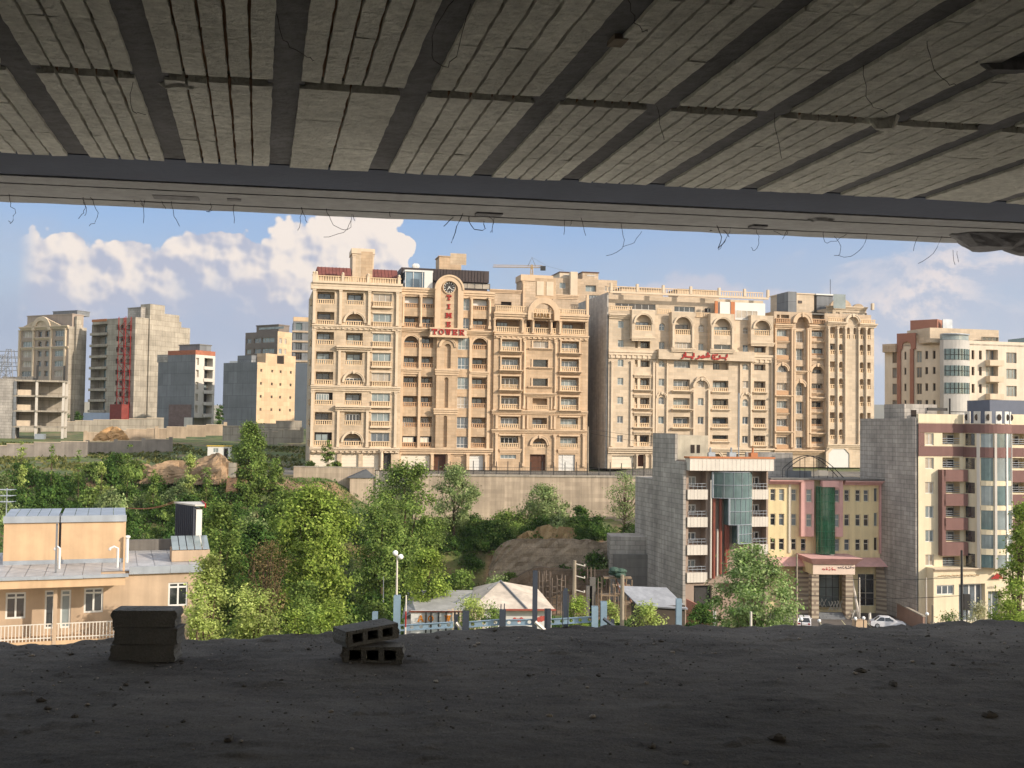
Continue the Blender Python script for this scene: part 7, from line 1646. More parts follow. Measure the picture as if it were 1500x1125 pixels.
P2('white blossoming shrub in front of the shop windows', 1432, 100, 884, 60, 'shrub', G_pale, 2800, 60, .2, trunk=.05, seed=31)
P2('low green shrub by the gate arm', 1392, 100, 896, 60, 'shrub', G_mid, 2200, 50, .2, trunk=.05, seed=32)
T_('thin sapling in front of the sandstone tower garages', 'tree', 478, 172, 643, 17, 'oval', G_mid, 700, 26, .3, trunk=.25, seed=33)
for k, (px, pyt, w, Y, lab) in enumerate(((28, 648, 13, 150, 'slender sapling at the far left of the green slope'), (72, 652, 10, 152, 'thin dead-looking sapling, second from the left on the slope'), (112, 655, 9, 155, 'very thin upright sapling in front of the low walls'), (146, 678, 20, 150, 'bushy sapling above the left roof room'), (184, 650, 24, 150, 'leafy sapling in front of the green field'), (222, 690, 20, 147, 'short sapling at the top of the scrub slope'), (276, 664, 24, 152, 'leafy sapling in front of the long earth heap'), (300, 684, 26, 148, 'green sapling in front of the tall earth heap'))):
    plant('sapling', lab, 'tree', px, Y, pyt, w, 'poplar', G_mid if k % 3 else G_olive, 900 if w > 12 else 260, 26, .3, trunk=.15, seed=60+k, core=.1, tr=.06)
for k, (px, Y, pyt, w) in enumerate(((88, 330, 600, 14), (108, 330, 603, 12), (318, 262, 592, 12), (492, 176, 676, 12), (452, 174, 676, 16), (1440, 150, 885, 20))):
    plant('tree', ['small dark tree at the foot of the far arched tower', 'second small dark tree at the foot of the far arched tower, the right one', 'small tree in the gap between the grey block and the blind block', 'small shrub-like tree in the verge before the garage doors', 'low bush at the left corner of the sandstone tower', 'small tree beside the shops'][k], 'tree', px, Y, pyt, w, 'round', G_dark if k < 3 else G_mid, 900, 24, .4, trunk=.2, seed=80+k)
# scrub over the slope: four bush shapes, copied
protos = []
for k in range(5):
    rg = np.random.default_rng(100+k); t = thing('scrub_bush', 'tmp', 'bush', (0, 0, 0), 0, 'scrub bushes on the slope'); q, f, C = crown(SH['shrub'], 2.6, 4.6, .1, 2400, 40, .25, rg, .1); obj_np('crown', q, f, (G_mid, G_dark, G_grey, G_dark, G_dark)[k], t)
    w = MB()
    for j in range(5): c = C[j*3]; w.tube([(0, 0, 0), (c[0]*.5, c[1]*.5, c[2]*.4), tuple(c[:3])], [.07, .05, .02], 5)
    w.build('stem', M_bark, t); protos.append(t)
spots = []; r_ = random.Random(12)
for Y, py0, px0, px1, n in ((158, 706, -60, 330, 14), (150, 722, -60, 345, 16), (141, 742, -60, 430, 18), (130, 765, 180, 560, 15), (120, 790, 240, 560, 13), (110, 815, 280, 560, 11), (150, 765, 420, 560, 6), (156, 770, 610, 720, 6), (148, 790, 600, 715, 6), (138, 815, 560, 715, 8), (98, 860, 270, 560, 9), (156, 775, 800, 930, 5), (149, 780, 722, 930, 10), (150, 780, 690, 735, 4)):
    for k in range(n): spots.append((px0+(px1-px0)*(k+r_.uniform(.1, .9))/n, Y+r_.uniform(-4, 4)))
for k, (px, Y) in enumerate(spots):
    pr = protos[k % 5] if k < 5 else None; x, y = at(px, 780, Y)[:2]
    o = pr or copy_tree(protos[r_.randrange(5)]); o.location = (x, y, gz(x, y)-.25); o.rotation_euler = (0, 0, r_.uniform(0, 6.28)); s = r_.uniform(.6, 1.25); o.scale = (s, s, s*r_.uniform(.8, 1.3))
    o['label'] = 'rounded green scrub bush among many on the slope below the field' if px < 345 and Y > 135 else 'green scrub bush in the shaded thicket under the retaining wall' if px > 590 else 'green scrub bush in the valley thicket around the tall trees'
# undergrowth: grass and weeds nobody could count
rg = np.random.default_rng(5); n = 60000
px = rg.uniform(-80, 940, n); Y = rg.uniform(84, 168, n); xx = (px-750)/1600*Y; yy = Y
keep = (hz(xx, yy) < -8.2) & ~((xx > -3) & (xx < 18) & (yy > 124) & (yy < 153)) & (xx < 17); keep &= ~((xx < -18) & (yy < 90))
xx, yy = xx[keep], yy[keep]; zz = hz(xx, yy); m_ = len(xx); cen = np.stack([xx, yy, zz+rg.uniform(0, .45, m_)], 1)
u = rg.normal(0, 1, (m_, 3)); u[:, 2] *= .5; u /= np.linalg.norm(u, axis=1)[:, None]; v = rg.normal(0, .4, (m_, 3)); v[:, 2] += 1; v /= np.linalg.norm(v, axis=1)[:, None]; s = rg.uniform(.14, .34, (m_, 1))
o = obj_np('undergrowth', np.stack([cen-u*s*.6, cen+v*s*.2-u*0, cen+u*s*.6, cen+v*s*1.3], 1).reshape(-1, 3), np.arange(4*m_).reshape(-1, 4), G_dark, None); tag(o, 'weeds and long grass covering the slope and valley floor', 'grass', kind='stuff')
rg = np.random.default_rng(9); n = 26000; xx = rg.uniform(-125, -36, n); yy = rg.uniform(160, 222, n)
patch = np.sin(xx*.21+1)*np.cos(yy*.33)+.6*np.sin(xx*.63+yy*.4)+rg.normal(0, .5, n); kp = patch > .1; xx, yy = xx[kp], yy[kp]; m_ = len(xx); cen = np.stack([xx, yy, hz(xx, yy)], 1)
u = rg.normal(0, 1, (m_, 3)); u[:, 2] = 0; u /= np.linalg.norm(u, axis=1)[:, None]; s = rg.uniform(.12, .42, (m_, 1)); up_ = np.array((0, 0, 1.)); ln = rg.normal(0, .3, (m_, 3))*s
o = obj_np('field_grass', np.stack([cen-u*s*.7, cen+u*s*.7, cen+u*s*.4+up_*s*.8+ln, cen-u*s*.4+up_*s+ln], 1).reshape(-1, 3), np.arange(4*m_).reshape(-1, 4), leafmat('field_weed', (72, 84, 46), (132, 128, 78)), None); tag(o, 'tufts of grass and weeds on the field in front of the unfinished blocks', 'grass', kind='stuff')
# ================================================================== the bare storey we look out of
ZC, ZF = 1.63, -1.6
M_joist = mat('concrete_joist', (122, 123, 127), .9, .32, 1.2, bump=.45, bscale=18, fine=.22)
M_foam = mat('ceiling_infill_block', (234, 234, 226), .95, .2, 1.3, bump=.7, bscale=26, fine=.2, island=.1)
M_foam2 = mat('pale_formed_concrete', (160, 162, 164), .9, .16, .9, bump=.35, bscale=18, fine=.12)
M_rib = mat('dark_cross_rib', (90, 86, 82), .95, .25, 2, bump=.4, bscale=12)
M_rust = mat('rusty_groove', (150, 120, 98), .95, .4, 3)
c = lambda px, py: onz(px, py, ZC)[:2]
e0, e1 = c(0, 247), c(1450, 317); O = c(750, 262); e = (e1-e0)/np.linalg.norm(e1-e0)
jv = ray(378, 621)[:2]; jv = jv/np.linalg.norm(jv)
Mx = np.stack([e, jv], 1); Mi = np.linalg.inv(Mx)
ab = lambda px, py: Mi@(c(px, py)-O)
w2 = lambda a, b_: O+Mx@np.array((a, b_))
B_beam = float(ab(750, 292)[1]); B_lip = float(ab(750, 329)[1]); B_r = float(ab(780, 146)[1])
ja = [float(ab(px, py)[0]) for px, py in ((110, 222), (255, 230), (410, 239), (556, 247), (708, 256), (836, 264), (962, 271), (1096, 279), (1216, 286), (1336, 294), (1450, 301))]
sp = (ja[-1]-ja[0])/(len(ja)-1); ja = [ja[0]-sp*k for k in range(11, 0, -1)]+ja+[ja[-1]+sp*k for k in range(1, 14)]
JW = .066; BACK = -14.0
ceil = thing('ceiling_slab', 'unfinished ribbed ceiling slab of grey joists and pale grooved infill blocks overhead', 'ceiling', (0, 0, 0))
r_ = random.Random(4)
def plank(mb_, a0, a1, b0, b1, z, nb, jag=.0028, th=.06):
    """one strip of infill underside with slightly broken edges"""
    L_ = [(a0+r_.uniform(-jag, jag), b0+(b1-b0)*k/nb) for k in range(nb+1)]; R_ = [(a1+r_.uniform(-jag, jag), b0+(b1-b0)*k/nb) for k in range(nb+1)]
    bot = [[mb_.P(*w2(*p), z+r_.uniform(-.003, .003)) for p in s] for s in (L_, R_)]; topv = [[mb_.P(*w2(*p), z+th) for p in s] for s in (L_, R_)]
    for k in range(nb):
        mb_.f += [[bot[0][k], bot[0][k+1], bot[1][k+1], bot[1][k]], [bot[0][k], topv[0][k], topv[0][k+1], bot[0][k+1]], [bot[1][k], bot[1][k+1], topv[1][k+1], topv[1][k]]]; mb_.m += [0, 0, 0]
    mb_.f += [[bot[0][0], bot[1][0], topv[1][0], topv[0][0]], [bot[0][-1], topv[0][-1], topv[1][-1], bot[1][-1]]]; mb_.m += [0, 0]
def quad(mb_, a0, a1, b0, b1, z0, z1):
    P4 = [w2(a0, b0), w2(a1, b0), w2(a1, b1), w2(a0, b1)]; mb_.slab([tuple(p) for p in P4], z0, z1)
ribs = [B_r, B_r-2.05, B_r-4.4, B_r-6.8]
segs = [(B_r+.055, -.004), (ribs[1]+.055, B_r-.055), (ribs[2]+.055, ribs[1]-.055), (ribs[3]+.055, ribs[2]-.055), (BACK, ribs[3]-.055)]
for i in range(len(ja)-1):
    for k, (b0, b1) in enumerate(segs[:2] if (i < 8 or i > 23) else segs):
        a0, a1 = ja[i]+JW, ja[i+1]-JW; f = MB(); n = 5; g = .007 if a0 < 1.6 else .004
        if (i, k) in ((13, 0),): n = 2
        if (i, k) in ((20, 0), (21, 1)): n = 1
        for s in range(n):
            x0, x1 = a0+(a1-a0)*s/n, a0+(a1-a0)*(s+1)/n
            nbp = max(1, int((b1-b0)/.52))                            # blocks butt end to end
            for q in range(nbp):
                y0, y1 = b0+(b1-b0)*q/nbp, b0+(b1-b0)*(q+1)/nbp
                if k == 0 or k == 1: plank(f, x0+(g if s else 0), x1-(g if s < n-1 else 0), y0+.0006, y1-.0006, ZC+r_.uniform(-.0015, .0015), 8, .003)
                elif q == 0: plank(f, x0+(g if s else 0), x1-(g if s < n-1 else 0), b0, b1, ZC, 3)
        f.build('infill_block', M_foam, ceil)
        f = MB(); quad(f, a0-.003, a1+.003, b0+.003, b1-.003, ZC+.03, ZC+.055); f.build('block_groove', M_rust, ceil)
for i, a in enumerate(ja):
    f = MB(); n = 30
    for s in (1,):
        b0, b1 = BACK, -.004; P_ = []
        for k in range(n+1):
            b_ = b0+(b1-b0)*k/n; j0, j1 = r_.uniform(-.006, .006), r_.uniform(-.006, .006); P_.append([f.P(*w2(a-JW-.02+j0, b_), ZC+.018), f.P(*w2(a+JW+.02+j1, b_), ZC+.018)])
        for A, B in zip(P_, P_[1:]): f.f.append([A[0], B[0], B[1], A[1]]); f.m.append(0)
    f.build('joist', M_joist, ceil)
for b_ in ribs:
    f = MB(); quad(f, ja[0], ja[-1], b_-.06, b_+.06, ZC+.05, ZC+.15); f.build('cross_rib', M_rib, ceil)
f = MB(); n = 60; rows = []
for k in range(n+1):
    a = ja[0]+(ja[-1]-ja[0])*k/n; rows.append([f.P(*w2(a, -.0+r_.uniform(-.012, .012)), ZC+.012), f.P(*w2(a, B_beam+r_.uniform(-.008, .008)), ZC+.012), f.P(*w2(a, -.03), ZC+.1), f.P(*w2(a, B_beam+.03), ZC+.1)])
for A, B in zip(rows, rows[1:]): f.f += [[A[0], A[1], B[1], B[0]], [A[0], B[0], B[2], A[2]], [A[1], A[3], B[3], B[1]]]; f.m += [0]*3
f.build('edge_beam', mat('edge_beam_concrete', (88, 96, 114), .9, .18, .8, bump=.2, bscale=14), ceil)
lines = np.linspace(B_beam+.02, B_lip, 5)
for k, (b0, b1) in enumerate(zip(lines, lines[1:])):
    f = MB(); n = 90; z = ZC+(.004, -.002, .01, .004)[k]; Lr = []
    for q in range(n+1):
        a = ja[0]+(ja[-1]-ja[0])*q/n; jg = .02 if k == 3 else .004
        Lr.append([f.P(*w2(a, b0+.004+r_.uniform(-.004, .004)), z), f.P(*w2(a, b1-.004+r_.uniform(-jg, jg)), z), f.P(*w2(a, b0+.004), z+.12), f.P(*w2(a, b1-.004), z+.12)])
    for A, B in zip(Lr, Lr[1:]): f.f += [[A[0], A[1], B[1], B[0]], [A[0], B[0], B[2], A[2]], [A[1], A[3], B[3], B[1]]]; f.m += [0]*3
    f.build('slab_lip', M_foam2, ceil)
f = MB(); quad(f, ja[0], ja[-1], BACK, B_lip-.02, ZC+.08, ZC+.34); f.build('slab_core', M_conc, ceil)
def lump(px, py, rx, ry, rz_, seed, z=ZC, m=M_joist):
    p = c(px, py); f = MB(); r2 = random.Random(seed); n = 16; rows = []
    for i in range(7):
        t_ = i/6; row = []
        for k in range(n): a = 2*pi*k/n; q = (1-.5*t_**2)*(1+.18*sin(3*a+seed)+r2.uniform(-.09, .09)); row.append(f.P(p[0]+rx*q*cos(a), p[1]+ry*q*sin(a), z+.08-(rz_+.08)*t_))
        rows.append(row)
    for A, B in zip(rows, rows[1:]):
        for k in range(n): f.f.append([A[k], B[k], B[(k+1) % n], A[(k+1) % n]]); f.m.append(0)
    f.f.append(rows[-1]); f.m.append(0); return f.build('concrete_overspill', m, ceil)
lump(1448, 347, .34, .30, .10, 3); lump(1530, 352, .5, .3, .12, 4); lump(1297, 176, .09, .06, .05, 5, m=M_foam); lump(262, 126, .12, .04, .012, 6, m=M_foam); lump(1203, 321, .14, .06, .02, 7, m=M_foam2); lump(1480, 95, .2, .06, .03, 9)
for px, py, sx, sy in ((258, 289, .16, .07), (343, 292, .05, .04), (716, 314, .1, .05), (1110, 332, .06, .05)):
    p = Mi@(c(px, py)-O); f = MB(); quad(f, p[0]-sx, p[0]+sx, p[1]-sy, p[1]+sy, ZC-.006, ZC+.02); f.build('mortar_patch', M_joist, ceil)
p = Mi@(c(905, 62)-O); f = MB(); quad(f, p[0]-.03, p[0]+.03, p[1]-.05, p[1]+.05, ZC-.004, ZC+.02); f.build('stain_patch', mat('brown_stain', (150, 140, 126), .95, .3, 9), ceil)
# tie wires hanging from the slab edge and stuck to the ceiling
M_wire = mat('black_tie_wire', (34, 32, 32), .7, .1, 2)
def hang(pts, label, r=.0028, Yd=None):
    """polyline in picture px, hung in the vertical plane of the slab edge"""
    q = []
    p0 = Yd or float(c(pts[0][0], pts[0][1])[1])
    for k, (px, py) in enumerate(pts): q.append(at(px, py, p0+.02*sin(k*2.1)))
    sm = []
    for k in range(len(q)-1):
        for s in range(3):
            t_ = s/3; pm = q[max(0, k-1)]; pa, pb = q[k], q[k+1]; pn = q[min(len(q)-1, k+2)]
            sm.append(.5*((2*pa)+(-pm+pb)*t_+(2*pm-5*pa+4*pb-pn)*t_**2+(-pm+3*pa-3*pb+pn)*t_**3)+np.array((r_.uniform(-.007, .007), r_.uniform(-.01, .01), r_.uniform(-.007, .007)))*(k+s > 0))
    sm.append(q[-1]); b_ = sm[0]; f = MB(); f.tube([s-b_ for s in sm], r, 5); o = f.build('tie_wire', M_wire); o.location = b_; return tag(o, label, 'wire', 'tie wires hanging from the ceiling slab')
edge = lambda x: 283+.0468*x if x < 1390 else 348
W_ = [([(13, 0), (15, 14), (22, 28), (18, 42), (12, 40)], 'kinked wire hanging at the far left end of the slab edge'), ([(122, 0), (124, 16), (121, 26), (115, 32)], 'short split wire above the gap left of the hoist tower'), ([(123, 4), (126, 20), (124, 27)], 'twin of the short split wire above the hoist tower'), ([(132, 0), (142, 16), (140, 34), (131, 42)], 'curved wire hanging above the bare concrete tower'),
      ([(196, 0), (198, 6)], 'stub wire pair on the slab edge, left one'), ([(205, 0), (208, 8), (206, 5)], 'stub wire pair on the slab edge, right one'), ([(212, 0), (210, 34)], 'straight thin wire above the grey block'), ([(237, 0), (243, 12)], 'small hooked wire above the cloud edge'), ([(251, 0), (255, 22), (263, 36)], 'slanting wire in front of the big cloud, left side'), ([(308, 0), (310, 6), (304, 14), (311, 10)], 'tiny curled wire end above the cloud bank'),
      ([(343, 0), (343, 28)], 'short straight wire above the cloud bank'), ([(442, 0), (441, 14), (436, 34)], 'dark straight wire above the sandstone tower, longest of a close pair'), ([(441, 0), (447, 14), (450, 22)], 'shorter wire of a close pair above the sandstone tower'), ([(478, 0), (484, 18), (500, 30), (513, 26), (515, 6), (520, 16)], 'looped wire drooping in front of the brightest cloud'), ([(514, 16), (505, 34), (474, 42)], 'nearly level wire end in front of the brightest cloud'), ([(571, 0), (572, 8)], 'lone stub wire at the right end of the cloud'),
      ([(678, -2), (670, 18), (661, 42)], 'bold straight wire above the clock tower'), ([(664, 4), (650, 18)], 'thin slanting wire left of the bold one'), ([(687, 2), (690, 16), (708, 22), (709, 8)], 'bent hook wire right of the bold straight one'), ([(716, 0), (722, 10), (718, 24)], 'double wire above the crane, left strand'), ([(724, 2), (721, 24)], 'double wire above the crane, right strand'), ([(827, 0), (826, 22)], 'short straight wire right of the crane'), ([(851, -4), (858, 22)], 'slanting wire above the stepped penthouses'), ([(838, 0), (835, 8)], 'stub wire left of the slanting one above the penthouses'),
      ([(910, 2), (914, 20), (912, 38), (888, 50)], 'branching wire above the cream tower, main strand'), ([(912, 36), (928, 28), (940, 12)], 'branching wire above the cream tower, side strand'), ([(1050, -2), (1057, 16), (1051, 32), (1063, 18)], 'thick crumpled wire cluster above the red lettering'), ([(1040, 6), (1058, 4), (1068, 14)], 'thin curl above the thick crumpled wires'), ([(1070, 0), (1062, 22), (1052, 34)], 'right strand of the crumpled wires'), ([(1108, 2), (1112, 16), (1106, 32), (1100, 28)], 'hook shaped wire above the brown stone tower'), ([(1133, 2), (1150, 8), (1153, 2), (1146, 14)], 'small bent wire tangle right of the hook'),
      ([(1206, 0), (1208, 16), (1224, 12), (1240, 2)], 'long shallow curved wire above the columned end'), ([(1222, 6), (1232, 20), (1228, 34)], 'wire hanging inside the long shallow curve'), ([(1270, 0), (1264, 20), (1246, 34), (1222, 34)], 'sweeping wire curling to the left, right of the columned end'), ([(1345, 0), (1338, 22)], 'straight wire left of the concrete overspill'), ([(1380, -2), (1368, 24), (1345, 40)], 'slanting wire beside the concrete overspill'), ([(1396, 18), (1399, 40)], 'wire under the concrete overspill, left one'), ([(1402, 20), (1404, 36)], 'wire under the concrete overspill, right one')]
for pts, lab in W_: hang([(x, edge(x)+y) for x, y in pts], lab, .0032 if 'bold' in lab or 'thick' in lab else .002)
for pts, lab in (([(405, 20), (412, 50), (425, 70), (450, 82), (460, 88)], 'long wire stuck along the joist right of the top centre left'), ([(665, 0), (640, 40), (632, 80), (655, 95), (672, 70), (690, 5)], 'looped wire drooping across the fourth joist'), ([(195, 120), (192, 150), (198, 165), (214, 168)], 'wire hooked on the infill left of the second joist'), ([(920, 0), (928, 25), (940, 42), (948, 46)], 'short wire on the ceiling above the crane'), ([(962, 155), (966, 180), (973, 205)], 'wire drooping beside the middle cross rib'), ([(1265, 95), (1270, 140), (1280, 158), (1300, 166)], 'wire drooping by the concrete lump on the ceiling'), ([(1358, 60), (1365, 95), (1385, 120), (1400, 124)], 'long wire at the upper right of the ceiling'), ([(1135, 165), (1138, 200), (1145, 232)], 'straight hanging wire right of the sixth joist')):
    Yd = float(c(*pts[0])[1])-.1; hang(pts, lab, .0014, Yd)
# ------------------------------------------------------------------ floor: rough dirty concrete up to the open edge
fe = lambda px: onz(px, np.interp(px, (-400, 0, 180, 300, 450, 520, 600, 750, 1000, 1200, 1380, 1500, 1900), (952, 943, 938, 937, 931, 934, 930, 922, 919, 917, 914, 911, 905)), ZF)[:2]
na, nb = 520, 330
pxs = np.linspace(-900, 2400, na); E = np.array([fe(min(1900, max(-400, p))) for p in pxs]); de = (fe(1500)-fe(0)); de /= np.linalg.norm(de); base = fe(750)
aa = np.concatenate([np.linspace(-14, -5.7, 40), np.linspace(-5.6, 5.9, na-80), np.linspace(6, 12, 40)]); ed = np.interp(base[0]+aa*de[0], [fe(p)[0] for p in np.linspace(-400, 1900, 60)], [fe(p)[1] for p in np.linspace(-400, 1900, 60)])
ex = base[0]+aa*de[0]
ta = np.concatenate([np.linspace(0, 5.2, nb-30), np.linspace(5.3, 14, 30)])
Xf = np.repeat(ex[:, None], nb, 1); Yf = ed[:, None]-ta[None, :]
def vnoise(x, y, s):
    def h(i, j): v = np.sin(i*127.1+j*311.7+s*74.7)*43758.5453; return v-np.floor(v)
    i, j = np.floor(x), np.floor(y); fx, fy = x-i, y-j; fx = fx*fx*(3-2*fx); fy = fy*fy*(3-2*fy)
    return (h(i, j)*(1-fx)+h(i+1, j)*fx)*(1-fy)+(h(i, j+1)*(1-fx)+h(i+1, j+1)*fx)*fy-.5
Zf = ZF+.025*vnoise(Xf*.9, Yf*.9, 1)+.02*vnoise(Xf*2.6, Yf*2.3, 2)+.008*vnoise(Xf*7, Yf*9, 3)+.006*vnoise(Xf*17, Yf*15, 4)+.005*vnoise(Xf*38, Yf*36, 5)
cl_ = vnoise(Xf*5, Yf*6, 6)+.5*vnoise(Xf*13, Yf*12, 7); Zf += .05*np.clip(cl_-.3, 0, 1)
lipn = .03*vnoise(Xf*3, Yf*0, 9)+.03*vnoise(Xf*11, Yf*0, 10); Zf[:, :6] += (lipn[:, :6])*np.linspace(1, .2, 6)[None, :]
Yf[:, 0] += .05*vnoise(ex*9, ex*0, 11)
Vv = np.stack([Xf, Yf, Zf], -1).reshape(-1, 3); ii = np.arange(na-1)[:, None]*nb+np.arange(nb-1)[None, :]; Fv = np.stack([ii, ii+1, ii+nb+1, ii+nb], -1).reshape(-1, 4)
drop = np.stack([Xf[:, 0], Yf[:, 0]-.02, np.full(na, ZF-.4)], -1); off = len(Vv); Vv = np.concatenate([Vv, drop]); k = np.arange(na-1); Fd = np.stack([k*nb, (k+1)*nb, off+k+1, off+k], -1); Fv = np.concatenate([Fv, Fd])
M_floor = bpy.data.materials.new('dirty_concrete_floor'); M_floor.use_nodes = True; nt = M_floor.node_tree; N = nt.nodes; L = nt.links; bs = N['Principled BSDF']; bs.inputs['Roughness'].default_value = .95; bs.inputs['Specular IOR Level'].default_value = .2
tc = N.new('ShaderNodeTexCoord')
def nzs_(sc, k):
    mpn = N.new('ShaderNodeMapping'); mpn.inputs['Scale'].default_value = sc; L.new(tc.outputs['Object'], mpn.inputs[0]); n_ = N.new('ShaderNodeTexNoise'); n_.inputs['Scale'].default_value = k; n_.inputs['Detail'].default_value = 8; n_.inputs['Roughness'].default_value = .72; L.new(mpn.outputs[0], n_.inputs['Vector']); return n_.outputs['Fac']
cA_ = ramp_(nz_(.6, 8), (40, 38, 36), (146, 140, 131), .34, .66); cB_ = ramp_(nzs_((2.2, 7, 7), 1.0), (48, 46, 43), (118, 112, 104)); q = N.new('ShaderNodeMix'); q.data_type = 'RGBA'; q.inputs[0].default_value = .55; L.new(cA_, q.inputs[6]); L.new(cB_, q.inputs[7])
sc_ = ramp_(nzs_((9, 2.5, 5), 9.0), (52, 49, 46), (142, 135, 127), .3, .72); q2_ = N.new('ShaderNodeMix'); q2_.data_type = 'RGBA'; q2_.inputs[0].default_value = .3; L.new(q.outputs[2], q2_.inputs[6]); L.new(sc_, q2_.inputs[7]); L.new(q2_.outputs[2], bs.inputs['Base Color'])
bp = N.new('ShaderNodeBump'); bp.inputs['Strength'].default_value = .7; bp.inputs['Distance'].default_value = .03; L.new(nz_(40, 6, .7), bp.inputs['Height']); L.new(bp.outputs[0], bs.inputs['Normal'])
me = bpy.data.meshes.new('floor'); me.from_pydata(Vv.tolist(), [], Fv.tolist()); me.polygons.foreach_set('use_smooth', [True]*len(Fv)); me.materials.append(M_floor); o = bpy.data.objects.new('floor', me); COL.objects.link(o)
tag(o, 'rough dark concrete floor strewn with dirt, ending at an open edge', 'floor', kind='structure')
def floorz(x, y):
    i = int(np.argmin(np.abs(ex-x))); j = int(np.argmin(np.abs(ed[i]-ta-y))); return float(Zf[i, j])
M_in = mat('unseen_wall_block', (120, 114, 106), .95, .2, .6, brick=(.42, .21, (96, 92, 86), .012))  # unseen walls, put in to shape the light on floor and ceiling
def light_wall(label, a0, a1, t0, t1, h):
    f = MB(); f.slab([(base[0]+a*de[0], base[1]+a*de[1]-t_) for a, t_ in ((a0, t0), (a1, t0), (a1, t1), (a0, t1))][::-1], ZF-.3, ZF+h); tag(f.build('light_shaping_wall', M_in), label, 'wall')
light_wall('unseen low block wall added on the right open side to shape interior light', 11.7, 11.9, .3, 13.4, .7); light_wall('unseen block wall added on the left side to dim the floor', -13.8, -13.6, .3, 13.4, 3.3); light_wall('unseen block wall added behind the viewer to keep light off the floor', -13.6, 11.9, 13.5, 13.7, 3.3)
# ------------------------------------------------------------------ hollow blocks on the floor
M_blk = mat('hollow_concrete_block', (134, 131, 125), .95, .2, 5, bump=.7, bscale=60, fine=.2)
def hollow_block(label, loc, rz, L_=.40, Dp=.20, H=.118, tilt=0., front_open=True, ends='notch', seed=1, group=None, rx=0.):
    t = thing('hollow_block', label, 'concrete block', loc, rz, group); t.rotation_euler = (rx, tilt, rz); r2 = random.Random(seed); f = MB(); n = 3; wl = .035; wt = .022
    cw = (L_-wl*(n+1))/n
    xs_ = [0]; 
    for k in range(n): xs_ += [xs_[-1]+wl, xs_[-1]+wl+cw]
    xs_.append(L_); j = lambda: r2.uniform(-.003, .003)
    f.box(0, L_, 0, Dp, 0, wt); f.box(0, L_, 0, Dp, H-wt, H)
    for k in range(n+1):
        a = k*(wl+cw); f.box(a, a+wl, .0015 if 0 < k < n else 0, Dp-.0015, wt+.0005, H-wt-.0005)
    if not front_open:
        f.box(wl, L_-wl, .001, wt, wt+.0005, H-wt-.0005)
    f.box(wl, L_-wl, Dp-wt, Dp-.002, wt+.0005, H-wt-.0005)
    if ends == 'notch':     # tongue and broken mortar on the ends
        for sx in (-1, 1):
            x = 0 if sx < 0 else L_
            pts = []; m_ = 9
            for q in range(m_+1): z = H*q/m_; pts.append((x+sx*(.006+.011*max(0, sin(pi*q/m_*2-.6+seed))+r2.uniform(0, .006)), z))
            f.prism([(x-sx*.002, 0)]+[p for p in pts]+[(x-sx*.002, H)], .004, Dp-.004)
    f.build('shell', M_blk, t)
    g = MB()     # crumbs of mortar stuck on top
    for q in range(14): x, y, s = r2.uniform(.02, L_-.02), r2.uniform(.01, Dp-.01), r2.uniform(.003, .009); g.sphere((x, y, H), s, 6, sq=(1.4, 1.2, .6))
    g.build('mortar_crumb', M_blk, t); return t
p = onz(163, 966, ZF); z = floorz(p[0], p[1])-.012; s0 = .393
hollow_block('lowest block of the left pile, resting on the floor in front of the near house', (p[0]+.0, p[1], z), radians(3), .405, .2, .112, front_open=False, seed=1)
hollow_block('middle block of the left pile, pushed slightly to the right', (p[0]+.022, p[1]+.004, z+.119), radians(1.2), .40, .2, .108, front_open=False, seed=2)
hollow_block('topmost block of the left pile, its flat top catching the light', (p[0]+.008, p[1]-.002, z+.233), radians(4), .40, .2, .112, front_open=False, seed=4)
p = onz(503, 973, ZF); z = floorz(p[0], p[1])-.012
hollow_block('lower hollow block of the right pair, three dark holes facing the viewer', (p[0], p[1], z), radians(2), .385, .19, .115, seed=5)
hollow_block('upper hollow block of the right pair, turned and tilted on the lower one', (p[0]+.035, p[1]-.03, z+.117), radians(33), .37, .22, .105, tilt=radians(-4), seed=6)
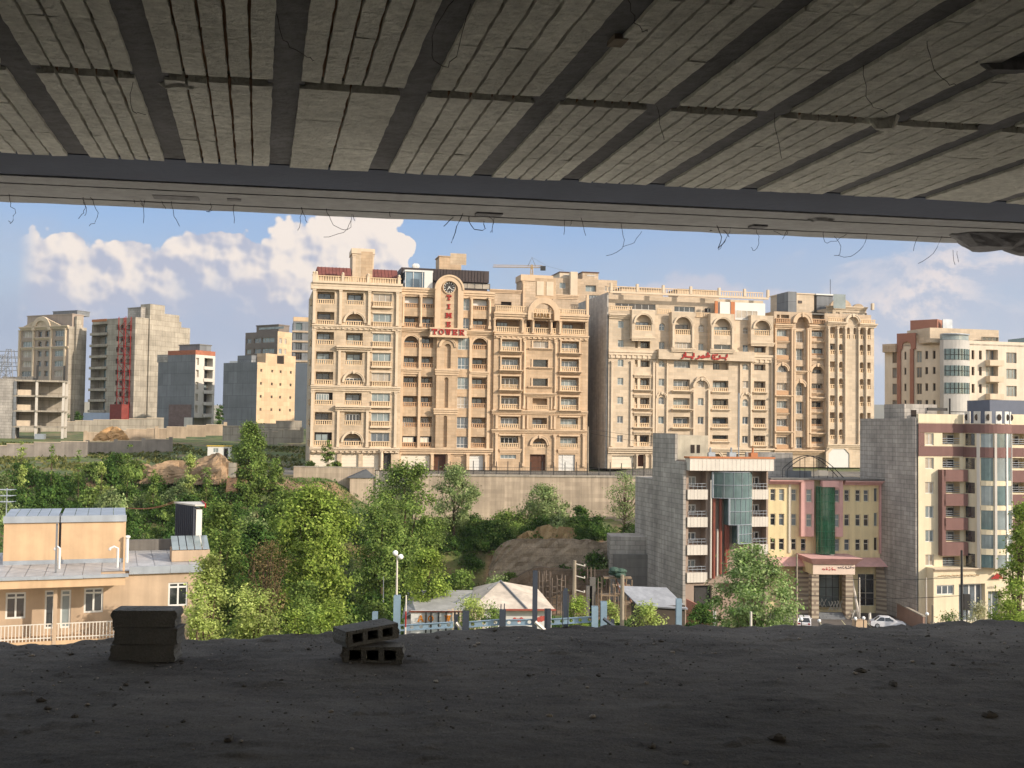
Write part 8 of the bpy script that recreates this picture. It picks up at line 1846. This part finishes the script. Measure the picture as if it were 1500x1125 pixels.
# stone chips and rubble one can pick out, and the fine gravel
M_chip = mat('pale_stone_chip', (168, 158, 146), .9, .2, 20); M_chipd = mat('dark_clod', (98, 92, 85), .95, .25, 20)
def chipmesh(seed, sq=(1, .7, .45)):
    r2 = random.Random(seed); f = MB(); f.sphere((0, 0, 0), 1, 8, sq=sq); f.v = [(x*(1+r2.uniform(-.22, .22)), y*(1+r2.uniform(-.22, .22)), z*(1+r2.uniform(-.25, .25))) for x, y, z in f.v]; return f
chips = [(805, 1047, .022, 0, 'flat pale chip in the lower middle of the floor, left of its twin'), (868, 1048, .026, 0, 'longer flat pale chip right of its twin in the lower middle'), (985, 958, .02, 0, 'pale chip near the middle of the floor edge'), (1336, 969, .02, 0, 'pale chip at the right, near the floor edge'), (1334, 1006, .014, 0, 'small pale chip at the right below the first one'), (1450, 1053, .05, 1, 'dark lump of concrete near the lower right corner'), (1308, 1006, .045, 1, 'rounded dark clod right of the middle'), (1260, 985, .04, 1, 'low dark clod between the middle and the right chips'), (1005, 1117, .025, 0, 'pale chip at the bottom of the picture, right of centre'), (353, 1091, .016, 0, 'pale chip at the lower left'), (142, 1075, .014, 0, 'pale fragment at the far lower left'), (335, 1088, .04, 1, 'dark clod at the lower left beside a pale chip'), (1140, 1082, .05, 1, 'brown clod cluster at the bottom right of centre'), (955, 1092, .035, 1, 'dark clod near the bottom centre'), (550, 988, .012, 0, 'tiny pale chip right in front of the hollow block pair'), (485, 1043, .018, 0, 'pale chip on the floor left of centre'), (515, 1100, .016, 0, 'pale chip near the bottom, left of centre'), (60, 1030, .03, 1, 'dark clod at the left edge of the floor'), (110, 1052, .028, 1, 'dark clod below the left block pile'), (215, 1000, .02, 1, 'small dark clod just in front of the left block pile')]
for k, (px, py, s, d, lab) in enumerate(chips):
    p = onz(px, py, ZF); z = floorz(p[0], p[1]); o = chipmesh(k).build('stone_chip' if not d else 'concrete_clod', M_chipd if d else M_chip); o.location = (p[0], p[1], z+s*.2); o.scale = (s, s, s); o.rotation_euler = (0, 0, k*1.3); tag(o, lab, 'stone chip' if not d else 'clod')
g = MB(); r2 = random.Random(8); base_v = chipmesh(77); 
for k in range(2200):
    x, t_ = r2.uniform(-4.8, 5.6), abs(r2.gauss(0, 1.8))+.05
    i = int(np.argmin(np.abs(ex-x))); y = ed[i]-t_; 
    if t_ > 5: continue
    j = int(np.argmin(np.abs(ta-t_))); s = r2.uniform(.003, .010)*(2.4 if r2.random() < .06 else 1); z = float(Zf[i, j]); a = r2.uniform(0, 6.28); off = len(g.v); mi = 0 if r2.random() < .3 else 1
    g.v += [(x+s*(vx*cos(a)-vy*sin(a)), y+s*(vx*sin(a)+vy*cos(a)), z+s*.25+s*vz) for vx, vy, vz in base_v.v]; g.f += [[q+off for q in fc] for fc in base_v.f]; g.m += [mi]*len(base_v.f)
o = g.build('rubble', [M_chip, M_chipd]); tag(o, 'fine gravel and crumbs scattered over the dark floor', 'gravel', kind='stuff')
# ================================================================== light, sky, camera
SUN_AZ, SUN_EL = 62, 24          # the sun stands behind the viewer's right shoulder
sd = np.array((sin(radians(SUN_AZ)), -cos(radians(SUN_AZ)), tan(radians(SUN_EL)))); sd /= np.linalg.norm(sd)
s = bpy.data.lights.new('sun', 'SUN'); s.energy = 3.5; s.angle = radians(.6); s.color = (1.0, .88, .74); so = bpy.data.objects.new('sun', s); COL.objects.link(so)
import mathutils
so.rotation_euler = mathutils.Vector((-sd[0], -sd[1], -sd[2])).to_track_quat('-Z', 'Y').to_euler()
w = bpy.data.worlds.new('World'); scene.world = w; w.use_nodes = True; nt = w.node_tree; N = nt.nodes; L = nt.links; bg = N['Background']
sky = N.new('ShaderNodeTexSky'); sky.sky_type = 'NISHITA'; sky.sun_disc = False; sky.sun_elevation = radians(SUN_EL); sky.sun_rotation = radians(180-SUN_AZ); sky.air_density = 1.2; sky.dust_density = 1.6; sky.ozone_density = 1.6
SKY = .15; EXPO = .62; AMB_BOOST = 1.55
bg.inputs[1].default_value = SKY
tc = N.new('ShaderNodeTexCoord'); sx = N.new('ShaderNodeSeparateXYZ'); L.new(tc.outputs['Generated'], sx.inputs[0])
def M_(op, a, b=None, c=None, cl=False):
    n = N.new('ShaderNodeMath'); n.operation = op; n.use_clamp = cl
    for i, v in enumerate((a, b, c)):
        if v is None: continue
        if hasattr(v, 'links'): L.new(v, n.inputs[i])
        else: n.inputs[i].default_value = v
    return n.outputs[0]
az = M_('ARCTAN2', sx.outputs[0], sx.outputs[1]); el = M_('ARCSINE', sx.outputs[2])
uv = N.new('ShaderNodeCombineXYZ'); L.new(az, uv.inputs[0]); L.new(el, uv.inputs[1])
def mp(vec, sc, off=(0, 0, 0)):
    m = N.new('ShaderNodeMapping'); m.inputs['Scale'].default_value = sc; m.inputs['Location'].default_value = off; L.new(vec, m.inputs[0]); return m.outputs[0]
def noi(vec, sc, det=6, ro=.55, dist=0.):
    n = N.new('ShaderNodeTexNoise'); n.inputs['Scale'].default_value = sc; n.inputs['Detail'].default_value = det; n.inputs['Roughness'].default_value = ro; n.inputs['Distortion'].default_value = dist; L.new(vec, n.inputs['Vector']); return n.outputs['Fac']
def vor(vec, sc, sm=.35):
    n = N.new('ShaderNodeTexVoronoi'); n.feature = 'F1'; n.inputs['Scale'].default_value = sc; L.new(vec, n.inputs['Vector']); return n.outputs['Distance']
def smooth(v, a, b):
    m = N.new('ShaderNodeMapRange'); m.interpolation_type = 'SMOOTHSTEP'; m.inputs[1].default_value = a; m.inputs[2].default_value = b; L.new(v, m.inputs[0]); return m.outputs[0]
def cmix(f, a, b):
    q = N.new('ShaderNodeMix'); q.data_type = 'RGBA'
    if hasattr(f, 'links'): L.new(f, q.inputs[0])
    else: q.inputs[0].default_value = f
    for i, v in ((6, a), (7, b)):
        if hasattr(v, 'links'): L.new(v, q.inputs[i])
        else: q.inputs[i].default_value = (*v, 1)
    return q.outputs[2]
def curve(v, pts, lo, hi):
    """piecewise profile over azimuth, returned in radians of elevation"""
    c_ = N.new('ShaderNodeFloatCurve'); cm = c_.mapping; cv = cm.curves[0]
    f = smooth_lin(v, lo, hi); L.new(f, c_.inputs[1])
    P_ = [((a-lo)/(hi-lo), e) for a, e in pts]
    cv.points[0].location = P_[0]; cv.points[-1].location = P_[-1]
    for p in P_[1:-1]: cv.points.new(*p)
    cm.update(); return c_.outputs[0]
def smooth_lin(v, a, b):
    m = N.new('ShaderNodeMapRange'); m.inputs[1].default_value = a; m.inputs[2].default_value = b; L.new(v, m.inputs[0]); return m.outputs[0]
K = 1/SKY*2**-EXPO                        # display-referred sky colours are divided by the background strength
def disp(c): return tuple(v*K for v in lin(c))
azp = lambda px: atan2(ray(px, 450)[0], ray(px, 450)[1])
elp = lambda px, py: math.asin(ray(px, py)[2]/np.linalg.norm(ray(px, py)))
# billow field shared by the clouds: rounded cells at three sizes
b1, b2, b3 = vor(mp(uv.outputs[0], (1, 1.15, 1)), 26), vor(mp(uv.outputs[0], (1, 1.1, 1), (3, 1, 0)), 62), vor(mp(uv.outputs[0], (1, 1, 1), (5, 2, 0)), 140)
n1 = noi(uv.outputs[0], 16, 8, .6)
bil = M_('ADD', M_('ADD', M_('MULTIPLY', b1, .030), M_('MULTIPLY', b2, .016)), M_('MULTIPLY', b3, .008))
bilsun = M_('ADD', M_('ADD', M_('MULTIPLY', vor(mp(uv.outputs[0], (1, 1.15, 1), (-.010*1, -.012*1.15, 0)), 26), .030), M_('MULTIPLY', vor(mp(uv.outputs[0], (1, 1.1, 1), (3-.006, 1-.007, 0)), 62), .016)), M_('MULTIPLY', vor(mp(uv.outputs[0], (1, 1, 1), (5-.003, 2-.003, 0)), 140), .008))
lit = M_('SUBTRACT', bilsun, bil)     # slope of the billows toward the sun
azn = M_('ADD', az, M_('ADD', M_('MULTIPLY_ADD', noi(uv.outputs[0], 22, 6, .6), .05, -.025), M_('MULTIPLY', b2, .016)))
top = curve(azn, [(azp(x), elp(x, y)+.021) for x, y in ((-300, 460), (0, 430), (30, 366), (44, 330), (75, 324), (110, 326), (130, 342), (165, 344), (200, 340), (230, 342), (262, 330), (300, 322), (335, 318), (365, 330), (405, 330), (430, 310), (480, 296), (540, 298), (575, 304), (600, 318), (616, 350), (626, 395), (645, 470), (680, 520))], azp(-300), azp(680))
hgt = M_('SUBTRACT', M_('SUBTRACT', top, bil), M_('ADD', el, M_('MULTIPLY_ADD', n1, .02, -.01)))
inside = M_('MULTIPLY', smooth(az, azp(20), azp(60)), smooth(az, azp(680), azp(640)))
mask = M_('MULTIPLY', smooth(hgt, 0, .0045), inside)
hge = M_('SUBTRACT', hgt, M_('MULTIPLY', smooth(az, azp(330), azp(500)), .035))
fade = smooth(hge, .10, .032)         # the base dissolves into the grey-blue haze
shade = smooth(M_('ADD', M_('ADD', M_('MULTIPLY', lit, 62), M_('MULTIPLY', hge, -15)), M_('MULTIPLY', smooth(az, azp(150), azp(560)), .15)), -1.0, .32)
ccol = cmix(shade, disp((178, 184, 206)), disp((252, 238, 226)))
skyc = cmix(1.0, sky.outputs[0], sky.outputs[0])
# clear blue behind, paling to the horizon through real sky colours
base_ = cmix(smooth(el, .30, .02), disp((88, 148, 220)), disp((168, 188, 214)))
clear = cmix(.85, sky.outputs[0], base_)
# soft grey veil across the lower left and a milky right half
veil = M_('MULTIPLY', smooth(M_('ADD', noi(mp(uv.outputs[0], (1, 2.2, 1)), 5, 7, .6), M_('MULTIPLY', smooth(el, .16, .05), .25)), .40, .72), smooth(el, .215, .12))
clear = cmix(M_('MULTIPLY', veil, .62), clear, disp((176, 186, 206)))
left = M_('MULTIPLY', smooth(el, .135, .07), smooth(az, azp(760), azp(520)))
clear = cmix(M_('MULTIPLY', left, .8), clear, disp((146, 164, 196)))
rv = M_('MULTIPLY', M_('MULTIPLY', smooth(az, azp(640), azp(1150)), smooth(el, .24, .09)), smooth(noi(mp(uv.outputs[0], (1, 2.0, 1), (2.3, .7, 0)), 4.5, 7, .6), .22, .66)); clear = cmix(M_('MULTIPLY', rv, .8), clear, disp((172, 186, 210)))
low = M_('MULTIPLY', smooth(hgt, -.02, .06), inside); clear = cmix(M_('MULTIPLY', low, .8), clear, disp((166, 180, 208)))
sky1 = cmix(M_('MULTIPLY', mask, fade), clear, ccol)
# thin lit patch low in the left bank
p1 = smooth(noi(mp(uv.outputs[0], (1, 2.4, 1), (.3, .2, 0)), 11, 8, .62), .52, .68); w1 = M_('MULTIPLY', M_('MULTIPLY', smooth(el, .085, .105), smooth(el, .14, .118)), M_('MULTIPLY', smooth(az, azp(40), azp(260)), smooth(az, azp(500), azp(440))))
sky1 = cmix(M_('MULTIPLY', M_('MULTIPLY', p1, w1), .75), sky1, disp((206, 202, 212)))
# broken bright cumulus on the right
q1 = M_('ADD', noi(mp(uv.outputs[0], (1, 1.5, 1), (1.7, .4, 0)), 8.5, 9, .6, .3), M_('MULTIPLY', smooth(az, azp(1000), azp(1380)), .07)); qm = M_('MULTIPLY', smooth(q1, .48, .64), M_('MULTIPLY', smooth(az, azp(880), azp(1060)), M_('MULTIPLY', smooth(el, .035, .09), smooth(el, .36, .20))))
qd = M_('SUBTRACT', noi(mp(uv.outputs[0], (1, 1.5, 1), (1.7-.006, .4-.012, 0)), 8.5, 9, .6, .3), noi(mp(uv.outputs[0], (1, 1.5, 1), (1.7, .4, 0)), 8.5, 9, .6, .3))
sky1 = cmix(M_('MULTIPLY', qm, .85), sky1, cmix(smooth(M_('MULTIPLY', qd, 12), -.5, .7), disp((178, 188, 210)), disp((240, 226, 222))))
# second small cumulus line over the cream tower
q2 = smooth(M_('SUBTRACT', M_('SUBTRACT', curve(az, [(azp(860), elp(860, 430)), (azp(940), elp(940, 388)), (azp(1000), elp(1000, 372)), (azp(1080), elp(1080, 392)), (azp(1150), elp(1150, 394)), (azp(1210), elp(1210, 430))], azp(860), azp(1210)), M_('MULTIPLY', bil, .6)), el), -.004, .006)
q2 = M_('MULTIPLY', q2, M_('MULTIPLY', M_('MULTIPLY', smooth(az, azp(860), azp(900)), smooth(az, azp(1210), azp(1180))), smooth(el, .10, .125)))
sky1 = cmix(M_('MULTIPLY', q2, .55), sky1, disp((214, 206, 214)))
# the detailed cloud field is only evaluated where clouds can be; elsewhere the brightened unseen sky (Mix Shader skips the unused side)
bg2 = N.new('ShaderNodeBackground'); bg2.inputs[1].default_value = SKY; L.new(sky1, bg2.inputs[0])
amb = N.new('ShaderNodeMix'); amb.data_type = 'RGBA'; amb.blend_type = 'MULTIPLY'; amb.inputs[0].default_value = 1     # unseen sky brightened beyond the strip in view to lift the ambient light
L.new(cmix(.7, sky.outputs[0], disp((204, 204, 206))), amb.inputs[6]); amb.inputs[7].default_value = (AMB_BOOST, AMB_BOOST, AMB_BOOST, 1); L.new(amb.outputs[2], bg.inputs[0])
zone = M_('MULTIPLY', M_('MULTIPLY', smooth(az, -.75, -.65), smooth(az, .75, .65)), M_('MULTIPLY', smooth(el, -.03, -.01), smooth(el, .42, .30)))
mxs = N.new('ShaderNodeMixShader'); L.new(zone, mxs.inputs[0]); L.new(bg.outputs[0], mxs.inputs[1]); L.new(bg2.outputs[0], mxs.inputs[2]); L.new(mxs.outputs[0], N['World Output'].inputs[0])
f = MB(); f.box(-4600, 4600, -120, 7200, -40, 420); o = f.build('haze', None); o.data.materials.clear()
hm = bpy.data.materials.new('thin_haze'); hm.use_nodes = True; hn = hm.node_tree; hn.nodes.remove(hn.nodes['Principled BSDF']); pv = hn.nodes.new('ShaderNodeVolumePrincipled'); pv.inputs['Color'].default_value = (.88, .92, .98, 1); pv.inputs['Density'].default_value = .00008; pv.inputs['Anisotropy'].default_value = .2; hn.links.new(pv.outputs[0], hn.nodes['Material Output'].inputs['Volume'])
o.data.materials.append(hm); tag(o, 'thin pale haze in the air over the town', 'haze', kind='stuff')
cam = bpy.data.cameras.new('camera'); co = bpy.data.objects.new('camera', cam); COL.objects.link(co); scene.camera = co
cam.sensor_width = 36; cam.lens = FPX/1500*36; cam.clip_end = 20000; cam.clip_start = .05
co.matrix_world = mathutils.Matrix(((CR[0], CU[0], -CF[0], 0), (CR[1], CU[1], -CF[1], 0), (CR[2], CU[2], -CF[2], 0), (0, 0, 0, 1)))
vs_ = scene.view_settings; vs_.view_transform = 'Standard'; vs_.look = 'None'; vs_.exposure = EXPO; vs_.gamma = 1; vs_.use_curve_mapping = False
scene.cycles.max_bounces = 8; scene.cycles.diffuse_bounces = 5; scene.cycles.transparent_max_bounces = 8; scene.cycles.caustics_reflective = False; scene.cycles.caustics_refractive = False
